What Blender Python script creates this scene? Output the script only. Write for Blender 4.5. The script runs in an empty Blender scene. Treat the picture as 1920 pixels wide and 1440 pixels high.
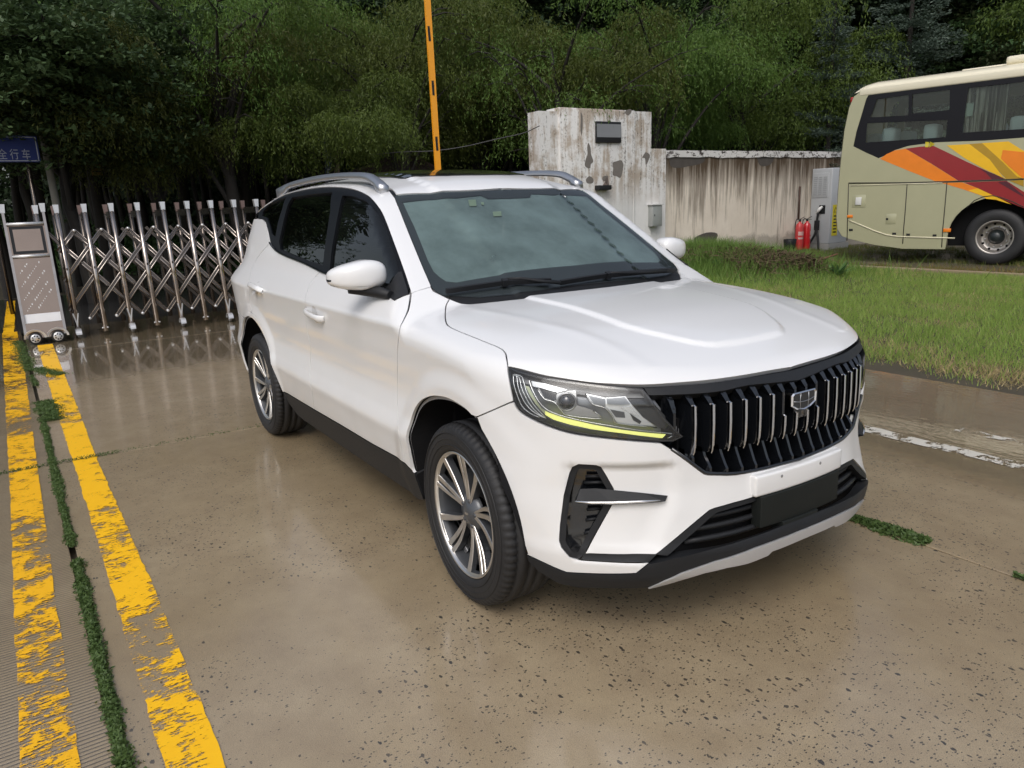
import bpy, bmesh, math, random
import numpy as np
from mathutils import Vector, Matrix
from mathutils.geometry import delaunay_2d_cdt
random.seed(7); RNG = np.random.default_rng(7)
scene = bpy.context.scene
COL = scene.collection

# ------------------------------------------------------------------ camera, world, sun, exposure
CAMF = 1394.629; CAMP = np.array([2.34667, -2.17438, 1.50345]); YPR = np.radians([147.46097, 13.53528, -2.213176])
def _basis():
    yaw, pi_, ro = YPR
    fw = np.array([np.cos(pi_)*np.cos(yaw), np.cos(pi_)*np.sin(yaw), -np.sin(pi_)])
    rt = np.cross(fw, [0, 0, 1]); rt /= np.linalg.norm(rt); up = np.cross(rt, fw)
    c, s = np.cos(ro), np.sin(ro)
    return fw, c*rt+s*up, -s*rt+c*up
FW, RT, UP = _basis()
cam_data = bpy.data.cameras.new("camera"); cam = bpy.data.objects.new("camera", cam_data); COL.objects.link(cam)
cam_data.sensor_width = 36.0; cam_data.lens = CAMF/1920*36.0; cam_data.clip_start = .05; cam_data.clip_end = 600
M = Matrix.Identity(4)
for i in range(3):
    M[i][0] = RT[i]; M[i][1] = UP[i]; M[i][2] = -FW[i]; M[i][3] = CAMP[i]
cam.matrix_world = M
scene.camera = cam
SUN_EL, SUN_AZ = math.radians(50), math.radians(-48)      # azimuth measured in the xy plane from +x
world = bpy.data.worlds.new("World"); scene.world = world; world.use_nodes = True
wn = world.node_tree.nodes; wl = world.node_tree.links
wn.clear()
sky = wn.new('ShaderNodeTexSky'); sky.sky_type = 'NISHITA'; sky.sun_disc = False
sky.sun_elevation = SUN_EL; sky.sun_rotation = math.pi/2-SUN_AZ
sky.air_density = 1.0; sky.dust_density = 4.0; sky.ozone_density = 1.0
hsv = wn.new('ShaderNodeHueSaturation'); hsv.inputs['Saturation'].default_value = .62
bg = wn.new('ShaderNodeBackground'); bg.inputs['Strength'].default_value = .15
wo = wn.new('ShaderNodeOutputWorld')
wl.new(sky.outputs[0], hsv.inputs['Color']); wl.new(hsv.outputs[0], bg.inputs[0]); wl.new(bg.outputs[0], wo.inputs[0])
sd = bpy.data.lights.new("sun", 'SUN'); sd.energy = .8; sd.angle = math.radians(35); sd.color = (1, 1, 1)
sun = bpy.data.objects.new("sun", sd); COL.objects.link(sun)
_sdir = Vector((math.cos(SUN_EL)*math.cos(SUN_AZ), math.cos(SUN_EL)*math.sin(SUN_AZ), math.sin(SUN_EL)))
sun.rotation_euler = _sdir.to_track_quat('Z', 'Y').to_euler(); sun.location = (3, -3, 20)
scene.view_settings.view_transform = 'Standard'; scene.view_settings.look = 'None'
scene.view_settings.gamma = 1; scene.view_settings.use_curve_mapping = False
scene.view_settings.exposure = .12
scene.render.engine = 'CYCLES'
scene.cycles.max_bounces = 8; scene.cycles.transparent_max_bounces = 16
scene.cycles.sample_clamp_indirect = 6; scene.cycles.caustics_reflective = False; scene.cycles.caustics_refractive = False

# ------------------------------------------------------------------ pixel <-> world, splines
def ray(u, v): return FW+RT*(u-960)/CAMF+UP*(720-v)/CAMF
def onX(u, v, x): d = ray(u, v); return CAMP+d*(x-CAMP[0])/d[0]
def onY(u, v, y): d = ray(u, v); return CAMP+d*(y-CAMP[1])/d[1]
def onZ(u, v, z): d = ray(u, v); return CAMP+d*(z-CAMP[2])/d[2]
class Spl:
    def __init__(s, *pts):
        a = np.array(pts, float); a = a[np.argsort(a[:, 0])]; s.x = a[:, 0]; s.y = a[:, 1]
        h = np.diff(s.x); d = np.diff(s.y)/h; m = np.zeros(len(s.x))
        for i in range(1, len(s.x)-1):
            if d[i-1]*d[i] > 0:
                w1 = 2*h[i]+h[i-1]; w2 = h[i]+2*h[i-1]; m[i] = (w1+w2)/(w1/d[i-1]+w2/d[i])
        m[0] = d[0]; m[-1] = d[-1]; s.m = m; s.h = h
    def __call__(s, x):
        x = np.clip(x, s.x[0], s.x[-1]); i = np.clip(np.searchsorted(s.x, x)-1, 0, len(s.h)-1)
        h = s.h[i]; t = (x-s.x[i])/h; t2 = t*t; t3 = t2*t
        return (2*t3-3*t2+1)*s.y[i]+(t3-2*t2+t)*h*s.m[i]+(-2*t3+3*t2)*s.y[i+1]+(t3-t2)*h*s.m[i+1]
def smooth(pts, n=6, closed=False):
    P = [np.array(p, float) for p in pts]; out = []
    m = len(P)
    for i in range(m if closed else m-1):
        p0 = P[(i-1) % m] if (closed or i > 0) else 2*P[0]-P[1]
        p1 = P[i]; p2 = P[(i+1) % m]
        p3 = P[(i+2) % m] if (closed or i+2 < m) else 2*P[-1]-P[-2]
        for k in range(n):
            t = k/n
            out.append(.5*((2*p1)+(-p0+p2)*t+(2*p0-5*p1+4*p2-p3)*t*t+(-p0+3*p1-3*p2+p3)*t**3))
    if not closed: out.append(P[-1])
    return out

# ------------------------------------------------------------------ materials
def new_mat(name):
    m = bpy.data.materials.new(name); m.use_nodes = True; nt = m.node_tree
    b = nt.nodes['Principled BSDF']; return m, nt, b
def N(nt, t, **kw):
    n = nt.nodes.new(t)
    for k, v in kw.items():
        if k in n.inputs: n.inputs[k].default_value = v
        else: setattr(n, k, v)
    return n
def ramp(nt, src, stops):
    r = nt.nodes.new('ShaderNodeValToRGB'); e = r.color_ramp.elements
    while len(e) < len(stops): e.new(.5)
    for i, (p, c) in enumerate(stops):
        e[i].position = p; e[i].color = (c, c, c, 1) if isinstance(c, (int, float)) else (*c, 1)
    nt.links.new(src, r.inputs[0]); return r.outputs[0]
def mixc(nt, fac, a, b, mode='MIX'):
    n = nt.nodes.new('ShaderNodeMix'); n.data_type = 'RGBA'; n.blend_type = mode
    for s, v in ((0, fac), (6, a), (7, b)):
        if isinstance(v, bpy.types.NodeSocket): nt.links.new(v, n.inputs[s])
        else: n.inputs[s].default_value = v if s == 0 else (*v, 1)
    return n.outputs[2]
def mathn(nt, op, a, b=0.0, c=None):
    n = nt.nodes.new('ShaderNodeMath'); n.operation = op
    for s, v in ((0, a), (1, b)) + (((2, c),) if c is not None else ()):
        if isinstance(v, bpy.types.NodeSocket): nt.links.new(v, n.inputs[s])
        else: n.inputs[s].default_value = v
    return n.outputs[0]
def noise(nt, scale, detail=4, rough=.55, vec=None, mapscale=None):
    n = nt.nodes.new('ShaderNodeTexNoise'); n.inputs['Scale'].default_value = scale
    n.inputs['Detail'].default_value = detail; n.inputs['Roughness'].default_value = rough
    if vec is None: vec = nt.nodes.new('ShaderNodeTexCoord').outputs['Object']
    if mapscale is not None:
        mp = nt.nodes.new('ShaderNodeMapping'); mp.inputs['Scale'].default_value = mapscale
        nt.links.new(vec, mp.inputs[0]); vec = mp.outputs[0]
    nt.links.new(vec, n.inputs['Vector']); return n.outputs['Fac']
def bump(nt, b, h, strength=.2, dist=.01):
    n = nt.nodes.new('ShaderNodeBump'); n.inputs['Strength'].default_value = strength; n.inputs['Distance'].default_value = dist
    nt.links.new(h, n.inputs['Height']); nt.links.new(n.outputs[0], b.inputs['Normal'])
def simple(name, col, rough=.5, metal=0, coat=0, coat_rough=.05, var=.12, vscale=6, bmp=0, bscale=60, spec=.5, emit=None):
    m, nt, b = new_mat(name)
    f = noise(nt, vscale, 5)
    c = mixc(nt, f, tuple(x*(1-var) for x in col), tuple(min(1, x*(1+var)) for x in col))
    nt.links.new(c, b.inputs['Base Color'])
    b.inputs['Roughness'].default_value = rough; b.inputs['Metallic'].default_value = metal
    b.inputs['Coat Weight'].default_value = coat; b.inputs['Coat Roughness'].default_value = coat_rough
    b.inputs['Specular IOR Level'].default_value = spec
    if bmp: bump(nt, b, noise(nt, bscale, 3), bmp, .004)
    if emit:
        b.inputs['Emission Color'].default_value = (*emit[0], 1); b.inputs['Emission Strength'].default_value = emit[1]
    return m
def glassm(name, tint, dust=0, dustcol=(.4, .45, .45), ior=1.5, rough=.0):
    m = bpy.data.materials.new(name); m.use_nodes = True; nt = m.node_tree; nt.nodes.clear()
    o = nt.nodes.new('ShaderNodeOutputMaterial'); tr = N(nt, 'ShaderNodeBsdfTransparent'); tr.inputs[0].default_value = (*tint, 1)
    gl = N(nt, 'ShaderNodeBsdfGlossy'); gl.inputs['Roughness'].default_value = rough
    df = N(nt, 'ShaderNodeBsdfDiffuse'); df.inputs[0].default_value = (*dustcol, 1)
    fr = N(nt, 'ShaderNodeFresnel'); fr.inputs[0].default_value = ior
    ms = N(nt, 'ShaderNodeMixShader'); m2 = N(nt, 'ShaderNodeMixShader')
    f = noise(nt, 3.5, 6, .6)
    nt.links.new(mathn(nt, 'MULTIPLY', mathn(nt, 'ADD', f, .15), dust*1.5), ms.inputs[0])
    nt.links.new(tr.outputs[0], ms.inputs[1]); nt.links.new(df.outputs[0], ms.inputs[2])
    nt.links.new(fr.outputs[0], m2.inputs[0]); nt.links.new(ms.outputs[0], m2.inputs[1]); nt.links.new(gl.outputs[0], m2.inputs[2])
    nt.links.new(m2.outputs[0], o.inputs[0]); return m

# ------------------------------------------------------------------ object helpers
def tag(o, label=None, cat=None, group=None, kind=None):
    if label: o['label'] = label
    if cat: o['category'] = cat
    if group: o['group'] = group
    if kind: o['kind'] = kind
    return o
def empty(name, loc=(0, 0, 0), rz=0, label=None, cat=None, group=None, parent=None):
    o = bpy.data.objects.new(name, None); COL.objects.link(o); o.location = loc; o.rotation_euler = (0, 0, rz)
    o.empty_display_size = .2
    if parent: o.parent = parent
    return tag(o, label, cat, group)
def mesh_from(name, V, F, mats, mi=None, smooth_=False, normals=None):
    me = bpy.data.meshes.new(name)
    V = np.asarray(V, float)
    me.from_pydata(V.tolist(), [], [tuple(int(i) for i in f) for f in F])
    for m in mats: me.materials.append(m)
    if mi is not None: me.polygons.foreach_set('material_index', np.asarray(mi, np.int32))
    if smooth_: me.polygons.foreach_set('use_smooth', np.ones(len(me.polygons), bool))
    me.update()
    if normals is not None and len(me.vertices) == len(normals):
        me.normals_split_custom_set_from_vertices([tuple(n) for n in normals])
    return me
def link(name, me, parent=None, loc=None, rz=None):
    o = bpy.data.objects.new(name, me); COL.objects.link(o)
    if parent: o.parent = parent
    if loc is not None: o.location = loc
    if rz is not None: o.rotation_euler = (0, 0, rz)
    return o
def fast_mesh(name, V, nper, mat, smooth_=False):
    """V (n*nper,3): every nper vertices make one face"""
    V = np.asarray(V, np.float32); n = len(V)//nper
    me = bpy.data.meshes.new(name); me.vertices.add(len(V)); me.vertices.foreach_set('co', V.ravel())
    me.loops.add(len(V)); me.loops.foreach_set('vertex_index', np.arange(len(V), dtype=np.int32))
    me.polygons.add(n); me.polygons.foreach_set('loop_start', np.arange(0, len(V), nper, dtype=np.int32))
    me.update(calc_edges=True)
    if smooth_: me.polygons.foreach_set('use_smooth', np.ones(n, bool))
    if mat: me.materials.append(mat)
    return me
class MB:
    """collects shapes into one mesh"""
    def __init__(s): s.V = []; s.F = []; s.I = []; s.S = []
    def add(s, V, F, mi=0, sm=False):
        o = len(s.V); s.V += [tuple(map(float, v)) for v in V]; s.F += [tuple(int(i)+o for i in f) for f in F]
        s.I += [mi]*len(F); s.S += [sm]*len(F); return s
    def box(s, x0, x1, y0, y1, z0, z1, mi=0, bev=0.0):
        if bev <= 0:
            V = [(x, y, z) for x in (x0, x1) for y in (y0, y1) for z in (z0, z1)]
            return s.add(V, [(0, 1, 3, 2), (4, 6, 7, 5), (0, 4, 5, 1), (2, 3, 7, 6), (0, 2, 6, 4), (1, 5, 7, 3)], mi)
        bm = bmesh.new(); bmesh.ops.create_cube(bm, size=1)
        for v in bm.verts: v.co = Vector(((x0+x1)/2+v.co.x*(x1-x0), (y0+y1)/2+v.co.y*(y1-y0), (z0+z1)/2+v.co.z*(z1-z0)))
        bmesh.ops.bevel(bm, geom=bm.edges[:], offset=bev, segments=2, profile=.6, affect='EDGES')
        return s.bm(bm, mi, True)
    def bm(s, bm, mi=0, sm=False):
        bm.verts.ensure_lookup_table(); bm.verts.index_update()
        s.add([v.co[:] for v in bm.verts], [[v.index for v in f.verts] for f in bm.faces], mi, sm); bm.free(); return s
    def obox(s, c, ax, ay, az, mi=0):
        c, ax, ay, az = map(np.array, (c, ax, ay, az))
        V = [c+i*ax+j*ay+k*az for i in (-1, 1) for j in (-1, 1) for k in (-1, 1)]
        return s.add(V, [(0, 1, 3, 2), (4, 6, 7, 5), (0, 4, 5, 1), (2, 3, 7, 6), (0, 2, 6, 4), (1, 5, 7, 3)], mi)
    def bar(s, a, b, w, h, up=(0, 0, 1), mi=0):
        a, b = np.array(a, float), np.array(b, float); d = b-a; L = np.linalg.norm(d); d /= L
        u = np.array(up, float); sx = np.cross(d, u); sx /= np.linalg.norm(sx); u = np.cross(sx, d)
        return s.obox((a+b)/2, d*L/2, sx*w/2, u*h/2, mi)
    def tube(s, pts, r, seg=8, mi=0, caps=True, closed=False):
        P = [np.array(p, float) for p in pts]; n = len(P); R = r if hasattr(r, '__len__') else [r]*n
        o = len(s.V); prev = None
        for i in range(n):
            if closed: d = P[(i+1) % n]-P[i-1]
            else: d = P[min(i+1, n-1)]-P[max(i-1, 0)]
            d = d/(np.linalg.norm(d)+1e-9)
            if prev is None:
                h = np.array([0, 0, 1.]) if abs(d[2]) < .9 else np.array([1., 0, 0])
                a = np.cross(d, h)
            else: a = prev-d*(prev@d)
            a /= np.linalg.norm(a)+1e-9; prev = a; b = np.cross(d, a)
            for k in range(seg):
                t = 2*math.pi*k/seg; s.V.append(tuple(P[i]+R[i]*(math.cos(t)*a+math.sin(t)*b)))
        m = n if closed else n-1
        for i in range(m):
            j = (i+1) % n
            for k in range(seg):
                l = (k+1) % seg
                s.F.append((o+i*seg+k, o+i*seg+l, o+j*seg+l, o+j*seg+k)); s.I.append(mi); s.S.append(True)
        if caps and not closed:
            s.F.append(tuple(o+k for k in range(seg))[::-1]); s.I.append(mi); s.S.append(False)
            s.F.append(tuple(o+(n-1)*seg+k for k in range(seg))); s.I.append(mi); s.S.append(False)
        return s
    def lathe(s, prof, seg=32, axis='z', c=(0, 0, 0), mi=0, sm=True):
        o = len(s.V); n = len(prof)
        for k in range(seg):
            t = 2*math.pi*k/seg
            for (r, h) in prof:
                p = {'z': (r*math.cos(t), r*math.sin(t), h), 'y': (r*math.cos(t), h, -r*math.sin(t)), 'x': (h, r*math.cos(t), r*math.sin(t))}[axis]
                s.V.append((p[0]+c[0], p[1]+c[1], p[2]+c[2]))
        for k in range(seg):
            l = (k+1) % seg
            for i in range(n-1):
                s.F.append((o+k*n+i, o+l*n+i, o+l*n+i+1, o+k*n+i+1)); s.I.append(mi if not hasattr(mi, '__len__') else mi[i]); s.S.append(sm)
        return s
    def prism(s, poly, d, mi=0, side_mi=None):
        """poly: 3D outline, extruded by vector d"""
        P = [np.array(p, float) for p in poly]; d = np.array(d, float); n = len(P)
        V = P+[p+d for p in P]
        F = [tuple(range(n))[::-1], tuple(range(n, 2*n))]+[(i, (i+1) % n, n+(i+1) % n, n+i) for i in range(n)]
        o = len(s.V); s.add(V, F, mi)
        if side_mi is not None: s.I[-n:] = [side_mi]*n
        return s
    def mesh(s, name, mats):
        if not isinstance(mats, (list, tuple)): mats = [mats]
        me = mesh_from(name, s.V, s.F, mats, s.I)
        me.polygons.foreach_set('use_smooth', np.array(s.S, bool)); me.update(); return me
    def build(s, name, mats, parent=None, loc=None, rz=None): return link(name, s.mesh(name, mats), parent, loc, rz)
    def mirrored(s):
        m = MB(); m.V = [(x, -y, z) for x, y, z in s.V]; m.F = [f[::-1] for f in s.F]; m.I = list(s.I); m.S = list(s.S); return m
    def pair(s, name, mats, parents):
        return s.build(name, mats, parents[0]), s.mirrored().build(name, mats, parents[1])

# ------------------------------------------------------------------ the car body as one implicit surface (car frame = world frame)
WB = 2.82; TYR = .357; RIMR = .247
def _sm(x): x = np.clip(x, 0, 1); return x*x*(3-2*x)
def smax(a, b, r):
    h = np.maximum(r-np.abs(a-b), 0)/r
    return np.maximum(a, b)+h*h*r*.25
S_plan = Spl((-4, .66), (-3.84, .74), (-3.72, .82), (-3.5, .90), (-3.2, .935), (-2.8, .942), (-2.3, .943), (-1, .943), (-.3, .94), (0, .94), (.2, .935), (.35, .914), (.5, .877), (.65, .83), (.8, .77))
S_prof = Spl((.1, -.09), (.25, -.06), (.34, -.035), (.42, -.015), (.52, .0), (.578, .008), (.592, .006), (.66, -.012), (.75, -.021), (.88, -.012), (.98, -.003), (1.03, .004), (1.042, .006), (1.050, .002), (1.09, -.028), (1.13, -.065), (1.16, -.093), (1.35, -.158), (1.60, -.245), (1.75, -.32))
F_plan = Spl((0, .797), (.12, .793), (.25, .780), (.35, .758), (.447, .724), (.55, .682), (.65, .62), (.75, .525), (.83, .44), (.90, .32), (.96, .12))
F_z = Spl((.15, -.06), (.22, -.01), (.29, .035), (.36, .045), (.40, .03), (.50, .012), (.60, .0), (.66, .0), (.78, .0), (.86, -.003), (.92, -.03), (1.0, -.1))
T_c = Spl((-4, 1.34), (-3.8, 1.44), (-3.6, 1.53), (-3.2, 1.635), (-2.7, 1.70), (-2.1, 1.718), (-1.6, 1.70), (-1.3, 1.655), (-1.14, 1.605), (-.95, 1.49), (-.36, 1.115), (0, .886), (.9, .31))
T_h = Spl((-.6, 1.118), (-.36, 1.112), (-.1, 1.098), (.2, 1.068), (.45, 1.02), (.62, .975), (.72, .94), (.8, .90))
R_z = Spl((.2, -3.70), (.4, -3.80), (.6, -3.88), (.9, -3.84), (1.1, -3.76), (1.3, -3.64), (1.6, -3.46), (1.8, -3.3))
ARCH = [(-.43, .30), (-.432, .40), (-.425, .49), (-.41, .595), (-.378, .675), (-.318, .735), (-.215, .782), (-.10, .800), (0, .796), (.09, .775), (.16, .742), (.24, .675), (.305, .59), (.35, .50), (.378, .41), (.39, .30)]
def S_side(x, z):
    zz = z+.042*_sm((x+.45)/.9)*_sm((z-.86)/.12)
    y = S_plan(x)+S_prof(zz)
    for cx, sx in ((-.02, 1), (-WB-.02, 1)):                      # the raised lip round each wheel arch
        r = np.sqrt(((x-cx)/1.0)**2+((z-.36)*1.0)**2)
        fl = _sm((.57-r)/.09)*(z < 1.0)
        y = y+fl*(.011-.35*np.minimum(0, S_prof(z)+.004)*_sm((z-.62)/.1)*_sm((.95-z)/.1))
    return y
def D_feat(x, y, z):
    ay = np.abs(y)
    # raised plateau of the bonnet
    w = .36-.10*_sm((x-.25)/.30)+.015*_sm((-x)/.3)
    q_ = np.hypot(np.maximum(ay-w+.10, 0), np.maximum(x-(.575-.45*ay*ay)+.10, 0)); q_ = np.where((ay-w > -.10) & (x-(.575-.45*ay*ay) < -.10), np.abs(ay-w+.10), q_)
    d = .010*_sm((.115-q_)/.028)*(z > .85)
    # second soft ridge near the bonnet edge
    ridge = np.exp(-((ay-(.66-.14*_sm((x+.4)/.9)))/.035)**2)*.002*(x > -.5)*(x < .6)*(z > .85)
    d = d+ridge
    # recessed pocket of the bumper round the vent
    yy = ay
    inside = _sm((yy-.475)/.06)*_sm((.80-yy)/.03)*_sm((.672-z)/.022)*_sm((z-(.33+.0*yy))/.03)
    fade = _sm((z-(.72-.42*(yy-.45)/.15*0-.45))/.3)
    d = d-.016*inside*_sm((yy-.47-.5*np.maximum(0,.56-z))/.08)*(x > .3)
    # raised plate seat in the middle of the bumper is its own part
    return d
def T_top(x, y):
    ay = np.abs(y)
    roof = T_c(x)-.040*(ay/.6)**2-.022*(ay/.7)**4
    ws = T_c(x+.15*ay**2)-.010*(ay/.6)**2
    hood = T_h(x+.10*ay**2)-.018*(ay/.8)**2-.028*(ay/.85)**8
    w = _sm((x+1.35)/.3)
    top = roof*(1-w)+ws*w
    return np.where(x < -1.35, top, smax(hood, top, .012))
def F_front(y, z): return F_plan(np.abs(y))+F_z(z)
def R_rear(y, z): return R_z(z)+.12*(y/.8)**2
def g(p):
    x, y, z = p[..., 0], p[..., 1], p[..., 2]; ay = np.abs(y)
    a = ay-S_side(x, z); b = (z-T_top(x, y))*.85; c = (x-F_front(y, z))*.9; d = (R_rear(y, z)-x)*.9
    s = smax(smax(a, c, .07), d, .12)
    return smax(s, b, .05)-D_feat(x, y, z)
def cast(u, v, off=0., near=1.5, far=8, n=500):
    d = ray(u, v); t = np.linspace(near, far, n); P = CAMP+t[:, None]*d
    q = g(P)+off; i = np.where(q < 0)[0]
    if len(i) == 0: return P[q.argmin()]
    a, b = t[max(i[0]-1, 0)], t[i[0]]
    for _ in range(24):
        m = (a+b)/2
        if g((CAMP+m*d)[None])[0]+off < 0: b = m
        else: a = m
    return CAMP+b*d
def px(L, off=0.): return [cast(u, v, off) for u, v in L]
def spx(L, n=4): return px([tuple(p) for p in smooth(L, n)])
def grad(P, e=.004):
    G = np.zeros_like(P)
    for k in range(3):
        q = np.zeros(3); q[k] = e
        G[:, k] = g(P+q)-g(P-q)
    return G/(np.linalg.norm(G, axis=1, keepdims=True)+1e-12)
class Chart:
    def __init__(s, d, up=(0, 0, 1), span=1.0):
        s.d = np.array(d, float); s.d /= np.linalg.norm(s.d); u = np.array(up, float)
        s.e2 = u-s.d*(u@s.d); s.e2 /= np.linalg.norm(s.e2); s.e1 = np.cross(s.e2, s.d); s.span = span
    def to2(s, P): P = np.asarray(P, float); return np.stack([P@s.e1, P@s.e2], -1)
    def lift(s, Q, dc, off=0.0, n=90):
        """move 2D points along the chart direction onto g=-off; dc: rough depth"""
        base = Q[:, :1]*s.e1+Q[:, 1:]*s.e2
        L = np.linspace(dc+s.span, dc-s.span, n)
        best = None; hit = np.full(len(Q), -1); vals = []
        for k, l in enumerate(L):
            v = g(base+l*s.d)+off; vals.append(v)
        vals = np.array(vals); neg = vals < 0
        anyh = neg.any(0); first = neg.argmax(0)
        k0 = np.maximum(first-1, 0); a = L[k0].copy(); b = L[first].copy()
        mi = vals.argmin(0)
        for _ in range(18):
            m = (a+b)/2; v = g(base+m[:, None]*s.d)+off; inn = v < 0
            b = np.where(inn, m, b); a = np.where(inn, a, m)
        l = np.where(anyh, b, L[mi])
        return base+l[:, None]*s.d
def densify(Q, h):
    out = []
    n = len(Q)
    for i in range(n):
        a, b = np.array(Q[i]), np.array(Q[(i+1) % n]); L = np.linalg.norm(b-a); k = max(1, int(L/h))
        for j in range(k): out.append(a+(b-a)*j/k)
    return np.array(out)
def inset2(Q, gp):
    """move every vertex of a closed 2D outline inward by gp"""
    Q = np.asarray(Q); A = np.sum(Q[:, 0]*np.roll(Q[:, 1], -1)-np.roll(Q[:, 0], -1)*Q[:, 1])
    if A < 0: Q = Q[::-1]
    e = np.roll(Q, -1, 0)-Q; L = np.linalg.norm(e, axis=1, keepdims=True)+1e-9; e = e/L
    nrm = np.stack([-e[:, 1], e[:, 0]], 1); m = nrm+np.roll(nrm, 1, 0); l = np.linalg.norm(m, axis=1, keepdims=True)
    m = m/np.maximum(l, .5); m = m/np.maximum(1e-6, np.linalg.norm(m, axis=1, keepdims=True))
    return Q+m*gp
def inside(P, Q):
    x, y = P[:, 0], P[:, 1]; c = np.zeros(len(P), bool)
    for i in range(len(Q)):
        x1, y1 = Q[i]; x2, y2 = Q[(i+1) % len(Q)]
        if y1 == y2: continue
        k = ((y1 > y) != (y2 > y)) & (x < (x2-x1)*(y-y1)/(y2-y1)+x1); c ^= k
    return c
def dist_to(P, Q):
    D = np.full(len(P), 1e9)
    for i in range(len(Q)):
        a, b = Q[i], Q[(i+1) % len(Q)]; ab = b-a; t = np.clip(((P-a)@ab)/(ab@ab+1e-12), 0, 1)
        D = np.minimum(D, np.linalg.norm(P-(a+t[:, None]*ab), axis=1))
    return D
def panel(name, outline, ch, mat, parents, holes=(), h=.03, gap=.0022, off=0.0, depth=.012, both=True, sym=False, mi_rim=None, pts2d=False, holegap=None):
    """a body panel: outline in 3D (projected to the chart), lifted onto the body surface, rim folded inward.
    both: mirrored copy for the far side; sym: the outline is the right half of a panel that crosses the middle"""
    O = np.asarray(outline, float); dc = float(np.mean(O@ch.d))
    if sym:                                   # points of the middle line sit exactly on the surface at y = 0
        k0 = np.where(np.abs(O[:, 1]) < .0012)[0]
        if len(k0):
            ax = Chart((1, 0, 0)) if abs(ch.d[0]) > abs(ch.d[2]) else Chart((0, 0, 1), (1, 0, 0))
            if ch.d[0] < -.5: ax = Chart((-1, 0, 0))
            Z = ax.lift(ax.to2(O[k0]), float(np.mean(O[k0]@ax.d)), off); O = O.copy(); O[k0] = Z; O[k0, 1] = 0
    q = O if pts2d else ch.to2(O)
    k = [0]
    for i in range(1, len(q)):
        if np.linalg.norm(q[i]-q[k[-1]]) > .0015: k.append(i)
    q = q[k]
    if np.linalg.norm(q[0]-q[-1]) < .0015: q = q[:-1]
    q = inset2(densify(q, h*.7), gap)
    H = []
    for hh in holes:
        hq = ch.to2(np.asarray(hh, float)); hq = inset2(densify(hq, h*.7), -(gap if holegap is None else holegap)); H.append(hq)
    lo, hi = q.min(0), q.max(0)
    gx, gy = np.meshgrid(np.arange(lo[0]+h/2, hi[0], h), np.arange(lo[1]+h/2, hi[1], h*.866)); gx[1::2] += h/2
    I = np.stack([gx.ravel(), gy.ravel()], 1)
    k = inside(I, q) & (dist_to(I, q) > h*.42)
    for hq in H: k &= ~inside(I, hq) & (dist_to(I, hq) > h*.42)
    I = I[k]
    allv = np.concatenate([q]+H+[I]); loops = []; s = 0
    for c in [q]+H: loops.append(list(range(s, s+len(c)))); s += len(c)
    edges = [(l[i], l[(i+1) % len(l)]) for l in loops for i in range(len(l))]
    vo, _, fo, ov, _, _ = delaunay_2d_cdt([Vector(p) for p in allv], edges, [], 0, 1e-7)
    vo = np.array([v[:] for v in vo]); fo = np.array([f for f in fo])
    cen = vo[fo].mean(1); k = inside(cen, q)
    for hq in H: k &= ~inside(cen, hq)
    fo = fo[k]
    a = vo[fo[:, 0]]; b = vo[fo[:, 1]]; c = vo[fo[:, 2]]
    area = (b[:, 0]-a[:, 0])*(c[:, 1]-a[:, 1])-(b[:, 1]-a[:, 1])*(c[:, 0]-a[:, 0])
    fo[area < 0] = fo[area < 0][:, ::-1]; fo = fo[np.abs(area) > 1e-9]
    P = ch.lift(vo, dc, off)
    if sym: P[np.abs(P[:, 1]) < abs(gap)*2.8+.003, 1] = 0
    G = grad(P)
    idx = {}
    for i, o in enumerate(ov):
        for j in o: idx[j] = i
    V = [P]; NN = [G]; F = [tuple(f) for f in fo]; base = len(P); rim = []
    for li, l in enumerate(loops):
        if depth <= 0: break
        ids = [idx[i] for i in l if i in idx]
        ids = [a for n_, a in enumerate(ids) if a != ids[n_-1]]
        if sym: pass
        n = len(ids); R0 = P[ids]; t = np.roll(R0, -1, 0)-np.roll(R0, 1, 0)
        on = np.cross(t, G[ids]); on /= np.linalg.norm(on, axis=1, keepdims=True)+1e-9
        R1 = R0-G[ids]*.0015+on*.001*0; R2 = R0-G[ids]*depth
        V += [R0, R2]; NN += [on, on]
        for i in range(n):
            j = (i+1) % n
            if sym and abs(R0[i][1]) < .004 and abs(R0[j][1]) < .004: continue
            f = (base+i, base+n+i, base+n+j, base+j)
            F.append(f); rim.append(len(F)-1)
        base += 2*n
    V = np.concatenate(V); NN = np.concatenate(NN)
    if sym:
        n = len(V); Vm = V*[1, -1, 1]; Nm = NN*[1, -1, 1]
        F = F+[tuple(int(i)+n for i in f)[::-1] for f in F]
        V = np.concatenate([V, Vm]); NN = np.concatenate([NN, Nm]); both = False
    par = parents if isinstance(parents, (list, tuple)) else (parents, parents)
    me = mesh_from(name, V, F, [mat], None, True, NN); o1 = link(name, me, par[0])
    if not both: return o1
    me2 = mesh_from(name, V*[1, -1, 1], [tuple(f)[::-1] for f in F], [mat], None, True, NN*[1, -1, 1])
    return o1, link(name, me2, par[1])
def offs(P, d):
    P = np.asarray(P, float); return P+grad(P)*d

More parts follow.
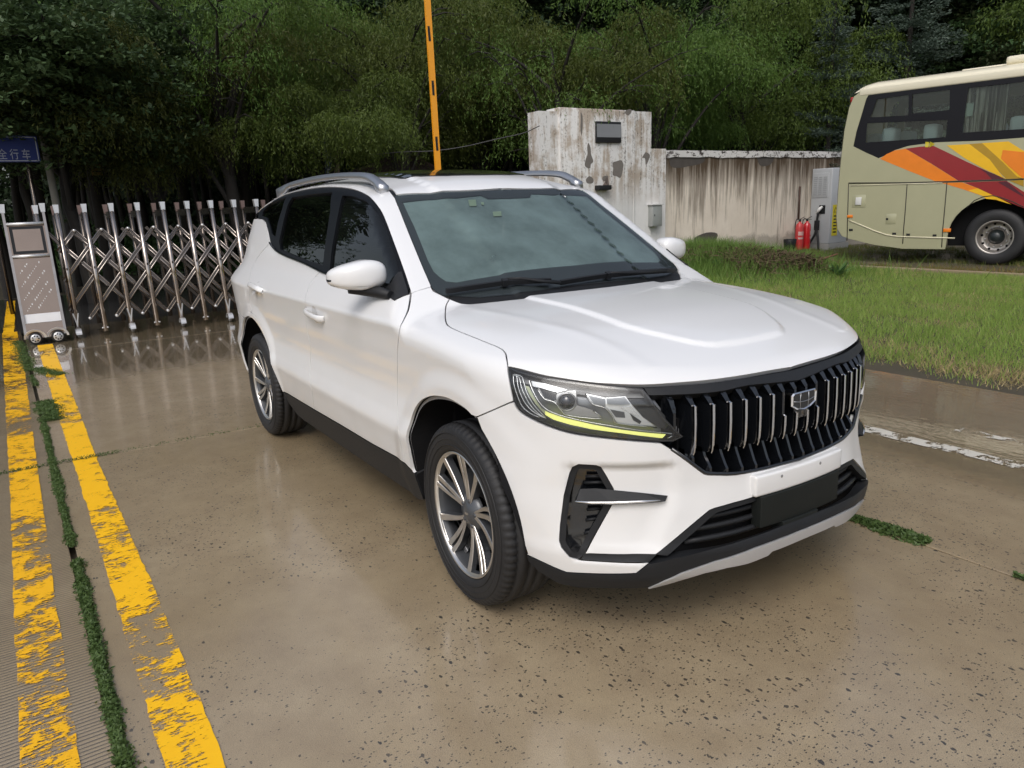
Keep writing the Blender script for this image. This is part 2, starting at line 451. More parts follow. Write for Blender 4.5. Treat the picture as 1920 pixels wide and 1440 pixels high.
# ------------------------------------------------------------------ car materials
def paint_mat():
    m, nt, b = new_mat('white_paint')
    f = noise(nt, 2.2, 2, .5); f2 = noise(nt, 260, 2, .5)
    c = mixc(nt, f, (.77, .775, .78), (.735, .74, .745))
    # road spray low on the doors
    tc = nt.nodes.new('ShaderNodeTexCoord'); sp = nt.nodes.new('ShaderNodeSeparateXYZ'); nt.links.new(tc.outputs['Object'], sp.inputs[0])
    low = ramp(nt, sp.outputs[2], [(.25, 1), (.75, 0)])
    d = mathn(nt, 'MULTIPLY', low, ramp(nt, noise(nt, 4, 3, .5), [(.35, 0), (.9, 1)]))
    c = mixc(nt, mathn(nt, 'MULTIPLY', d, .45), c, (.45, .41, .35))
    nt.links.new(c, b.inputs['Base Color'])
    r = mathn(nt, 'ADD', mathn(nt, 'MULTIPLY', f, .02), .28); nt.links.new(r, b.inputs['Roughness'])
    b.inputs['Coat Weight'].default_value = .6; b.inputs['Coat Roughness'].default_value = .04; b.inputs['Coat IOR'].default_value = 1.5
    return m
M_paint = paint_mat()
M_black = simple('black_plastic', (.014, .015, .017), .5, bmp=.15, bscale=400, spec=.3)
M_gloss = simple('black_gloss', (.006, .007, .009), .15, coat=.6, coat_rough=.05)
M_dark = simple('dark_inner', (.010, .010, .011), .9, spec=.15)
M_inner = simple('painted_inner_shell', (.30, .30, .31), .5)
M_trim = simple('window_trim', (.005, .006, .008), .4, spec=.14)
M_chrome = simple('chrome', (.75, .75, .76), .12, 1, var=.05)
M_satin = simple('satin_silver', (.50, .51, .53), .38, 1, var=.06)
M_silver = simple('silver_plastic', (.50, .50, .51), .35, .35, var=.08)
M_rubber = simple('tyre_rubber', (.014, .014, .015), .62, var=.35, vscale=9, bmp=.25, bscale=140)
M_rimface = simple('rim_machined', (.68, .66, .63), .30, 1, var=.05)
M_rimgrey = simple('rim_grey', (.075, .08, .088), .4, .4, coat=.4)
M_rimdeep = simple('rim_deep', (.42, .43, .45), .4, .7)
M_disc = simple('brake_steel', (.25, .24, .23), .4, .9)
M_ws = glassm('windscreen_glass', (.80, .88, .87), .03, (.30, .36, .36))
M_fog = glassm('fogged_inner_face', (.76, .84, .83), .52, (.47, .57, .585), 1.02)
M_side = glassm('side_glass', (.30, .36, .35), .03, (.1, .12, .12))
M_priv = glassm('privacy_glass', (.06, .075, .075), .02, (.05, .06, .06))
M_clear = glassm('lamp_lens', (.93, .95, .95), .03, (.4, .4, .4))
M_frit = simple('windscreen_frit', (.040, .043, .052), .5)
M_lime = simple('daytime_light_lime', (.88, .88, .34), .3, emit=((.95, .97, .24), .7))
M_limew = simple('daytime_light_pale', (.75, .8, .55), .25, coat=.5)
M_lamp = simple('lamp_reflector', (.85, .86, .88), .2, .55, var=.06)
M_lampdark = simple('lamp_housing', (.24, .25, .27), .3, .4)
M_lampglass = simple('projector_lens', (.05, .055, .065), .05, coat=1)
M_red = simple('tail_lamp_red', (.35, .01, .012), .15, coat=1)
M_cloth = simple('seat_cloth', (.035, .035, .04), .8)
M_beige = simple('headliner', (.35, .35, .33), .9)
M_dash = simple('dashboard_plastic', (.03, .032, .035), .55)
M_plate = simple('plate_holder', (.010, .012, .011), .6, spec=.25, bmp=.2, bscale=200)

car = empty('parked_car', (0, 0, 0), label='white sport utility car with black vertical bar grille parked on wet concrete', cat='car')
CC = (car, car)
def side3(L):
    c = Chart((0, -1, 0)); P = np.array([(x, -.9, z) for x, z in L]); return list(c.lift(c.to2(P), .9))
ARCH_F = [(-.40, .30), (-.40, .42), (-.399, .50), (-.39, .60), (-.358, .68), (-.290, .747), (-.184, .792), (-.07, .812), (.018, .811), (.099, .797), (.155, .768), (.213, .714), (.274, .632), (.314, .558), (.35, .453), (.372, .329)]
ARCH_R = [(-2.315, .40), (-2.355, .505), (-2.46, .642), (-2.60, .742), (-2.75, .806), (-2.88, .824), (-3.0, .814), (-3.14, .777), (-3.24, .72), (-3.31, .64), (-3.35, .55), (-3.372, .45), (-3.375, .34)]
aF = smooth(ARCH_F, 4); aR = smooth(ARCH_R, 4)
ch_side = Chart((0, -1, .12)); ch_fend = Chart((.22, -1, .45)); ch_top = Chart((0, 0, 1), (1, 0, 0)); ch_hood = Chart((.28, 0, 1), (1, 0, 0))
ch_ws = Chart((.55, 0, .84), (-1, 0, 0)); ch_bump = Chart((1, -.7, .0)); ch_can = Chart((.05, -.7, .75)); ch_rear = Chart((-1, 0, .15)); ch_rb = Chart((-1, -.7, .0))

# --- bonnet
seam_h = spx([(843, 561), (837, 572), (835, 588), (836, 602), (841, 611), (858, 620), (900, 637), (936, 652), (947, 661), (950, 672), (952, 687)], 4)
edge_h = smooth(px([(952, 688), (1010, 702), (1060, 711), (1135, 720), (1210, 722), (1285, 717), (1345, 711), (1405, 702)])+[np.array((.747, 0, .9195))], 5)
edge_h[-1] = np.array((.747, 0, .9195))
rear_h = smooth([np.array((-.285, 0, 1.11)), np.array((-.30, -.2, 1.11)), np.array((-.345, -.45, 1.10)), np.array((-.40, -.62, 1.09)), seam_h[0]], 3)
bonnet = panel('bonnet', rear_h[:-1]+seam_h[:-1]+edge_h, ch_hood, M_paint, car, h=.0135, sym=True, depth=.02)
# --- cowl under the windscreen
cow = [np.array((-.46, 0, 1.16)), np.array((-.47, -.3, 1.155)), np.array((-.50, -.55, 1.15)), np.array((-.52, -.655, 1.145)), seam_h[0]]
panel('windscreen_cowl', [cow[0], cow[1], cow[2], cow[3], seam_h[0]]+rear_h[:-1][::-1], ch_hood, M_black, car, h=.03, sym=True, off=.006, depth=.01)
# --- windscreen
top_w = px([(900, 357.3), (860, 358.8), (820, 361), (780, 363.5), (739, 366)])
side_w = px([(741, 372), (762, 425), (794, 503), (808, 536), (817, 546), (830, 554)])
ws_out = [np.array((-1.078, 0, 1.575))]+smooth([np.array((-1.078, 0, 1.581))]+top_w, 4)[1:]+side_w+[np.array((-.43, -.55, 1.12)), np.array((-.385, -.3, 1.12)), np.array((-.375, 0, 1.12))]
win_c = px([(756, 378), (778, 425), (803, 487), (814, 508), (825, 518), (837, 526), (856, 528)])
fr_in = [np.array((-1.01, 0, 1.53)), np.array((-1.02, -.13, 1.53)), np.array((-1.05, -.16, 1.55))]+px([(856, 370), (800, 373)])+win_c+[np.array((-.52, -.3, 1.2)), np.array((-.50, 0, 1.2))]
windscreen = panel('windscreen', ws_out, ch_ws, M_ws, car, h=.04, sym=True, depth=.006)
panel('windscreen_inner_face', ws_out, ch_ws, M_fog, windscreen, h=.06, sym=True, off=.009, depth=0, gap=.004)
# frit: right half ring cut at the middle, mirrored
panel('windscreen_border', [np.array((-1.078, 0, 1.575))]+smooth([np.array((-1.078, 0, 1.581))]+top_w, 4)[1:]+side_w+[np.array((-.43, -.55, 1.12)), np.array((-.385, -.3, 1.12)), np.array((-.375, 0, 1.12)), fr_in[-1], fr_in[-2]]+fr_in[2:-2][::-1]+[fr_in[1], fr_in[0]], ch_ws, M_frit, windscreen, h=.03, sym=True, off=.004, depth=0, gap=.001)
M_stick = simple('sticker', (.30, .36, .26), .6)
for L in ([(878, 374), (892, 373), (894, 385), (881, 386)], [(924, 396), (940, 395), (941, 404), (926, 405)], [(902, 378), (907, 378), (908, 383), (903, 383)]):
    panel('sticker', px(L), ch_ws, M_stick, windscreen, h=.03, off=.003, depth=0, gap=0, both=False)
# --- front wing
seam_df = spx([(771, 551), (766, 580), (757, 600), (750, 616), (746, 650), (745, 702), (746, 784), (748, 812), (753, 840), (759, 868)], 7)
seam_fb = spx([(963, 752), (940, 762), (917, 772), (894, 782)], 3)
lamp_side = px([(952, 688), (955, 712), (959, 733), (963, 752)])
wing_top = px([(771, 550), (782, 545), (808, 538)])+px([(813, 546), (825, 552), (835, 557)])
arch_w = side3([a for a in aF if a[0] < .155])
wing = wing_top[:-1]+seam_h+lamp_side+seam_fb[1:]+arch_w[::-1][1:-4]+px([(776, 886)])+seam_df[::-1][:-1]
panel('front_wing', wing, ch_fend, M_paint, CC, h=.020)
# --- doors
belt = spx([(771, 552), (740, 544), (700, 535), (650, 524), (615, 515), (600, 509)], 3)
seam_dd = spx([(600, 510), (584, 528), (575, 550), (573, 562), (574, 600), (577, 625), (583, 655), (581, 702), (590, 768)], 3)
bot = px([(759, 868), (700, 833), (640, 797), (590, 768)])
front_door = panel('front_door', belt+seam_dd[1:-1]+bot[::-1][:-1]+seam_df[::-1][:-1], ch_side, M_paint, CC, h=.022)
belt2 = spx([(600, 509), (570, 494), (540, 482), (522, 473), (512, 464), (506, 455)], 3)
seam_dq = spx([(506, 456), (488, 476), (474, 500), (468, 525), (468, 560), (472, 585)], 3)
arch_d = side3([(-2.93, .86), (-2.80, .853), (-2.66, .80), (-2.52, .71), (-2.40, .585), (-2.33, .46), (-2.31, .405)])
rear_door = panel('rear_door', belt2+seam_dq[1:]+smooth(arch_d, 4)[1:]+px([(540, 738)])+[bot[-1]]+seam_dd[::-1][1:-1], ch_side, M_paint, CC, h=.03)
# --- rear quarter
q_dlo = px([(506, 455), (502, 435), (497, 416), (492, 411), (483, 410)])
q_rear = [(-3.44, -.70, 1.47), (-3.56, -.68, 1.34), (-3.60, -.70, 1.22), (-3.63, -.74, 1.10), (-3.66, -.77, .95), (-3.68, -.78, .86), (-3.66, -.80, .82), (-3.45, -.88, .80), (-3.20, -.93, .79), (-3.08, -.94, .80)]
q_arch = side3([a for a in aR if -3.08 < a[0]])[::-1]
panel('rear_quarter', q_dlo+[np.array(a) for a in q_rear]+q_arch+smooth(arch_d, 4)[::-1][:-1]+seam_dq[::-1][:-1], Chart((-.15, -1, .15)), M_paint, CC, h=.035)
rb = [np.array((-3.09, -.94, .795)), np.array((-3.20, -.93, .785)), np.array((-3.45, -.88, .795)), np.array((-3.66, -.80, .815)), np.array((-3.79, -.55, .82)), np.array((-3.83, -.25, .82)), np.array((-3.84, 0, .82)),
      np.array((-3.80, 0, .45)), np.array((-3.78, -.35, .45)), np.array((-3.70, -.60, .42)), np.array((-3.55, -.80, .38)), np.array((-3.375, -.88, .36))]
panel('rear_bumper', rb+side3([a for a in aR if a[0] < -3.09])[::-1], ch_rb, M_paint, car, h=.04, sym=True)
panel('rear_bumper_lower', [np.array((-3.375, -.88, .355)), np.array((-3.55, -.80, .375)), np.array((-3.70, -.60, .415)), np.array((-3.78, -.35, .445)), np.array((-3.80, 0, .445)), np.array((-3.72, 0, .26)), np.array((-3.55, -.7, .26)), np.array((-3.36, -.85, .28))], ch_rb, M_black, car, h=.05, sym=True)
panel('tailgate', [np.array(a) for a in ((-3.84, 0, .83), (-3.80, -.35, .83), (-3.74, -.66, .83), (-3.70, -.66, .95), (-3.68, -.60, 1.12), (-3.66, -.62, 1.19), (-3.70, -.3, 1.2), (-3.71, 0, 1.2))], ch_rear, M_paint, car, h=.05, sym=True)
panel('tail_lamp', [np.array(a) for a in ((-3.70, -.58, 1.0), (-3.66, -.70, .98), (-3.64, -.745, 1.0), (-3.62, -.735, 1.12), (-3.63, -.68, 1.14), (-3.68, -.58, 1.12))], ch_rb, M_red, CC, h=.03, off=-.004)
panel('rear_window', [np.array(a) for a in ((-3.70, 0, 1.21), (-3.68, -.3, 1.21), (-3.62, -.62, 1.22), (-3.50, -.62, 1.44), (-3.46, -.58, 1.54), (-3.50, 0, 1.56))], ch_rear, M_priv, car, h=.05, sym=True)
panel('tailgate_corner_trim', [np.array(a) for a in ((-3.45, -.69, 1.475), (-3.30, -.70, 1.478), (-3.28, -.67, 1.56), (-3.36, -.60, 1.60), (-3.44, -.60, 1.56))], Chart((-.5, -.7, .4)), M_trim, CC, h=.03)
# --- roof side rail and windscreen pillar
dlo_top = smooth(px([(771, 550), (757, 507), (740, 460), (720, 407), (707, 385), (690, 367), (670, 357), (637, 351), (600, 351)])+[np.array((-2.65, -.655, 1.636)), np.array((-3.05, -.67, 1.603)), np.array((-3.17, -.69, 1.56)), np.array((-3.30, -.70, 1.52))], 3)
can_up = px([(808, 535), (794, 503), (762, 425), (741, 372)])+[np.array(a) for a in ((-1.22, -.588, 1.6), (-1.5, -.60, 1.65), (-2.0, -.615, 1.67), (-2.7, -.61, 1.66), (-3.1, -.60, 1.63), (-3.36, -.60, 1.58))]
panel('roof_side', px([(771, 550), (808, 538)])[1:]+can_up+dlo_top[::-1][:-1]+px([(771, 550)]), ch_can, M_paint, CC, h=.028, gap=.002)
# --- roof, glass roof, ditch
rf = [np.array((-1.088, 0, 1.58))]+px([(900, 356), (860, 357.6), (820, 359.8), (780, 362.2), (743, 364.5)])+[np.array(a) for a in ((-1.25, -.558, 1.6), (-1.5, -.570, 1.65), (-2.0, -.585, 1.67), (-2.7, -.58, 1.66), (-3.1, -.57, 1.63), (-3.42, -.55, 1.56), (-3.56, -.3, 1.55), (-3.60, 0, 1.55))]
sr = [(-1.30, 0), (-1.32, -.2), (-1.37, -.33), (-1.45, -.41), (-1.60, -.44), (-2.2, -.44), (-2.8, -.43), (-2.9, -.38), (-2.95, 0)]
sr3 = [np.array((x, y, 1.7)) for x, y in sr]
rf_o = rf[:1]+rf[1:]+[np.array((-2.97, 0, 1.7))]+[np.array((x, y, 1.7)) for x, y in sr[::-1][1:]]+[np.array((-1.295, 0, 1.66))]
roof = panel('roof', rf+[sr3[-1]]+sr3[::-1][1:], ch_top, M_paint, car, h=.04, sym=True)
panel('glass_roof', sr3, ch_top, simple('roof_glass', (.012, .012, .013), .12, coat=1), car, h=.05, sym=True, off=-.004)
panel('roof_ditch', [np.array(a) for a in ((-1.13, -.57, 1.58), (-1.22, -.553, 1.6), (-1.5, -.566, 1.65), (-2.0, -.581, 1.67), (-3.1, -.566, 1.63), (-3.40, -.55, 1.56), (-3.38, -.61, 1.56), (-3.1, -.612, 1.63), (-2.7, -.622, 1.66), (-2.0, -.625, 1.67), (-1.5, -.612, 1.65), (-1.2, -.598, 1.6))], ch_top, M_trim, CC, h=.04, off=.006, depth=0)
# --- side glazing
d_out = dlo_top[:-1][1:]+px([(483, 411)])+q_dlo[::-1]+belt2[::-1][1:]+belt[::-1][1:-1]
g1 = px([(641, 366), (660, 367), (685, 377), (702, 392), (720, 425), (737, 475), (745, 505), (744, 535), (700, 527), (640, 514), (616, 508), (619, 480), (628, 425)])
g2 = px([(546, 370), (580, 364), (622, 360), (618, 395), (609, 455), (604, 497), (570, 487), (524, 468), (522, 452), (530, 415), (538, 385)])
g3 = [np.array(side3([(-2.86, 1.50)])[0]), np.array(side3([(-3.08, 1.47)])[0])]+px([(536, 367), (528, 385), (519, 410), (514, 440), (510, 440), (507, 430), (500, 408)])
g3 = px([(536, 369), (529, 388), (520, 418), (515, 444), (509, 440), (505, 425), (499, 408), (490, 405)])+side3([(-3.10, 1.52), (-3.0, 1.575)])
dlo = panel('window_frame', d_out, ch_side, M_trim, CC, holes=[g1, g2, g3], h=.03, gap=.002, off=.004, depth=.02, holegap=-.001)
panel('front_side_window', g1, ch_side, M_side, front_door, h=.05, gap=-.003, off=.016, depth=0)
panel('rear_side_window', g2, ch_side, M_priv, rear_door, h=.05, gap=-.003, off=.016, depth=0)
panel('quarter_window', g3, ch_side, M_priv, CC, h=.05, gap=-.003, off=.010, depth=0)
mb = MB(); mb.tube(offs(belt[5:]+belt2[1:], .003), .006, 6); mb.pair('belt_moulding', M_gloss, CC)
# --- black sills
sill = side3([(-.40, .395), (-.40, .28), (-.46, .262), (-1.2, .255), (-2.1, .255), (-2.22, .265), (-2.30, .32), (-2.315, .40)])
sill_top = px([(776, 888), (759, 870), (700, 835), (640, 799), (590, 770), (540, 740)])
panel('sill_cladding', sill_top[::1]+[np.array(sill[-1])]+[np.array(a) for a in sill[::-1][1:]], ch_side, M_black, CC, h=.04, off=.004, depth=.05)
# --- front bumper
lamp_low = spx([(963, 754), (970, 768), (990, 783), (1035, 803), (1085, 816), (1160, 825), (1210, 829), (1240, 831)], 4)
gr_edge = px([(1260, 843), (1295, 868), (1316, 884)])+smooth(px([(1322, 888), (1335, 890), (1380, 890), (1430, 881), (1465, 872)])+[np.array((.797, 0, .590))], 3)
gr_edge[-1] = np.array((.797, 0, .590))
in_top = [np.array((.80, 0, .515))]+px([(1423, 929), (1375, 943), (1340, 953)])+px([(1330, 957), (1300, 982), (1230, 1040)])
vent = px([(1148, 944), (1150, 917), (1137, 894), (1126, 876), (1118, 873), (1085, 871), (1074, 876), (1069, 886), (1058, 929), (1051, 984), (1049, 1014), (1053, 1026), (1068, 1045), (1086, 1049)])
b_low = px([(1091, 1050), (1217, 1055), (1193, 1075), (1128, 1076), (1062, 1073), (1020, 1055), (987, 1039)])
arch_b = side3([a for a in aF if a[0] > .155])[::-1]
bump_o = lamp_low+gr_edge+in_top+px([(1160, 1040), (1097, 1038)])+vent+b_low+[np.array(a) for a in arch_b][:-1]+seam_fb[::-1][:-1]
front_bumper = panel('front_bumper', bump_o, ch_bump, M_paint, car, h=.026, sym=True, depth=.022)
vent_o = vent+px([(1095, 1040)])
vent_h = Chart.to2(ch_bump, np.array(vent_o))
def ring(name, outline, ch, mat, parents, w, h=.02, **kw):
    q = ch.to2(np.array(outline)); A = inset2(q, w); dc = float(np.mean(np.array(outline)@ch.d))
    hole = A[:, :1]*ch.e1+A[:, 1:]*ch.e2+dc*ch.d
    return panel(name, outline, ch, mat, parents, holes=[hole], h=h, holegap=0, **kw)
side_vent = ring('side_vent', vent_o, ch_bump, M_black, CC, .020, off=.004, depth=.05, gap=.0)
panel('vent_backing', vent_o, ch_bump, M_gloss, side_vent, h=.04, gap=-.004, off=.05, depth=0)
panel('vent_strip', px([(1097, 1038), (1160, 1040), (1231, 1041), (1217, 1055), (1150, 1054), (1090, 1050)]), ch_bump, M_black, CC, h=.03, off=.006, depth=.02, gap=-.001)
# blade across the vent with chrome edge
for sgn_i in (0,):
    up_ = px([(1079, 934), (1088, 916), (1117, 915), (1150, 918), (1200, 923), (1252, 929)]); lo_ = px([(1080, 940), (1100, 943), (1150, 943), (1200, 941), (1235, 939), (1246, 938)])
    m = MB(); A = offs(up_, .004); B = offs(lo_, .022); A2 = offs(lo_, -.01); n = len(A)
    V = list(A)+list(B)+list(A2); F = [(i, i+1, n+i+1, n+i) for i in range(n-1)]+[(n+i, n+i+1, 2*n+i+1, 2*n+i) for i in range(n-1)]
    m.add(V, F+[f[::-1] for f in F]); vb = m.pair('vent_blade', M_black, side_vent)
    m = MB(); m.tube(offs(px([(1080, 937), (1110, 939), (1150, 939), (1200, 937), (1235, 936)]), .022), [.004, .005, .005, .005, .003], 6); m.pair('vent_chrome_strip', M_chrome, side_vent)
    for v0, v1 in (((1100, 955), (1126, 953)), ((1098, 975), (1120, 972)), ((1095, 1000), (1110, 996)), ((1098, 893), (1128, 893)), ((1096, 905), (1135, 904))):
        m = MB(); m.tube(px([v0, v1], .03), .006, 5); m.pair('vent_rib', M_black, side_vent)
# --- lower intake, spoiler, skid plate
spo_top = px([(1218, 1056), (1262, 1046), (1340, 1026), (1400, 1008), (1463, 985)])+[np.array((.83, 0, .391))]
int_o = in_top+px([(1218, 1056)])+spo_top[1:]
lower_intake = panel('lower_intake', int_o, ch_bump, M_dark, car, h=.04, sym=True, off=.07, depth=0, gap=-.01)
def strip_panel(name, a, b, mat, off=0., **kw): return panel(name, list(a)+list(b)[::-1], ch_bump, mat, car, sym=True, off=off, **kw)
fr_i = [np.array((.80, 0, .505))]+px([(1425, 938), (1375, 953), (1345, 962), (1336, 968), (1310, 992), (1252, 1043)])
strip_panel('intake_frame', in_top, fr_i, M_black, h=.02, off=.004, depth=.05, gap=0)
for k, f in enumerate((.25, .5, .76)):
    P = []
    for t in np.linspace(0, 1, 9):
        y = -.47*(1-t)-(0 if k else 0); zt = .50-.02*0; zb = .365
        yy = -(.40+.10*f)*(1-t); z = .505-(.14)*f-.012*(1-t)
        x = float(F_front(np.array(yy), np.array(z)))-.035; P.append((x, yy, z))
    m = MB(); m.tube(P, .010, 6); mm = m.mirrored(); m.V += mm.V; m.F += [tuple(i+len(mm.V) for i in f_) for f_ in mm.F]; m.I += mm.I; m.S += mm.S
    m.build('intake_slat', M_black, lower_intake)
sp_low = px([(1007, 1068), (1047, 1093), (1084, 1101), (1150, 1102), (1212, 1101)])
sk_top = px([(1214, 1101), (1245, 1087), (1277, 1072), (1340, 1050), (1416, 1024), (1460, 1008)])+[np.array((.84, 0, .353))]
spoiler = [px([(987, 1040)])[0]]+b_low[::-1][1:-1]+spo_top+[sk_top[-1]]+sk_top[::-1][1:]+sp_low[::-1]+side3([(.366, .30)])
panel('bumper_spoiler', spoiler, Chart((1, -.7, -.15)), M_black, car, h=.026, sym=True, off=-.004, depth=.04, gap=.0012)
sk_low = px([(1216, 1102), (1240, 1096), (1277, 1085), (1320, 1072), (1361, 1062), (1400, 1054)])
skl = [np.array(p) for p in sk_low]+px([(1438, 1039), (1446, 1031)])+[np.array((.836, 0, .313))]
panel('skid_plate', sk_top+skl[::-1], Chart((1, -.5, -.4)), M_silver, car, h=.02, sym=True, off=-.008, depth=.05, gap=.0012)
# plate seat (white) and black plate holder
def slab(name, ya, z0, z1, th, mat, r=.0, y0=None, slope=.0, mi=1, bev=.006, parent=car, holes=False):
    bm = bmesh.new(); ny = 10; y0 = -ya if y0 is None else y0; grid = {}
    ys = np.linspace(y0, ya, ny)
    for s in (0, 1):
        for i, y in enumerate(ys):
            for j, z in enumerate((z0, z1)):
                x = float(F_front(np.array(y), np.array(.52)))+(th if s else -.02)-slope*(z-z0)
                grid[s, i, j] = bm.verts.new((x, y, z))
    for i in range(ny-1):
        for s in (0, 1): 
            f = [grid[s, i, 0], grid[s, i+1, 0], grid[s, i+1, 1], grid[s, i, 1]]; bm.faces.new(f if s else f[::-1])
        for j in (0, 1):
            f = [grid[0, i, j], grid[0, i+1, j], grid[1, i+1, j], grid[1, i, j]]; bm.faces.new(f if j == 0 else f[::-1])
    for i in (0, ny-1):
        f = [grid[0, i, 0], grid[0, i, 1], grid[1, i, 1], grid[1, i, 0]]; bm.faces.new(f if i else f[::-1])
    bmesh.ops.recalc_face_normals(bm, faces=bm.faces[:])
    ed = [e for e in bm.edges if e.calc_face_angle(0) > .6]
    bmesh.ops.bevel(bm, geom=ed, offset=bev, segments=3, profile=.6, affect='EDGES')
    m = MB().bm(bm, 0, True); return m.build(name, mat, parent)
ps = slab('plate_seat', .238, .512, .588, .018, M_paint, bev=.010)
for yy, zz in ((-.12, .567), (.09, .567)):
    m = MB(); x = float(F_front(np.array(yy), np.array(.52)))+.0182
    m.lathe([(0, x+.0015), (.004, x+.0015), (.006, x)], 10, 'x', (0, yy, zz)); m.build('fixing_hole', simple('screw_hole', (.25, .25, .25), .4, .3), ps)
ph = slab('plate_holder', .215, .398, .512, .022, M_plate, bev=.004)
slab('plate_holder_lower', .075, .345, .40, .030, M_plate, y0=-.115, bev=.003, parent=ph)

# ------------------------------------------------------------------ grille
gtop = px([(1208, 728), (1290, 722), (1345, 717), (1405, 708)])+[np.array((.756, 0, .910))]
gbot = px([(1216, 741), (1305, 738), (1360, 732), (1405, 722)])+[np.array((.780, 0, .880))]
grille = panel('grille', smooth(gtop, 3)+smooth(gbot, 3)[::-1], ch_bump, M_black, car, h=.02, sym=True, off=.001, depth=.05, gap=0)
gb = px([(1200, 724), (1290, 716), (1405, 702)])+[np.array((.76, 0, .925)), np.array((.797, 0, .585))]+gr_edge[::-1][1:]+px([(1240, 831), (1284, 818), (1250, 787), (1215, 745)])
panel('grille_backing', gb, ch_bump, M_dark, grille, h=.05, sym=True, off=.085, depth=0, gap=-.03)
panel('bonnet_lip', edge_h[:-1]+[np.array((.747, 0, .9195)), np.array((.70, 0, .88))]+[p+np.array((-.05, .02, -.035)) for p in edge_h[::-1][1:-1]], ch_hood, M_dark, car, h=.04, sym=True, off=.02, depth=0, gap=0)
def fsurf(y, z): return float(F_front(np.array(y), np.array(z)))
def zlow(y):
    y = abs(y); return float(np.interp(y, [0, .18, .30, .39, .41, .455, .51, .54], [.588, .592, .597, .612, .622, .66, .71, .738]))
for j in range(0, 18):
    y = .447*(2*j-17)/15; mid = j in (7, 8, 9, 10); ends = j in (0, 17)
    ztop = .858; zc = .775 if mid else ztop; zl = zlow(y)+.004
    if ends: ztop = .84
    m = MB(); sgn = np.sign(y)
    nrm = np.array([1, 0, 0.]); t = .0055
    def blade(prof):          # prof: (recess, z) outline in the xz plane, extruded in y
        V = [(fsurf(y, z)-r, y+q, z) for q in (-t, t) for r, z in prof]; n = len(prof)
        m.add(V, [tuple(range(n)), tuple(range(n, 2*n))[::-1]]+[(i, n+i, n+(i+1) % n, (i+1) % n) for i in range(n)])
    if ends: blade([(.016, .885), (.006, .85), (.006, .79), (.012, max(.74, zl+.012)), (.03, zl+.005), (.09, zl+.005), (.09, .885)])
    else:
        blade([(.016, .885), (.004, ztop), (.0035, .74), (.006, .71), (.014, .690), (.055, .682), (.09, .68), (.09, .885)])
        blade([(.040, .700), (.030, .672), (.012, zl+.034), (.003, zl+.020), (.002, zl), (.09, zl), (.09, .700)])
    # the wide wedge that leads down from the frame to the bar
    wz = [.892, .875, ztop-.004]; ww = [.014, .012, .0055]; wr = [.020, .012, .003]; V = []; F = []
    for z, w, r in zip(wz, ww, wr):
        x = fsurf(y, z)-r; V += [(x, y-w-.004, z), (x, y+w*.5, z), (x-.03, y+w, z), (x-.03, y-w, z)]
    for i in range(2):
        for k in range(4): F.append((4*i+k, 4*i+(k+1) % 4, 4*i+4+(k+1) % 4, 4*i+4+k))
    m.add(V, F)
    bar = m.build('grille_bar', M_gloss, grille)
    if ends: continue
    m = MB(); V = []; F = []
    zs = np.array([zc, zc-.004, .79 if not mid else .76, .74, .715, .70, .688]); rec = np.array([.0, -.006, -.006, -.006, -.005, -.003, .002]); w = np.array([.0045, .0052, .0052, .0052, .0045, .0035, .0018])
    for z, r, q in zip(zs, rec, w):
        x = fsurf(y, z)-r; V += [(x, y-q, z), (x+.0015, y, z), (x, y+q, z), (x-.012, y+q, z), (x-.012, y-q, z)]
    for i in range(len(zs)-1):
        for k in range(5): F.append((5*i+k, 5*i+(k+1) % 5, 5*i+5+(k+1) % 5, 5*i+5+k))
    F += [(4, 3, 2, 1, 0)]; m.add(V, F); m.build('chrome_strip', M_chrome, bar)
m = MB()
rimc = [p for p in gr_edge]; rimc = rimc+[p*np.array((1, -1, 1)) for p in rimc[::-1][1:]]
m.tube([np.array(p)-np.array((.004, 0, -.003)) for p in rimc], .0075, 6); m.build('grille_rim', M_gloss, grille)
# emblem
def emb_pt(y, z, d): return (fsurf(y, .8)+d*.7, y, z)
eo = [(-.060, .845), (.060, .845), (.068, .838), (.067, .800), (.035, .784), (0, .777), (-.035, .784), (-.067, .800), (-.068, .838)]
ei = [(y*.86, .8125+(z-.8125)*.80) for y, z in eo]; n = len(eo)
m = MB(); V = [emb_pt(y, z, -.02) for y, z in eo]+[emb_pt(y, z, .012) for y, z in eo]+[emb_pt(y*.93, .8125+(z-.8125)*.9, .018) for y, z in eo]+[emb_pt(y, z, .012) for y, z in ei]
F = []
for r in range(3):
    for i in range(n): F.append((r*n+i, r*n+(i+1) % n, (r+1)*n+(i+1) % n, (r+1)*n+i))
m.add(V, F); emblem = m.build('emblem', M_chrome, grille)
m = MB(); m.add([emb_pt(y, z, .0125) for y, z in ei], [tuple(range(n))]); m.build('emblem_face', M_gloss, emblem)
for L in ([(-.021, .840), (-.0235, .815), (-.021, .786)], [(.021, .840), (.0235, .815), (.021, .786)], [(-.056, .816), (-.03, .8105), (0, .809), (.03, .8105), (.056, .816)]):
    m = MB(); m.tube([emb_pt(y, z, .014) for y, z in L], .0013, 5); m.build('emblem_line', M_satin, emblem)
m = MB(); m.box(fsurf(0, .75)-.04, fsurf(0, .75)-.006, -.028, .03, .745, .785, bev=.003); m.build('camera_pod', M_gloss, grille)

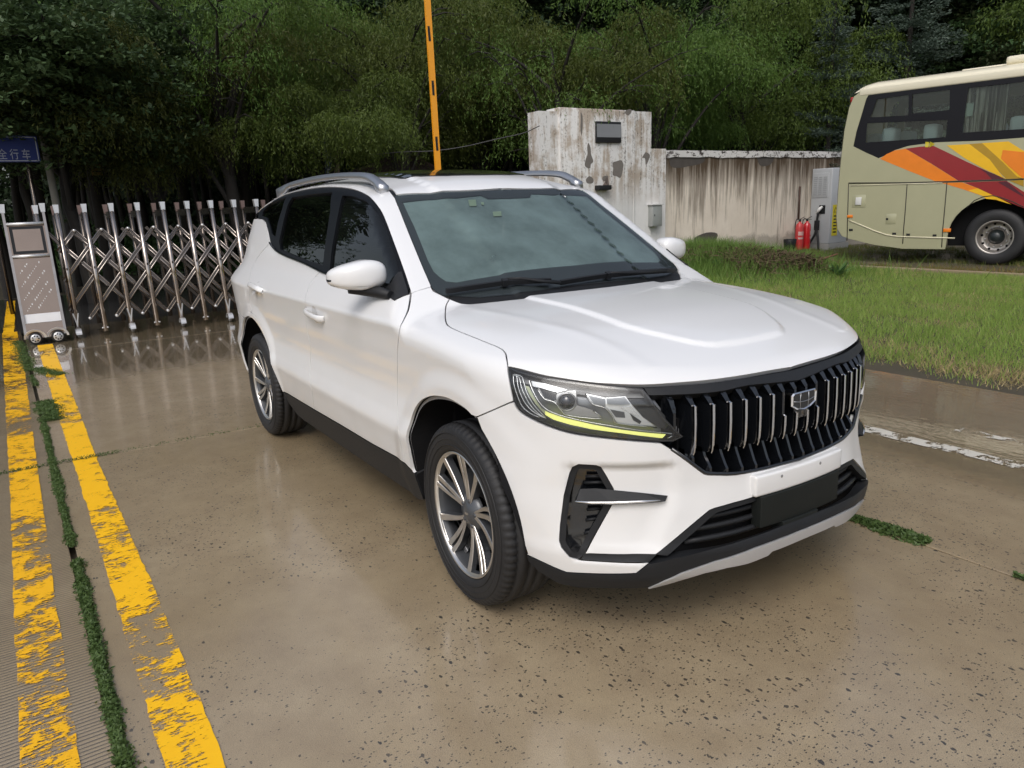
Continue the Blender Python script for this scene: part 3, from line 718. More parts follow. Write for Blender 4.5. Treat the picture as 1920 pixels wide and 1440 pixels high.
# ------------------------------------------------------------------ headlights
def z7(L): return [(940+x*.1875, 670+y*.1875) for x, y in L]
hl_o = smooth(px([(953, 688), (1010, 704), (1060, 713), (1135, 723), (1205, 728)]), 3)+px([(1216, 741), (1250, 787), (1272, 810), (1282, 819), (1262, 829), (1240, 829)])+smooth(px([(1210, 827), (1160, 823), (1085, 814), (1035, 801), (990, 781), (971, 767), (963, 751)]), 3)[1:]+px([(958, 730), (954, 706)])
lamp = ring('headlight', hl_o, ch_bump, M_gloss, CC, .007, h=.02, off=.002, depth=.05, gap=.001)
lq = hl_o
panel('lens', lq, ch_bump, M_clear, lamp, h=.03, off=.001, depth=0, gap=.004)
panel('lamp_bowl', lq, ch_bump, M_lampdark, lamp, h=.03, off=.055, depth=0, gap=-.004)
def lp(name, L, mat, off=.03, th=.004, h=.02): return panel(name, px(z7(L), off), ch_bump, mat, lamp, h=h, off=off, depth=th, gap=0)
lp('daytime_light', [(400, 520), (490, 560), (640, 610), (900, 670), (1200, 725), (1500, 760), (1645, 770), (1610, 808), (1450, 790), (1200, 757), (900, 718), (700, 676), (520, 622), (440, 575)], M_lime, .010, .002)
lp('daytime_light_end', [(240, 285), (275, 290), (330, 400), (400, 510), (490, 558), (440, 575), (345, 470), (275, 360)], M_limew, .010, .002)
def lt(name, L, mat, off=.02, r=.0016):
    m = MB(); m.tube(smooth(px(z7(L), off), 3), r, 5); return m.pair(name, mat, lamp)
lt('lamp_trim', [(272, 205), (300, 300), (360, 420), (440, 510), (560, 570), (800, 632), (1100, 685), (1400, 732), (1700, 762), (1718, 778), (1660, 812)], M_chrome, .010, .0022)
for L in ([(120, 170), (125, 260), (160, 380), (210, 490), (290, 560), (380, 600)], [(128, 180), (155, 195), (168, 290), (205, 395), (255, 480), (330, 550), (420, 602)],
          [(132, 178), (180, 205), (200, 295), (242, 395), (295, 485), (380, 570), (450, 612)], [(130, 170), (200, 190), (222, 240), (250, 340), (290, 420), (345, 500), (440, 600)]):
    lt('lamp_line', L, M_lamp, .012, .0021)
lp('upper_reflector', [(300, 235), (430, 262), (660, 325), (560, 350), (390, 305), (312, 290)], M_lamp, .022)
lp('projector_shroud', [(345, 300), (380, 312), (430, 400), (530, 440), (560, 350), (745, 328), (755, 480), (920, 530), (1000, 612), (670, 582), (640, 570), (600, 530), (540, 455), (430, 425)], M_silver, .030)
lp('shroud_window', [(385, 314), (545, 355), (550, 432), (430, 398)], M_gloss, .024)
for par, sg in ((lamp[0], 1), (lamp[1], -1)):
    c = cast(*z7([(655, 435)])[0], .032); c = c*np.array((1, sg, 1)); d = np.array((.8, -.6*sg, 0))
    m = MB(); bm = bmesh.new(); bmesh.ops.create_uvsphere(bm, u_segments=20, v_segments=12, radius=.027)
    for v in bm.verts: v.co = Vector(c)+Vector(v.co)
    m.bm(bm, 0, True); m.build('projector_lens', M_lampglass, par)
    m = MB(); aa = np.array((.6, .8*sg, 0)); zz = np.array((0, 0, 1.))
    m.tube([c+d*.012+.029*(math.cos(t)*aa+math.sin(t)*zz) for t in np.linspace(0, 2*math.pi, 20)[:-1]], .003, 6, closed=True); m.build('projector_ring', M_satin, par)
lp('inner_reflector', [(840, 362), (1040, 405), (1240, 390), (1300, 470), (1410, 595), (1555, 702), (1170, 665), (1120, 600), (1040, 510), (915, 470)], M_lamp, .030)
lp('reflector_shade', [(865, 378), (1040, 415), (1040, 492), (925, 462)], M_lampdark, .024)
lp('reflector_shade', [(1085, 520), (1230, 548), (1240, 605), (1145, 600)], M_lampglass, .024)
lp('reflector_shade', [(1285, 560), (1400, 640), (1385, 668), (1320, 632)], M_gloss, .024)
lp('reflector_facet', [(1050, 410), (1235, 395), (1290, 470), (1200, 478), (1060, 470)], M_lampdark, .0235)
lp('reflector_facet', [(1190, 500), (1300, 490), (1380, 590), (1290, 560)], M_chrome, .0225)
lt('lamp_line', [(840, 362), (915, 468), (1040, 506), (1120, 600), (1170, 662), (1555, 702)], M_chrome, .022, .0022)
lt('lamp_line', [(350, 300), (430, 415), (530, 448), (600, 530), (670, 582), (1000, 612), (915, 530)], M_chrome, .022, .0022)
lp('lamp_shadow_panel', [(1250, 400), (1420, 345), (1700, 650), (1700, 745), (1570, 700), (1420, 600)], M_gloss, .036)

# ------------------------------------------------------------------ door handles, mirrors
def handle(p0, p1, par):
    A = offs(px([p0, p1]), 0); a, b = A; G = grad(A)[0]; d = b-a
    m = MB(); P = [a-G*.004, a+d*.12+G*.020, a+d*.5+G*.026, a+d*.88+G*.022, b-G*.004]
    up = np.cross(G, d/np.linalg.norm(d)); rows = []
    V = []; F = []; sec = 8; RR_ = [.010, .014, .0145, .015, .012]
    for i, (c, r) in enumerate(zip(smooth(P, 3), np.interp(np.arange(13), [0, 3, 6, 9, 12], RR_))):
        for k in range(sec):
            t = 2*math.pi*k/sec; V.append(c+up*r*math.cos(t)*1.25+G*r*.62*math.sin(t))
    nn = len(V)//sec
    for i in range(nn-1):
        for k in range(sec): F.append((i*sec+k, i*sec+(k+1) % sec, (i+1)*sec+(k+1) % sec, (i+1)*sec+k))
    m.add(V, F, 0, True); hs = m.pair('door_handle', M_paint, par)
    c = (a+b)/2; m = MB(); V = [c+G*.0015+d*.02]; 
    for k in range(20):
        t = 2*math.pi*k/20; V.append(offs([c+d/np.linalg.norm(d)*.040*math.cos(t)+up*.048*math.sin(t)], 0)[0]+G*.0012)
    # flat ellipse of greyed body colour, standing in for the shaded cup recess
    m.add(V, [(0, 1+k, 1+(k+1) % 20) for k in range(20)], 0, False); m.pair('handle_cup', simple('handle_cup_shade', (.58, .58, .58), .3, coat=.6), par)
handle((575, 582), (608, 598), front_door); handle((469, 534), (492, 546), rear_door)
def superell(c, ax, e=.75, nu=28, nv=16):
    V = []; F = []
    f = lambda v: np.sign(v)*abs(v)**e
    for j in range(nv+1):
        ph = -math.pi/2+math.pi*j/nv
        for i in range(nu):
            th = 2*math.pi*i/nu
            q = (f(math.cos(ph))*f(math.cos(th)), f(math.cos(ph))*f(math.sin(th)), f(math.sin(ph))); V.append(q)
    for j in range(nv):
        for i in range(nu): F.append((j*nu+i, j*nu+(i+1) % nu, (j+1)*nu+(i+1) % nu, (j+1)*nu+i))
    return np.array(V), F
Q, Fm = superell(0, 0, .66)
mc = np.array((-.80, -.955, 1.222))
def mir_map(q):
    x, y, z = q[:, 0].copy(), q[:, 1].copy(), q[:, 2].copy()      # x forward, y outward(-), z up
    zz = z*np.where(z > 0, .070-.018*np.clip(-y+.2, 0, 1), .060-.016*np.clip(-y, 0, 1))
    # outer end (y=-1) narrower and swept back
    return np.stack([mc[0]+x*(.075-.02*np.clip(-y, 0, 1))-.045*np.clip(-y, 0, 1)**2+.02*np.clip(y, 0, 1), mc[1]+y*.122, mc[2]+zz-.004*(-y)], 1)
m = MB(); m.add(mir_map(Q), Fm, 0, True); mirror = m.pair('wing_mirror', M_paint, CC)
m = MB(); Qs = np.array([(math.cos(t)*.92, -math.sin(t)*.92, -.12) for t in np.linspace(.35, 1.75, 12)])
def on_mir(a, z):  # point on the housing at plan angle a, height z (unit)
    e = .75; f = lambda v: np.sign(v)*abs(v)**e
    ph = math.asin(np.sign(z)*abs(z)**(1/e)); q = np.array([[f(math.cos(ph))*f(math.cos(a))*1.012, f(math.cos(ph))*f(math.sin(a))*1.012, z]]); return mir_map(q)[0]
V = []; nA = 16
for a in np.linspace(-.20*math.pi, -.62*math.pi, nA):
    w = np.interp(a, [-.62*math.pi, -.45*math.pi, -.20*math.pi], [.16, .14, .02]); V += [on_mir(a, -.14-w), on_mir(a, -.14+w*.6)]
m.add(V, [(2*i, 2*i+2, 2*i+3, 2*i+1) for i in range(nA-1)]+[(2*i, 2*i+1, 2*i+3, 2*i+2) for i in range(nA-1)]); m.pair('indicator', M_gloss, mirror)
m = MB(); V = [on_mir(a, z)-np.array((0, 0, .004)) for z in (-.98, -.60) for a in np.linspace(0, -2*math.pi, 25)[:-1]]
m.add([(p-np.array(mc))*(1.0, 1.0, 1.0)+mc for p in V], [(i, (i+1) % 24, 24+(i+1) % 24, 24+i) for i in range(24)]+[tuple(range(24))], 0, True)
m.tube([(-.80, -1.0, 1.168), (-.79, -.93, 1.160), (-.73, -.89, 1.152), (-.64, -.872, 1.143)], [.018, .026, .027, .020], 10)
m.pair('mirror_base', M_black, mirror)
m = MB(); V = []
sail = px([(757, 509), (764, 530), (770, 551), (741, 563), (729, 556), (716, 545), (735, 530), (750, 510)]); 
panel('mirror_sail', sail, ch_side, M_black, CC, h=.02, off=-.005, gap=0)

# ------------------------------------------------------------------ roof rails, wipers
rail_px = [(524, 353), (550, 341), (600, 329), (650, 323.5), (688, 324.5), (705, 333), (720, 346)]
RP = [onY(u, v, -.615) for u, v in rail_px]; RP = smooth(RP, 4)
m = MB(); V = []; F = []; nr = len(RP)
for i, p in enumerate(RP):
    e = min(i, nr-1-i); w = .024; z0 = float(T_top(np.array(p[0]), np.array(p[1])))-.01
    zt = max(p[2], z0+.012); zb = max(z0, zt-.034)
    if e < 3: zb = z0
    V += [(p[0], p[1]-w, zb), (p[0], p[1]-w-.002, zt-.008), (p[0], p[1]-w*.5, zt), (p[0], p[1]+w*.5, zt), (p[0], p[1]+w+.002, zt-.008), (p[0], p[1]+w, zb)]
for i in range(nr-1):
    for k in range(6): F.append((6*i+k, 6*i+(k+1) % 6, 6*i+6+(k+1) % 6, 6*i+6+k))
F += [(5, 4, 3, 2, 1, 0), tuple(6*(nr-1)+k for k in range(6))]
m.add(V, F, 0, True); m.pair('roof_rail', M_satin, CC)
def wiper(arm, blade):
    A = offs(px(arm), .030); B = offs(px(blade), .022)
    m = MB(); m.tube(A, [.010, .009, .007, .006][:len(A)], 6); w = m.build('wiper', M_black, car)
    m = MB()
    for a, b in zip(B[:-1], B[1:]): m.bar(a, b, .012, .022, up=(.4, 0, 1))
    c = B[len(B)//2]; m.bar(c-(B[1]-B[0])*.10, c+(B[1]-B[0])*.10, .024, .030, up=(.4, 0, 1)); m.build('wiper_blade', M_black, w)
wiper([(1048, 541), (1010, 537), (975, 532), (948, 533)], [(836, 553), (890, 545), (945, 537), (1000, 534), (1030, 533)])
wiper([(1245, 516), (1200, 520), (1165, 521), (1135, 521)], [(1048, 537), (1090, 530), (1137, 523), (1200, 517), (1262, 513)])

# ------------------------------------------------------------------ dark structure behind the panels
ib = MB()
def back(outline, ch, off=.02, h=.09, both=True):
    o = panel('tmp', outline, ch, M_dark, car, h=h, gap=-.006, off=off, depth=0, both=False)
    me = o.data; V = [tuple(v.co) for v in me.vertices]; F = [tuple(p.vertices) for p in me.polygons]
    ib.add(V, F)
    if both: ib.add([(x, -y, z) for x, y, z in V], [f[::-1] for f in F])
    bpy.data.objects.remove(o); bpy.data.meshes.remove(me)
back(wing, ch_fend); back(belt+seam_dd[1:-1]+bot[::-1][:-1]+seam_df[::-1][:-1], ch_side)
back(belt2+seam_dq[1:]+smooth(arch_d, 4)[1:]+px([(540, 738)])+[bot[-1]]+seam_dd[::-1][1:-1], ch_side)
back(q_dlo+[np.array(a) for a in q_rear]+q_arch+smooth(arch_d, 4)[::-1][:-1]+seam_dq[::-1][:-1], Chart((-.15, -1, .15)))
back(rb+side3([a for a in aR if a[0] < -3.09])[::-1], ch_rb)
back([np.array(a) for a in ((-3.84, 0, .83), (-3.80, -.35, .83), (-3.74, -.66, .83), (-3.70, -.70, .95), (-3.62, -.70, 1.12), (-3.66, -.62, 1.21), (-3.71, 0, 1.22))], ch_rear)
back(rear_h[:-1]+seam_h[:-1]+edge_h, ch_hood, .03)
ib.build('inner_shell', M_inner, car); ib = MB()
ib.box(-3.45, -.30, -.58, .58, .22, .36); ib.box(-.36, .66, -.46, .46, .22, .80); ib.box(.55, .70, -.50, .50, .25, .50)
ib.box(-.50, -.36, -.74, .74, .30, .93)
ib.box(-2.28, -.44, -.82, -.56, .28, .38); ib.box(-2.28, -.44, .56, .82, .28, .38)
ib.build('underbody', M_dark, car)
for arch, x0 in ((aF, 0), (aR, -WB)):
    m = MB(); V = []; pts = [(x, z) for x, z in arch]; n = len(pts)
    for yy in (0, 1, 2):
        for (x, z) in pts:
            ys = -float(S_side(np.array(x), np.array(z)))+.012 if yy == 0 else (-.80 if yy == 1 else -.56)
            V.append((x, ys, z+(.01 if yy else 0)))
    F = [(r*n+i, r*n+i+1, (r+1)*n+i+1, (r+1)*n+i) for r in range(2) for i in range(n-1)]
    c0 = len(V); V.append((x0, -.56, .3)); F += [(2*n+i, 2*n+i+1, c0) for i in range(n-1)]
    m.add(V, F, 0, False); m.pair('wheel_arch_liner', M_dark, CC)

# ------------------------------------------------------------------ wheels (built round the origin, outer face towards -y)
def tyre_mesh():
    prof = [(.247, -.1), (.252, -.112), (.265, -.118), (.30, -.121), (.330, -.117), (.345, -.108), (.352, -.096), (.3555, -.075), (.350, -.0735), (.350, -.067), (.357, -.0655), (.3575, -.025), (.351, -.0235), (.351, -.015), (.3575, -.0135), (.3575, .0135), (.351, .015), (.351, .0235), (.3575, .025), (.357, .0655), (.350, .067), (.350, .0735), (.3555, .075), (.352, .096), (.345, .108), (.33, .117), (.30, .121), (.26, .115), (.25, .1)]
    m = MB(); seg = 288; o = 0; n = len(prof); V = []
    for k in range(seg):
        t = 2*math.pi*k/seg; cut = (k % 4) in (0,)
        for (r, h) in prof:
            rr = r
            if cut and (.345 <= r) and abs(h) > .07: rr = r-.006
            if k % 3 == 0 and r > .355 and abs(h) < .066 and False: rr -= .003
            flat = 0
            V.append((rr*math.cos(t), h, -rr*math.sin(t)))
    F = [(k*n+i, ((k+1) % seg)*n+i, ((k+1) % seg)*n+i+1, k*n+i+1) for k in range(seg) for i in range(n-1)]
    m.add(V, F, 0, True)
    for r, w in ((.298, .0025), (.322, .002), (.275, .002)):   # raised rings of the sidewall
        m.lathe([(r-w, -.1195), (r-w*.5, -.1225), (r+w*.5, -.1225), (r+w, -.1195)], 96, 'y')
    return m.mesh('tyre', M_rubber)
TY = tyre_mesh()
def rim_mesh():
    m = MB()
    m.lathe([(.2475, -.108), (.2445, -.1115), (.238, -.108), (.233, -.098), (.228, -.06), (.222, .0), (.215, .1), (.247, .105)], 96, 'y', mi=[0, 0, 0, 1, 1, 1, 1])
    m.lathe([(.0, -.088), (.030, -.088), (.034, -.084), (.075, -.074), (.078, -.05)], 40, 'y', mi=1)
    def pol(r, a, y): return (r*math.cos(a), y, r*math.sin(a))
    def rib(a0, a1, bow, r0, r1, w0, w1, wm, y0=-.080, y1=-.104, mi=0):
        V = []; F = []; K = 12
        for i in range(K+1):
            t = i/K; r = r0+(r1-r0)*t; a = a0+(a1-a0)*t+bow*math.sin(math.pi*t); w = (w0*(1-t)+w1*t)+wm*math.sin(math.pi*t)
            y = y0+(y1-y0)*t+.006*math.sin(math.pi*t); da = w/r/2
            V += [pol(r, a-da-.004/r, y+.030), pol(r, a-da-.0015/r, y+.003), pol(r, a-da, y), pol(r, a+da, y), pol(r, a+da+.0015/r, y+.003), pol(r, a+da+.004/r, y+.030)]
        for i in range(K):
            for k in range(5): F.append((6*i+k, 6*i+k+1, 6*i+7+k, 6*i+6+k))
        o = len(m.F); m.add(V, F+[f[::-1] for f in F])
        for i in range(K):
            for k in range(5):
                m.I[o+5*i+k] = 0 if k in (1, 2, 3) else 1; m.I[o+5*K+5*i+k] = 0 if k in (1, 2, 3) else 1
    def pocket(a0, a1, b0, b1, bowa, bowb, r0, r1, y0, y1, mi=1, r00=.0):
        V = []; F = []; K = 10
        for i in range(K+1):
            t = i/K; r = r0+(r1-r0)*t
            V += [pol(r, a0+(a1-a0)*t+bowa*math.sin(math.pi*t), y0+(y1-y0)*t), pol(r, b0+(b1-b0)*t+bowb*math.sin(math.pi*t), y0+(y1-y0)*t)]
        for i in range(K): F.append((2*i, 2*i+1, 2*i+3, 2*i+2))
        m.add(V, F+[f[::-1] for f in F], mi, True)
    R = math.radians
    for s in range(5):
        b = R(72*s)
        rib(b+R(4), b+R(6), .03, .046, .240, .014, .021, .0)
        rib(b+R(14), b+R(14.5), .05, .056, .240, .007, .019, .0)
        rib(b-R(8), b-R(22), -.04, .046, .240, .013, .026, .0)
        V = []
        for i in range(11):
            a = b+R(-26)+R(30)*i/10; V += [pol(.2285+.004*abs(i-5)/5, a, -.1015), pol(.2445, a, -.1085)]
        F = [(2*i, 2*i+1, 2*i+3, 2*i+2) for i in range(10)]; m.add(V, F+[f[::-1] for f in F], 0)
        pocket(b-R(6), b-R(20), b+R(4), b+R(4), -.03, .03, .070, .232, -.050, -.078)
        pocket(b+R(15), b+R(16), b+R(24), b+R(22), .05, .05, .15, .238, -.045, -.062, 2)
        # lug nut
        cx, cz = .052*math.cos(b), .052*math.sin(b)
        m.lathe([(.0, -.083), (.007, -.083), (.0085, -.080), (.0085, -.070)], 10, 'y', (cx, 0, cz), 1)
        m.lathe([(.0145, -.075), (.0145, -.0795), (.0125, -.0805), (.0120, -.075)], 16, 'y', (cx, 0, cz), 0)
    m.box(-.012, .012, -.0905, -.087, -.004, .004, 0)
    return m.mesh('rim', [M_rimface, M_rimgrey, M_rimdeep])
RM = rim_mesh()
m = MB(); m.lathe([(.05, -.02), (.155, -.02), (.160, -.018), (.160, .0), (.05, .0)], 48, 'y'); DISC = m.mesh('brake_disc', M_disc)
m = MB(); m.lathe([(.0, .03), (.225, .03)], 32, 'y'); m.lathe([(.0, -.01), (.06, -.02), (.07, .03)], 20, 'y'); HUBB = m.mesh('wheel_back', M_dark)
m = MB()
for i in range(7):
    a0 = -.5+i*.14; a1 = a0+.15; V = []
    for a in (a0, a1):
        for r in (.115, .170): 
            for y in (-.045, .02): V.append((r*math.cos(a), y, r*math.sin(a)))
    m.add(V, [(0, 1, 3, 2), (4, 6, 7, 5), (0, 4, 5, 1), (2, 3, 7, 6), (0, 2, 6, 4), (1, 5, 7, 3)])
CAL = m.mesh('brake_caliper', M_disc)
for (x, sgn) in ((0, -1), (0, 1), (-WB, -1), (-WB, 1)):
    w = empty('wheel', (x, sgn*.8155, TYR), (0 if sgn < 0 else math.pi)+(-.045 if x == 0 else 0), parent=car)
    o = link('tyre', TY, w); o.rotation_euler = (0, .1+x, 0)
    o = link('rim', RM, w); o.rotation_euler = (0, math.radians(-8 if x == 0 else 14)+(0 if sgn < 0 else .5), 0)
    link('brake_disc', DISC, w); link('wheel_back', HUBB, w); link('brake_caliper', CAL, w)

# ------------------------------------------------------------------ cabin
m = MB(); V = []; prof = [(-.46, 1.06), (-.58, 1.10), (-.78, 1.135), (-.95, 1.11), (-1.02, 1.05), (-1.0, .85), (-.95, .55)]
for y in (-.70, .70):
    V += [(x, y, z) for x, z in prof]
n = len(prof); m.add(V, [(i, i+1, n+i+1, n+i) for i in range(n-1)], 0, True)
m.box(-.86, -.80, .22, .60, 1.11, 1.175, bev=.02); m.box(-1.02, -.99, -.18, .18, 1.02, 1.18, bev=.008)
m.build('dashboard', M_dash, car)
m = MB(); c = np.array((-1.10, .38, 1.03)); ax = np.array((0, 1., 0)); bx_ = np.array((-.45, 0, .89))
m.tube([c+.185*(math.cos(t)*ax+math.sin(t)*bx_) for t in np.linspace(0, 2*math.pi, 33)[:-1]], .014, 8, closed=True)
for t in (0, math.pi, -math.pi/2): m.tube([c, c+.18*(math.cos(t)*ax+math.sin(t)*bx_)], .016, 6)
m.tube([c, c+np.array((.2, 0, -.08))], .03, 8); m.build('steering_wheel', M_dash, car)
for (x, y) in ((-1.62, -.38), (-1.62, .38), (-2.45, -.38), (-2.45, .0), (-2.45, .38)):
    w = .24 if x > -2 else .19
    m = MB(); m.box(x-.05, x+.48, y-w, y+w, .52, .66, bev=.04)
    bm = bmesh.new(); bmesh.ops.create_cube(bm, size=1)
    for v in bm.verts: v.co = Vector((x-.06-.20*(v.co.z+.5)+v.co.x*.13, y+v.co.y*2*w*(1-.12*(v.co.z+.5)), .96+v.co.z*.64))
    bmesh.ops.bevel(bm, geom=bm.edges[:], offset=.045, segments=3, affect='EDGES'); m.bm(bm, 0, True)
    bm = bmesh.new(); bmesh.ops.create_cube(bm, size=1)
    for v in bm.verts: v.co = Vector((x-.30+v.co.x*.09, y+v.co.y*.25, 1.38+v.co.z*.17))
    bmesh.ops.bevel(bm, geom=bm.edges[:], offset=.03, segments=3, affect='EDGES'); m.bm(bm, 0, True)
    m.build('seat', M_cloth, car)
panel('headliner', [np.array(a) for a in ((-1.15, 0, 1.6), (-1.2, -.56, 1.6), (-2, -.60, 1.6), (-3.3, -.56, 1.6), (-3.4, 0, 1.6))], ch_top, M_beige, car, h=.12, sym=True, off=.03, depth=0)
m = MB(); m.box(-1.16, -1.13, -.12, .12, 1.44, 1.50, bev=.012); m.box(-1.11, -1.02, -.09, .09, 1.47, 1.535, bev=.01); m.tube([(-1.14, 0, 1.48), (-1.08, 0, 1.54)], .012, 6)
m.build('rear_view_mirror', M_gloss, car)

# ------------------------------------------------------------------ setting: ground, slabs, markings
def wcoord(nt): return nt.nodes.new('ShaderNodeTexCoord').outputs['Object']
def concrete(name, grooved=False):
    m, nt, b = new_mat(name); tc = wcoord(nt)
    n1 = noise(nt, .55, 5, .6, tc); n2 = noise(nt, 5, 6, .65, tc); n3 = noise(nt, 330, 2, .6, tc); n4 = noise(nt, 90, 3, .7, tc)
    c = mixc(nt, ramp(nt, n1, [(.3, 0), (.7, 1)]), (.30, .228, .130), (.41, .33, .215))
    c = mixc(nt, ramp(nt, n2, [(.35, 0), (.75, .6)]), c, (.225, .165, .10))
    c = mixc(nt, ramp(nt, n3, [(.32, .55), (.5, 0)]), c, (.12, .09, .06))
    c = mixc(nt, ramp(nt, n3, [(.62, 0), (.74, .7)]), c, (.42, .36, .28))
    c = mixc(nt, ramp(nt, n4, [(.62, 0), (.72, .45)]), c, (.16, .12, .085))
    # dark pebbles worn flush with the surface
    spec = None
    if not grooved:
        for sc, thr, dens, ms in ((34, .16, .45, (1, 1.7, 1)), (80, .20, .42, (1.7, 1, 1)), (18, .075, .70, (1, 1.4, 1))):
            mp = nt.nodes.new('ShaderNodeMapping'); mp.inputs['Scale'].default_value = ms; mp.inputs['Rotation'].default_value = (0, 0, .4)
            nt.links.new(tc, mp.inputs[0])
            dist = nt.nodes.new('ShaderNodeVectorMath'); dist.operation = 'ADD'
            nz = nt.nodes.new('ShaderNodeTexNoise'); nz.inputs['Scale'].default_value = sc*1.6; nt.links.new(mp.outputs[0], nz.inputs['Vector'])
            sc_ = nt.nodes.new('ShaderNodeVectorMath'); sc_.operation = 'SCALE'; sc_.inputs['Scale'].default_value = .55/sc
            nt.links.new(nz.outputs['Color'], sc_.inputs[0]); nt.links.new(mp.outputs[0], dist.inputs[0]); nt.links.new(sc_.outputs[0], dist.inputs[1])
            v = nt.nodes.new('ShaderNodeTexVoronoi'); v.inputs['Scale'].default_value = sc; v.inputs['Randomness'].default_value = 1; nt.links.new(dist.outputs[0], v.inputs['Vector'])
            sp = nt.nodes.new('ShaderNodeSeparateColor'); nt.links.new(v.outputs['Color'], sp.inputs[0])
            size = mathn(nt, 'MULTIPLY', mathn(nt, 'MAXIMUM', mathn(nt, 'SUBTRACT', sp.outputs[0], dens), 0.0), thr*2.6/(1-dens)*.8)
            k = mathn(nt, 'LESS_THAN', v.outputs['Distance'], size)
            k = mathn(nt, 'MULTIPLY', k, mathn(nt, 'GREATER_THAN', mathn(nt, 'ADD', noise(nt, .9, 4, .6, tc), mathn(nt, 'MULTIPLY', sp.outputs[2], .35)), .58))
            col = mixc(nt, sp.outputs[1], (.018, .019, .021), (.075, .06, .045))
            c = mixc(nt, mathn(nt, 'MULTIPLY', k, .92), c, col)
    sx = nt.nodes.new('ShaderNodeSeparateXYZ'); nt.links.new(tc, sx.inputs[0])
    # water film: near the gate and on the right by the lawn
    gate = ramp(nt, mathn(nt, 'MULTIPLY', mathn(nt, 'ADD', sx.outputs[0], 9.0), .25), [(.45, 1), (1.0, 0)])
    rgt = ramp(nt, mathn(nt, 'MULTIPLY', mathn(nt, 'SUBTRACT', sx.outputs[1], 1.2), .5), [(.1, 0), (.6, 1)])
    rgt = mathn(nt, 'MULTIPLY', rgt, ramp(nt, mathn(nt, 'MULTIPLY', mathn(nt, 'SUBTRACT', 2.6, sx.outputs[0]), .4), [(0, 0), (.5, 1)]))
    wet = mathn(nt, 'MAXIMUM', gate, rgt)
    wet = mathn(nt, 'ADD', wet, mathn(nt, 'MULTIPLY', mathn(nt, 'SUBTRACT', n1, .5), .9))
    wet = ramp(nt, wet, [(.25, 0), (.62, 1)])
    c = mixc(nt, mathn(nt, 'MULTIPLY', wet, .55), c, mixc(nt, .62, c, (.02, .018, .014)))
    nt.links.new(c, b.inputs['Base Color'])
    base = ramp(nt, n2, [(.3, .33), (.7, .46)])
    r = mixc(nt, wet, base, (.07, .07, .07)) if False else mathn(nt, 'ADD', mathn(nt, 'MULTIPLY', base, mathn(nt, 'SUBTRACT', 1.0, wet)), mathn(nt, 'MULTIPLY', wet, .10))
    nt.links.new(r, b.inputs['Roughness']); b.inputs['Specular IOR Level'].default_value = .55
    nt.links.new(mathn(nt, 'ADD', mathn(nt, 'MULTIPLY', wet, .12), .88), b.inputs['Coat Weight']); nt.links.new(mathn(nt, 'SUBTRACT', .15, mathn(nt, 'MULTIPLY', wet, .12)), b.inputs['Coat Roughness']); b.inputs['Coat IOR'].default_value = 1.62
    h = mathn(nt, 'ADD', mathn(nt, 'MULTIPLY', n3, .5), mathn(nt, 'MULTIPLY', n4, .6))
    if grooved:
        w = nt.nodes.new('ShaderNodeTexWave'); w.bands_direction = 'X'; w.inputs['Scale'].default_value = 17; w.inputs['Distortion'].default_value = 2.2; w.inputs['Detail'].default_value = 3; w.inputs['Detail Scale'].default_value = .7
        mp = nt.nodes.new('ShaderNodeMapping'); mp.inputs['Scale'].default_value = (1, .12, 1); nt.links.new(tc, mp.inputs[0]); nt.links.new(mp.outputs[0], w.inputs['Vector'])
        gr = ramp(nt, w.outputs['Fac'], [(0, 0), (.35, 1)])
        c2 = mixc(nt, mathn(nt, 'MULTIPLY', mathn(nt, 'SUBTRACT', 1.0, gr), .8), c, (.055, .043, .033)); nt.links.new(c2, b.inputs['Base Color'])
        h = mathn(nt, 'ADD', h, mathn(nt, 'MULTIPLY', gr, 4.0))
    dry = mathn(nt, 'SUBTRACT', 1.02, mathn(nt, 'MULTIPLY', wet, .75))
    bu = nt.nodes.new('ShaderNodeBump'); bu.inputs['Distance'].default_value = .004; nt.links.new(mathn(nt, 'MULTIPLY', dry, .55), bu.inputs['Strength']); nt.links.new(h, bu.inputs['Height'])
    nt.links.new(bu.outputs[0], b.inputs['Normal'])
    rip = noise(nt, 9, 3, .5, tc, (1, 2.2, 1)); b2 = nt.nodes.new('ShaderNodeBump'); b2.inputs['Distance'].default_value = .006; b2.inputs['Strength'].default_value = .10; nt.links.new(rip, b2.inputs['Height']); nt.links.new(b2.outputs[0], b.inputs['Coat Normal'])
    return m
M_conc = concrete('wet_concrete'); M_groove = concrete('grooved_concrete', True)
M_asph = simple('wet_asphalt', (.035, .034, .034), .22, var=.3, vscale=1.5, coat=.4, bmp=.2, bscale=60)
M_soil = simple('soil', (.060, .050, .030), .8, var=.4, vscale=3, bmp=.5, bscale=30)
M_soil2 = simple('muddy_soil', (.09, .075, .05), .5, var=.5, vscale=1.2, bmp=.5, bscale=20, coat=.2)
def sheet(name, x0, x1, y0, y1, z, mat, kind='structure', parent=None):
    me = mesh_from(name, [(x0, y0, z), (x1, y0, z), (x1, y1, z), (x0, y1, z)], [(0, 1, 2, 3)], [mat]); o = link(name, me, parent)
    if kind: o['kind'] = kind
    return o
sheet('ground', -160, 120, -140, 160, -.06, M_soil)
sheet('road', -16.5, -10.2, -60, 10.0, -.03, M_asph)
pave = empty('pavement'); pave['kind'] = 'structure'
sheet('joint_bed', -10.6, 12, -12.4, 3.95, -.045, M_soil, None, pave)
xs = [-10.45, -8.05, -3.05, 1.95, 6.95, 11.95]; ys = [-12.2, -7.2, -2.205, .905, 3.82]
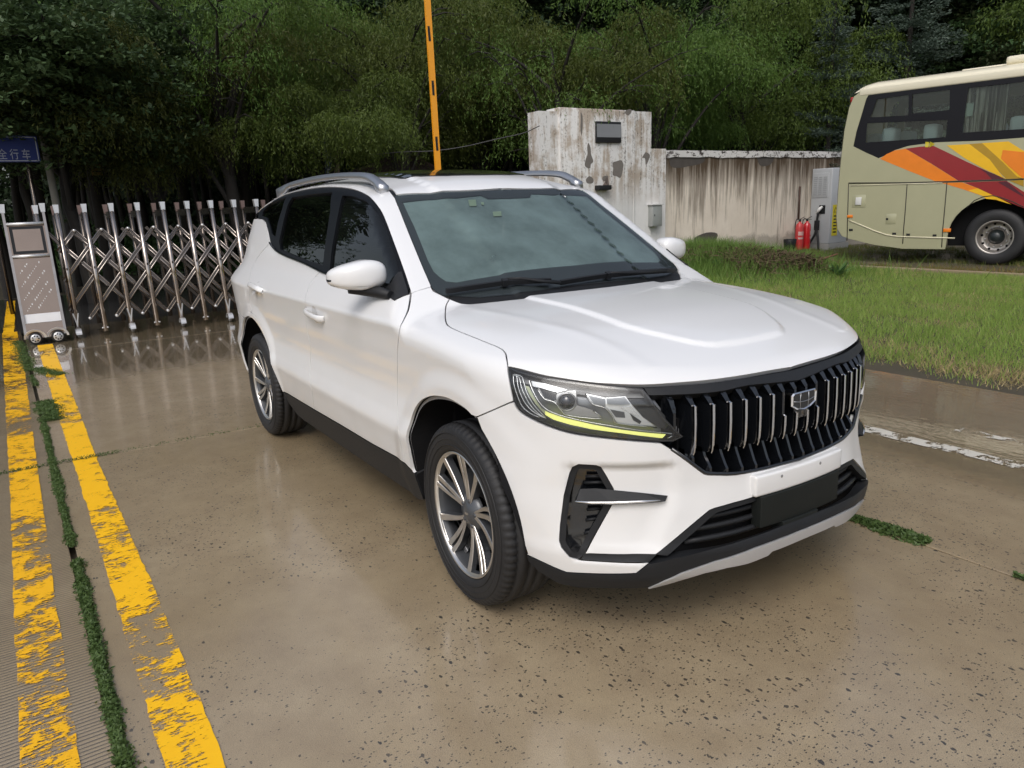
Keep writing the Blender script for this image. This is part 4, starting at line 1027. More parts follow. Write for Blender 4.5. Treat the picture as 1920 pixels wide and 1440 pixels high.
for i in range(len(xs)-1):
    for j in range(len(ys)-1):
        gmat = M_groove if j <= 1 else M_conc
        x0, x1 = xs[i]+.006, xs[i+1]-.006
        jy = lambda x_, q: (-2.165+.0185*x_ if q == 2 else ys[q])
        ya0, ya1, yb0, yb1 = jy(x0, j)+.006, jy(x1, j)+.006, jy(x0, j+1)-.006, jy(x1, j+1)-.006
        if j == 1: yb0 -= .014; yb1 -= .014
        m = MB(); b = .003
        V = [(x0, ya0, -b), (x1, ya1, -b), (x1, yb1, -b), (x0, yb0, -b), (x0+b, ya0+b, 0), (x1-b, ya1+b, 0), (x1-b, yb1-b, 0), (x0+b, yb0-b, 0), (x0, ya0, -.05), (x1, ya1, -.05), (x1, yb1, -.05), (x0, yb0, -.05)]
        F = [(4, 5, 6, 7)]+[(k, (k+1) % 4, 4+(k+1) % 4, 4+k) for k in range(4)]+[(8+k, 8+(k+1) % 4, (k+1) % 4, k) for k in range(4)]
        m.add(V, F); m.build('concrete_slab', gmat, pave)
def line_mat(name, col, col2, cover, streak=True):
    m = bpy.data.materials.new(name); m.use_nodes = True; nt = m.node_tree; b = nt.nodes['Principled BSDF']; tc = wcoord(nt)
    b.inputs['Roughness'].default_value = .42; b.inputs['Specular IOR Level'].default_value = .3
    nt.links.new(mixc(nt, noise(nt, 20, 5, .7, tc), col, col2), b.inputs['Base Color'])
    a = noise(nt, 4.5, 8, .72, tc, (2.2, 1.7, 1)); s = noise(nt, 40, 6, .75, tc, (2.6, .7, 1)); big = noise(nt, 1.1, 3, .5, tc)
    k = mathn(nt, 'ADD', mathn(nt, 'MULTIPLY', a, .55), mathn(nt, 'MULTIPLY', s, .45 if streak else .2)); k = mathn(nt, 'ADD', k, mathn(nt, 'MULTIPLY', mathn(nt, 'SUBTRACT', big, .5), .35))
    sx = nt.nodes.new('ShaderNodeSeparateXYZ'); nt.links.new(tc, sx.inputs[0])
    if streak: cv = mathn(nt, 'ADD', mathn(nt, 'MULTIPLY', ramp(nt, mathn(nt, 'MULTIPLY', mathn(nt, 'ADD', sx.outputs[0], 2.0), .4), [(0, 0), (.8, 1)]), .022 if 'worn' not in name else -.012), cover)
    else: cv = cover
    k = mathn(nt, 'GREATER_THAN', k, cv)
    tr = nt.nodes.new('ShaderNodeBsdfTransparent'); mx = nt.nodes.new('ShaderNodeMixShader'); o = nt.nodes['Material Output']
    nt.links.new(k, mx.inputs[0]); nt.links.new(tr.outputs[0], mx.inputs[1]); nt.links.new(b.outputs[0], mx.inputs[2]); nt.links.new(mx.outputs[0], o.inputs[0]); return m
M_yel = line_mat('yellow_road_paint', (.92, .53, .012), (.84, .44, .010), .458)
M_yel2 = line_mat('worn_yellow_road_paint', (.88, .50, .012), (.78, .38, .012), .495)
M_wht = line_mat('white_road_paint', (.62, .60, .54), (.5, .48, .42), .35, False)
def strip(name, P, mat, z=.004):
    """P: list of (x, y_left, y_right)"""
    V = [(x, a, z) for x, a, b in P]+[(x, b, z) for x, a, b in P]; n = len(P)
    me = mesh_from(name, V, [(i, i+1, n+i+1, n+i) for i in range(n-1)], [mat]); o = link(name, me); o['kind'] = 'structure'; return o
rr = random.Random(3)
def wob(x0, x1, ya, yb, k=40, j=.006): return [(x0+(x1-x0)*i/k, ya+rr.uniform(-j, j), yb+rr.uniform(-j, j)) for i in range(k+1)]
def lerp_line(L, R, x0, x1, k, j):
    lx, ly = zip(*L); rx, ry = zip(*R)
    return [(x, float(np.interp(x, lx, ly))+rr.uniform(-j, j), float(np.interp(x, rx, ry))+rr.uniform(-j, j)) for x in np.linspace(x0, x1, k)]
strip('yellow_line', wob(-16, -10.46, -2.60, -2.46), M_yel, -.02)
strip('yellow_line', lerp_line([(-10.4, -2.60), (-6.7, -2.535), (-4.4, -2.49), (-2.7, -2.455), (-1, -2.43), (3, -2.36)], [(-10.4, -2.42), (-6.7, -2.35), (-3.4, -2.315), (-.9, -2.285), (3, -2.22)], -10.4, 3, 160, .003), M_yel2)
strip('yellow_line', lerp_line([(-8.6, -2.205), (-4.7, -2.15), (-3, -2.115), (-.9, -2.085), (3, -2.03)], [(-8.5, -2.04), (-5, -2.0), (-2.9, -1.98), (-.8, -1.935), (3, -1.90)], -8.7, 3, 220, .004), M_yel)
strip('white_line', wob(-6, 1.2, 2.175, 2.295, 50, .010), M_wht)
strip('white_line', wob(.05, .9, 2.62, 2.70, 14, .012), line_mat('faded_white_paint', (.6, .58, .52), (.5, .48, .42), .42, False))

# ------------------------------------------------------------------ leaf materials and scatter helpers
def leaf_mat(name, c1, c2, trans=.25, rough=.5):
    m, nt, b = new_mat(name); oi = nt.nodes.new('ShaderNodeObjectInfo')
    geo = nt.nodes.new('ShaderNodeNewGeometry'); tc = wcoord(nt)
    f = mathn(nt, 'ADD', mathn(nt, 'MULTIPLY', geo.outputs['Random Per Island'], .6), mathn(nt, 'MULTIPLY', noise(nt, .9, 3, .6, tc), .5))
    c = mixc(nt, f, c1, c2); hs = nt.nodes.new('ShaderNodeHueSaturation'); nt.links.new(c, hs.inputs['Color'])
    if 'leaves' in name and 'deep' not in name:
        nt.links.new(mathn(nt, 'ADD', mathn(nt, 'MULTIPLY', oi.outputs['Random'], .06), .475), hs.inputs['Hue']); nt.links.new(mathn(nt, 'ADD', mathn(nt, 'MULTIPLY', oi.outputs['Random'], .75), .68), hs.inputs['Value'])
    c = hs.outputs[0]; nt.links.new(c, b.inputs['Base Color']); b.inputs['Roughness'].default_value = rough; b.inputs['Specular IOR Level'].default_value = .3
    t = nt.nodes.new('ShaderNodeBsdfTranslucent'); nt.links.new(c, t.inputs[0]); mx = nt.nodes.new('ShaderNodeMixShader'); mx.inputs[0].default_value = trans
    o = nt.nodes['Material Output']; nt.links.new(b.outputs[0], mx.inputs[1]); nt.links.new(t.outputs[0], mx.inputs[2]); nt.links.new(mx.outputs[0], o.inputs[0]); return m
M_willow = leaf_mat('willow_leaves', (.055, .088, .018), (.125, .165, .032), .4)
M_broad = leaf_mat('broad_leaves', (.034, .064, .024), (.085, .125, .05), .3)
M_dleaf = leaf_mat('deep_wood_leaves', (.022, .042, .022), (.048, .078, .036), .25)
M_spruce = leaf_mat('spruce_needles', (.045, .075, .055), (.10, .135, .105), .15)
M_bark = simple('dark_bark', (.020, .017, .014), .85, var=.4, vscale=8, bmp=.6, bscale=25)
M_grass = leaf_mat('lawn_grass', (.18, .32, .05), (.39, .50, .13), .45)
M_dry = leaf_mat('dry_grass', (.36, .28, .13), (.52, .42, .22), .3)
M_weed = leaf_mat('joint_weeds', (.045, .085, .022), (.10, .155, .045), .2)
M_brush = simple('dead_brush', (.085, .055, .030), .85, var=.5, vscale=5)
def quads(C, A, B, mat, name):
    """leaf quads: centre C, half axis A (length), half axis B (width): diamond shaped"""
    V = np.stack([C-A, C+B*1.0+A*.05, C+A, C-B*1.0+A*.05], 1).reshape(-1, 3); return fast_mesh(name, V, 4, mat)
def rdir(n, rng):
    v = rng.normal(size=(n, 3)); return v/np.linalg.norm(v, axis=1, keepdims=True)
def blades(P, H, W, lean, rng):
    """grass blades as single triangles"""
    n = len(P); a = rng.uniform(0, 2*np.pi, n); s = np.stack([np.cos(a), np.sin(a), 0*a], 1)
    b = rng.uniform(0, 2*np.pi, n); l = np.stack([np.cos(b), np.sin(b), 0*b], 1)*(H*lean*rng.uniform(.1, 1, n))[:, None]
    up = np.zeros((n, 3)); up[:, 2] = H*rng.uniform(.75, 1, n)
    return np.stack([P-s*W[:, None], P+s*W[:, None], P+l+up], 1).reshape(-1, 3)

# ------------------------------------------------------------------ lawn, verge, weeds
rng = np.random.default_rng(5)
def vnoise(x, y, s, seed=0):
    r = np.random.default_rng(seed); G = r.random((64, 64)); u = (x*s) % 64; v = (y*s) % 64
    i = u.astype(int) % 64; j = v.astype(int) % 64; fu = u-np.floor(u); fv = v-np.floor(v); fu = fu*fu*(3-2*fu); fv = fv*fv*(3-2*fv)
    i2 = (i+1) % 64; j2 = (j+1) % 64
    return G[i, j]*(1-fu)*(1-fv)+G[i2, j]*fu*(1-fv)+G[i, j2]*(1-fu)*fv+G[i2, j2]*fu*fv
sheet('lawn_soil', -10.5, 14, 3.80, 11.76, -.012, M_soil)
sheet('verge_soil', -10.85, 20, 11.9, 40, -.006, M_soil2)
mound = lambda x, y: .34*np.exp(-(((x+8.6)/1.9)**2+((y-9.6)/1.3)**2))+.10*np.exp(-(((x+6.6)/1.2)**2+((y-9.7)/.7)**2))
n = 210000
x = rng.uniform(-10.5, 2.5, n); y = 3.72+rng.random(n)**1.15*8.05
d = np.hypot(x-CAMP[0], y-CAMP[1]); den = vnoise(x+40, y, 1.3, 1)*.6+vnoise(x+40, y, 4.5, 2)*.4
edge = np.clip((y-3.72-.42*vnoise(x+40, y*0, 1.6, 3)-.2*vnoise(x+40, y*0, 6, 4))/.35, 0, 1)
k = rng.random(n) < np.clip(edge*(.55+.9*den), 0, 1); x, y, den, edge = x[k], y[k], den[k], edge[k]
H = (.035+.075*den+.03*rng.random(len(x)))*(.45+.55*edge)*(1+.5*np.exp(-((x+8)/2.2)**2)); W = .0022+.0025*rng.random(len(x))
dryk = (rng.random(len(x)) < np.clip(.12+.85*np.exp(-(((x+.3)/1.0)**2+((y-4.35)/.40)**2))+.5*np.exp(-(((x+1.7)/.6)**2+((y-4.9)/.3)**2))+.35*np.clip((vnoise(x+9, y, 1.7, 8)-.62)/.15, 0, 1), 0, .9))
P = np.stack([x, y, mound(x, y)-.01], 1)
V = blades(P[~dryk], H[~dryk], W[~dryk], .75, rng); o = link('lawn_grass', fast_mesh('lawn_grass', V, 3, M_grass)); o['kind'] = 'stuff'; o['label'] = 'bright green lawn grass between the puddle and the stained wall'
V = blades(P[dryk]-[0, 0, .005], H[dryk]*.7, W[dryk], 1.6, rng); o = link('dry_grass', fast_mesh('dry_grass', V, 3, M_dry)); o['kind'] = 'stuff'; o['label'] = 'straw coloured dead grass lying along the lawn edge'
# mound soil
gx, gy = np.meshgrid(np.linspace(-10.5, -5, 40), np.linspace(7.4, 11.7, 36)); gz = mound(gx, gy)-.008
V = np.stack([gx.ravel(), gy.ravel(), gz.ravel()], 1); F = [(j*40+i, j*40+i+1, (j+1)*40+i+1, (j+1)*40+i) for j in range(35) for i in range(39)]
o = link('mound', mesh_from('mound', V, F, [M_soil], None, True)); o['kind'] = 'structure'
# verge weeds beyond the kerb
n = 70000; x = rng.uniform(-10.6, 6, n); y = 11.95+rng.random(n)**1.3*6
k = (vnoise(x+30, y, 1.4, 11)*.5+vnoise(x+30, y, 5, 12)*.5 > .40) & ~((np.abs(y-13.2) < .55) & (x > -7.6) & (rng.random(n) < .85)); x, y = x[k], y[k]
P = np.stack([x, y, x*0-.01], 1); H = .05+.08*rng.random(len(x)); W = .003+.003*rng.random(len(x)); br = rng.random(len(x)) < (.55*(y < 13)+.15)
o = link('verge_grass', fast_mesh('verge_grass', blades(P[~br], H[~br], W[~br], .8, rng), 3, leaf_mat('verge_grass', (.07, .10, .02), (.16, .19, .05), .2))); o['kind'] = 'stuff'; o['label'] = 'patchy green weeds round and under the coach'
o = link('brown_weeds', fast_mesh('brown_weeds', blades(P[br], H[br], W[br], .8, rng), 3, leaf_mat('brown_weeds', (.15, .10, .035), (.24, .18, .06), .2))); o['kind'] = 'stuff'; o['label'] = 'rusty brown low weeds between kerb and coach'
# tall weeds and dead brush on the mound
n = 34000; x = rng.normal(-8.5, 1.2, n); y = rng.normal(9.9, .9, n); k = (y < 11.5) & (x > -10.4); x, y = x[k], y[k]
P = np.stack([x, y, mound(x, y)], 1); H = .10+.38*rng.random(len(x))**1.6; W = .004+.006*rng.random(len(x))
o = link('tall_weeds', fast_mesh('tall_weeds', blades(P, H, W, .8, rng), 3, leaf_mat('tall_weeds', (.08, .16, .03), (.20, .31, .07), .35))); o['kind'] = 'stuff'; o['label'] = 'taller leafy weeds growing on the mound before the wall'
V = []
for cx, cy, n_, s in ((-8.7, 8.9, 900, .45), (-7.1, 9.3, 2000, .45), (-6.4, 9.7, 1300, .30), (-9.6, 9.9, 300, .4)):
    c = np.stack([rng.normal(cx, s, n_), rng.normal(cy, s*.55, n_), rng.random(n_)*.22+.02], 1); c[:, 2] += mound(c[:, 0], c[:, 1]); a = rdir(n_, rng)*[1, 1, .55]*rng.uniform(.06, .22, n_)[:, None]; w = np.cross(a, rdir(n_, rng)); w *= .009/(np.linalg.norm(w, axis=1, keepdims=True)+1e-9)
    V.append(np.stack([c-a-w, c-a+w, c+a], 1).reshape(-1, 3))
o = link('dead_brush', fast_mesh('dead_brush', np.concatenate(V), 3, M_brush)); o['kind'] = 'stuff'; o['label'] = 'heaps of tangled brown cuttings lying on the lawn'
m = MB(); m.tube([(-6.75, 9.30, .12), (-6.45, 9.55, .20), (-6.15, 9.95, .30), (-5.9, 10.2, .42)], [.035, .03, .022, .012], 8); m.tube([(-6.45, 9.55, .20), (-6.6, 9.2, .10), (-6.4, 8.9, .03)], [.014, .01, .005], 6)
tag(m.build('fallen_branch', simple('rusty_wood', (.12, .055, .03), .8, var=.3)), 'forked reddish brown branch lying on the brush heap', 'branch')
for (px_, py_) in ((1135+110, 500),): pass
def broadweed(cx, cy, s, label):
    C = []; A = []; B = []
    for _ in range(26):
        a = rng.uniform(0, 2*math.pi); t = rng.uniform(.3, 1.1); d = np.array((math.cos(a)*math.cos(t), math.sin(a)*math.cos(t), math.sin(t)))*s*rng.uniform(.5, 1)
        C.append(np.array((cx, cy, mound(cx, cy)))+d*.6); A.append(d*.5); sw = np.cross(d, (0, 0, 1)); B.append(sw/np.linalg.norm(sw)*s*.12)
    tag(link('leafy_weed', quads(np.array(C), np.array(A), np.array(B), leaf_mat('weed_leaf', (.07, .15, .05), (.14, .25, .09), .25), 'leafy_weed')), label, 'weed')
broadweed(-5.6, 9.75, .32, 'pale green broad leaved weed right of the forked branch'); broadweed(-7.5, 8.85, .28, 'pale green broad leaved weed between the two brush heaps')
# weeds in the slab joints
def joint_weeds(name, pts, label, leaf=.010):
    C = []; 
    for (x0, y0, x1, y1, w, n_) in pts:
        t = rng.random(n_); q = rng.normal(0, .42, n_)*w; L = math.hypot(x1-x0, y1-y0); ux, uy = (x1-x0)/L, (y1-y0)/L
        wv = .55+.9*vnoise(t*L*7, t*0, 1, 21)
        C.append(np.stack([x0+(x1-x0)*t-uy*q*wv, y0+(y1-y0)*t+ux*q*wv, .002+rng.random(n_)*.022*np.clip(1.3-np.abs(q)/w, .2, 1)], 1))
    C = np.concatenate(C); n_ = len(C); a = rdir(n_, rng); a[:, 2] = np.abs(a[:, 2])*.6+.15; a *= leaf*rng.uniform(.6, 1.4, n_)[:, None]; b = np.cross(a, rdir(n_, rng)); b *= (leaf*.38)/(np.linalg.norm(b, axis=1, keepdims=True)+1e-9)
    o = link(name, quads(C, a, b, M_weed, name)); o['kind'] = 'stuff'; o['label'] = label
joint_weeds('joint_weeds', [(-4.4, -2.25, -1.55, -2.20, .024, 8500), (-1.35, -2.19, .5, -2.157, .027, 7500), (.5, -2.157, 1.3, -2.14, .035, 2500), (-5.1, -2.22, -4.3, -2.18, .10, 3500), (-6.5, -2.30, -5.9, -2.26, .03, 500), (-9.3, -2.42, -6.8, -2.31, .09, 3200), (-6.9, -2.25, -6.3, -2.05, .10, 1600)], 'strip of low green weeds in the joint between the yellow lines')
joint_weeds('joint_weeds', [(-3.05, -2.6, -3.05, -1.85, .012, 700), (-3.05, -1.85, -3.05, -.6, .005, 250)], 'thin weeds in the cross joint left of the car', .007)
joint_weeds('joint_weeds', [(.34, .90, .80, .93, .055, 2600), (1.15, .905, 1.5, .905, .012, 300)], 'dark weed clump in the joint right of the bumper', .013)
m = MB(); m.box(-10.8, 14, 11.76, 11.90, -.06, .06, bev=.01); tag(m.build('kerb', simple('kerb_concrete', (.26, .20, .13), .7, bmp=.4)), None, None, None, 'structure')

# ------------------------------------------------------------------ boundary wall and gate pillar (front face x = WX)
WX = -10.6
def wall_mat(name, stained):
    m, nt, b = new_mat(name); tc = wcoord(nt); sx = nt.nodes.new('ShaderNodeSeparateXYZ'); nt.links.new(tc, sx.inputs[0]); z = sx.outputs[2]
    b.inputs['Roughness'].default_value = .85
    s1 = noise(nt, 3.2, 8, .62, tc, (1, 2.2, .16)); s2 = noise(nt, 9, 8, .7, tc, (1, 1.6, .10)); bl = noise(nt, 2.3, 8, .7, tc); fine = noise(nt, 22, 6, .7, tc)
    if stained:
        c = mixc(nt, bl, (.56, .49, .40), (.80, .74, .64))
        top = ramp(nt, mathn(nt, 'MULTIPLY', z, .4), [(.30, 0), (.70, .42), (.93, 1)])
        k = mathn(nt, 'ADD', mathn(nt, 'MULTIPLY', s1, 1.35), mathn(nt, 'MULTIPLY', s2, .75)); k = mathn(nt, 'ADD', mathn(nt, 'SUBTRACT', k, .42), mathn(nt, 'MULTIPLY', mathn(nt, 'SUBTRACT', top, .5), .62))
        c = mixc(nt, ramp(nt, k, [(.40, 0), (.62, .55), (.95, 1)]), c, (.075, .050, .028))
        low = ramp(nt, mathn(nt, 'ADD', z, mathn(nt, 'MULTIPLY', bl, -.8)), [(-.2, 1), (.12, 0)])
        c = mixc(nt, mathn(nt, 'MULTIPLY', low, .5), c, (.10, .09, .07))
    else:
        c = mixc(nt, bl, (.60, .59, .57), (.76, .76, .75))
        up = ramp(nt, mathn(nt, 'MULTIPLY', z, .3), [(.40, 0), (.60, 1)])
        k = mathn(nt, 'ADD', mathn(nt, 'MULTIPLY', bl, .6), mathn(nt, 'MULTIPLY', s1, .55)); k = mathn(nt, 'MULTIPLY', ramp(nt, k, [(.53, 0), (.62, 1)]), up)
        c = mixc(nt, mathn(nt, 'MULTIPLY', k, .75), c, (.30, .225, .15))
        k2 = mathn(nt, 'MULTIPLY', ramp(nt, mathn(nt, 'ADD', mathn(nt, 'MULTIPLY', fine, .5), mathn(nt, 'MULTIPLY', s2, .55)), [(.565, 0), (.63, 1)]), up)
        c = mixc(nt, mathn(nt, 'MULTIPLY', k2, .8), c, (.075, .062, .048))
        c = mixc(nt, mathn(nt, 'MULTIPLY', ramp(nt, s2, [(.52, 0), (.8, 1)]), .35), c, (.27, .26, .24))
    nt.links.new(c, b.inputs['Base Color']); bump(nt, b, mathn(nt, 'ADD', bl, mathn(nt, 'MULTIPLY', fine, .5)), .35, .02); return m
M_wallw = wall_mat('white_plaster', False); M_walls = wall_mat('stained_plaster', True)
def pw(L, x): return [onX(u, v, x) for u, v in L]
wall = empty('boundary_wall', (0, 0, 0), label='long plaster wall with brown rain streaks and a white peeling top edge', cat='wall')
m = MB(); V = []; ny = 60
m.box(-11.0, -10.82, 10.56, 30, -.1, 2.46); m.build('wall_face', M_walls, wall)
def cap_mat():
    m, nt, b = new_mat('peeling_cap'); tc = wcoord(nt); k = noise(nt, 7, 8, .75, tc, (1, 1, 2)); b.inputs['Roughness'].default_value = .85
    nt.links.new(mixc(nt, ramp(nt, k, [(.53, 0), (.56, 1)]), (.62, .61, .59), (.06, .05, .045)), b.inputs['Base Color']); bump(nt, b, k, .5, .02); return m
m = MB(); V = []; r_ = random.Random(2); prev = None
for i in range(98):
    y0 = 10.56+i*.2; zb = 2.44+r_.uniform(-.02, .02); V += [(-11.03, y0, zb), (-11.03, y0, 2.60), (-10.79, y0, 2.60+r_.uniform(-.006, .006)), (-10.79, y0, zb)]
F = [(4*i+k, 4*i+(k+1) % 4, 4*i+4+(k+1) % 4, 4*i+4+k) for i in range(97) for k in range(4)]+[(3, 2, 1, 0)]
m.add(V, F); m.build('wall_cap', cap_mat(), wall)
wallw = empty('gate_wall', (0, 0, 0), label='tall white gate pillar wall with peeling stained plaster behind the car', cat='wall')
m = MB(); m.box(-11.05, WX-.05, 7.01, 7.48, -.1, 3.33); m.build('pillar_side', M_wallw, wallw)
m = MB(); m.box(-11.05, WX, 7.482, 9.50, -.1, 3.41, bev=.02); m.build('pillar', M_wallw, wallw)
m = MB(); m.box(-11.05, WX-.03, 9.502, 10.07, -.1, 3.40); m.box(WX-.035, WX+.01, 9.50, 9.53, -.1, 3.41); m.build('pillar_side', M_wallw, wallw)
m = MB(); m.box(-11.05, WX-.06, 10.072, 10.56, -.1, 2.62); m.build('low_wall', M_wallw, wallw)
M_spall = simple('bare_render', (.16, .145, .13), .9, var=.2, bmp=.4)
M_spalld = simple('dark_render', (.075, .066, .058), .9, var=.3, bmp=.4)
def tz(L): return [(1000+x*.13542, 190+y*.13542) for x, y in L]
for L, xx in (([(760, 575), (790, 640), (800, 740), (830, 830), (795, 870), (785, 925), (735, 915), (712, 880), (725, 800), (750, 730), (745, 640)], WX),
          ([(1215, 815), (1245, 870), (1240, 930), (1225, 1010), (1200, 1060), (1150, 1035), (1098, 1020), (1105, 930), (1100, 850), (1150, 830)], WX),
          ([(775, 1035), (830, 1075), (820, 1130), (750, 1135), (728, 1085)], WX), ([(1030, 1030), (1030, 1075), (985, 1105), (955, 1085), (965, 1040)], WX),
          ([(1355, 110), (1350, 160), (1310, 195), (1270, 160), (1290, 120)], WX), ([(655, 150), (678, 200), (682, 330), (668, 470), (652, 380), (655, 250)], WX),
          ([(1560, 705), (1612, 740), (1600, 800), (1558, 885), (1545, 790), (1508, 780), (1540, 720)], WX-.03)):
    P = pw(smooth(tz(L), 3, True), xx); m = MB(); m.prism([p+np.array((.004, 0, 0)) for p in P], (-.006, 0, 0)); m.build('bare_patch', M_spall, wallw)
for L in ([(1255, 300), (1262, 292), (1285, 283), (1300, 285), (1320, 292), (1318, 305), (1290, 312), (1270, 315), (1258, 312)], [(1302, 446), (1325, 436), (1345, 438), (1340, 452), (1320, 462), (1305, 455)], [(1420, 288), (1440, 286), (1452, 290), (1445, 308), (1425, 310)]):
    P = pw(smooth(L, 3, True), -10.82); m = MB(); m.prism([p+np.array((.004, 0, 0)) for p in P], (-.006, 0, 0)); m.build('bare_patch', M_spalld, wall)
# display board on the pillar
bd = empty('display_board', (WX, 8.77, 2.94), label='small black framed board with a blank grey face on the white pillar', cat='board')
m = MB(); m.box(0, .05, -.345, .345, -.215, .215, bev=.006); m.build('board_frame', M_black, bd)
m = MB(); m.box(.05, .054, -.335, .335, -.105, .165); m.build('board_face', simple('board_grey', (.21, .22, .235), .6, var=.02), bd)
# meter box
mbx = empty('meter_box', (WX-.06, 10.14, 1.14), label='pale grey metal meter box with a sloped lid on the white wall', cat='box')
m = MB(); m.box(0, .17, -.15, .15, -.24, .23, bev=.005); m.build('box_body', simple('grey_metal', (.34, .35, .34), .5, .2), mbx)
m = MB(); m.box(-.0, .20, -.18, .18, .235, .262, bev=.004); m.build('lid', simple('white_metal', (.6, .6, .59), .5), mbx)
m = MB(); m.box(.171, .177, -.13, .13, -.21, .21, bev=.002); d_ = m.build('door', simple('grey_metal_door', (.31, .33, .32), .5, .2), mbx)
m = MB(); m.box(.177, .187, -.10, -.085, -.01, .03); m.build('handle', M_black, d_)
wb = empty('wall_bracket', (WX, 8.62, 1.80), label='dark broken metal bracket sticking out of the white wall above the car', cat='bracket')
m = MB(); m.box(0, .16, -.22, .12, -.06, .04, bev=.01); m.build('arm', M_black, wb); m = MB(); m.prism([(.0, .0, .04), (.16, .0, .04), (.1, .02, .20), (.02, .06, .12)], (0, .05, 0)); m.build('plate', simple('rusty_plate', (.09, .07, .06), .7), wb)
m = MB(); a = onX(1500, 350, -10.75); b_ = onX(1497, 412, -10.66); m.tube([a, b_], .03, 7); tag(m.build('iron_rod', simple('rusty_iron', (.06, .035, .025), .8, var=.3)), 'thin rusty rod leaning on the wall above the extinguishers', 'rod')
m = MB(); m.lathe([(.0, 0), (.13, 0), (.17, .30), (.16, .31), (.15, .28), (.12, .02), (.0, .02)], 16, 'z', (0, 0, 0)); tag(m.build('bucket', M_black, None, (-10.52, 14.98, .03)), 'small black plastic bucket left of the red extinguishers', 'bucket')
M_redp = simple('extinguisher_red', (.50, .012, .018), .28, coat=.6, var=.1); M_redw = simple('faded_red', (.50, .05, .05), .4, var=.2)
for i, (yy, mt, lb) in enumerate(((15.33, M_redw, 'faded red fire extinguisher with pale printed label, next to the bucket'), (15.64, M_redp, 'brighter red fire extinguisher next to the charging cabinet'))):
    e = empty('fire_extinguisher', (-10.5, yy, .04), i*1.2, lb, 'fire extinguisher', 'fire extinguishers by the wall')
    m = MB(); m.lathe([(.0, .0), (.10, .0), (.105, .02), (.105, .58), (.09, .66), (.04, .71), (.03, .74), (.0, .74)], 24); m.build('cylinder', mt, e)
    m = MB(); m.lathe([(.0, .74), (.03, .74), (.03, .80), (.0, .80)], 10); m.bar((0, 0, .80), (.13, 0, .86), .02, .012); m.bar((0, 0, .79), (.13, 0, .78), .02, .012); m.build('valve', M_black, e)
    m = MB(); m.tube(smooth([(0, 0, .78), (-.10, 0, .80), (-.14, 0, .65), (-.125, 0, .30)], 4), .012, 6); m.build('hose', M_black, e)
    m = MB()
    for k in range(9):
        a0 = -1.2+k*.22
        for zz, hh in ((.38, .10), (.28, .05)):
            m.add([(.1062*math.cos(a), .1062*math.sin(a), z_) for a, z_ in ((a0, zz), (a0+.17, zz), (a0+.17, zz+hh), (a0, zz+hh))], [(0, 1, 2, 3)])
    m.build('label', simple('label_pale', (.62, .45, .42), .6), e)

# ------------------------------------------------------------------ charging cabinet
ch = empty('charging_cabinet', (-10.17, 16.15, 0), label='tall pale grey charging cabinet with two hanging black cables behind the coach', cat='charger')
M_cab = simple('cabinet_grey', (.42, .44, .46), .42, var=.05); M_cab2 = simple('cabinet_vent', (.33, .35, .37), .5, var=.05)
m = MB(); m.box(-.62, 0, 0, .80, .16, 2.14, bev=.025); m.build('cabinet_body', M_cab, ch); m = MB(); m.box(-.66, .04, -.04, .84, .0, .16); m.build('plinth', simple('plinth_concrete', (.33, .33, .32), .8), ch)
m = MB(); m.box(-.58, -.10, -.012, 0, 1.38, 2.02, bev=.006); vg = m.build('vent_panel', M_cab, ch)
for a in range(3):
    for k in range(10):
        m = MB(); m.box(-.54+a*.145, -.43+a*.145, -.018, -.010, 1.45+k*.050, 1.47+k*.050)
        m.build('louvre', M_cab2, vg)
m = MB(); m.box(-.34, -.16, -.01, .002, .95, 1.18); m.build('socket_recess', M_black, ch)
m = MB(); m.tube([(-.24, -.03, 1.14), (-.27, -.10, 1.07), (-.31, -.13, .98)], [.035, .045, .03], 8); m.tube([(-.31, -.09, 1.02), (-.37, -.11, .97)], .02, 6); m.build('plug', simple('plug_white', (.62, .62, .60), .4), ch)
m = MB(); m.tube(smooth([(-.29, -.12, 1.0), (-.30, -.13, .75), (-.31, -.16, .45), (-.40, -.24, .20), (-.48, -.32, .02)], 4), .03, 8); m.build('cable', M_black, ch)
m = MB(); m.tube(smooth([(-.28, -.12, .78), (-.28, -.14, .55), (-.19, -.2, .28), (-.10, -.28, .01)], 4), .03, 8); m.build('cable', M_black, ch)
m = MB(); m.box(-.36, -.24, -.17, -.09, .52, .78, bev=.01); m.build('cable_clamp', M_black, ch)
m = MB(); m.box(0, .006, .10, .34, .36, 1.18); sg = m.build('warning_sign', simple('sign_yellow', (.62, .52, .02), .5, var=.04), ch)
m = MB(); m.prism([(.0065, .13, .98), (.0065, .31, .98), (.0065, .22, 1.13)], (.002, 0, 0)); tr_ = m.build('sign_triangle', M_black, sg); m = MB(); m.prism([(.0095, .155, .995), (.0095, .285, .995), (.0095, .22, 1.10)], (.001, 0, 0)); m.build('triangle_inset', simple('sign_yellow_inset', (.62, .52, .02), .5), sg)
for k in range(6):
    m = MB(); m.box(.0065, .0085, .15, .29, .44+k*.085, .475+k*.085); m.build('sign_line', M_black, sg)
m = MB(); m.box(0, .012, .33, .50, 1.15, 1.72, bev=.004); m.build('screen', M_gloss, ch)

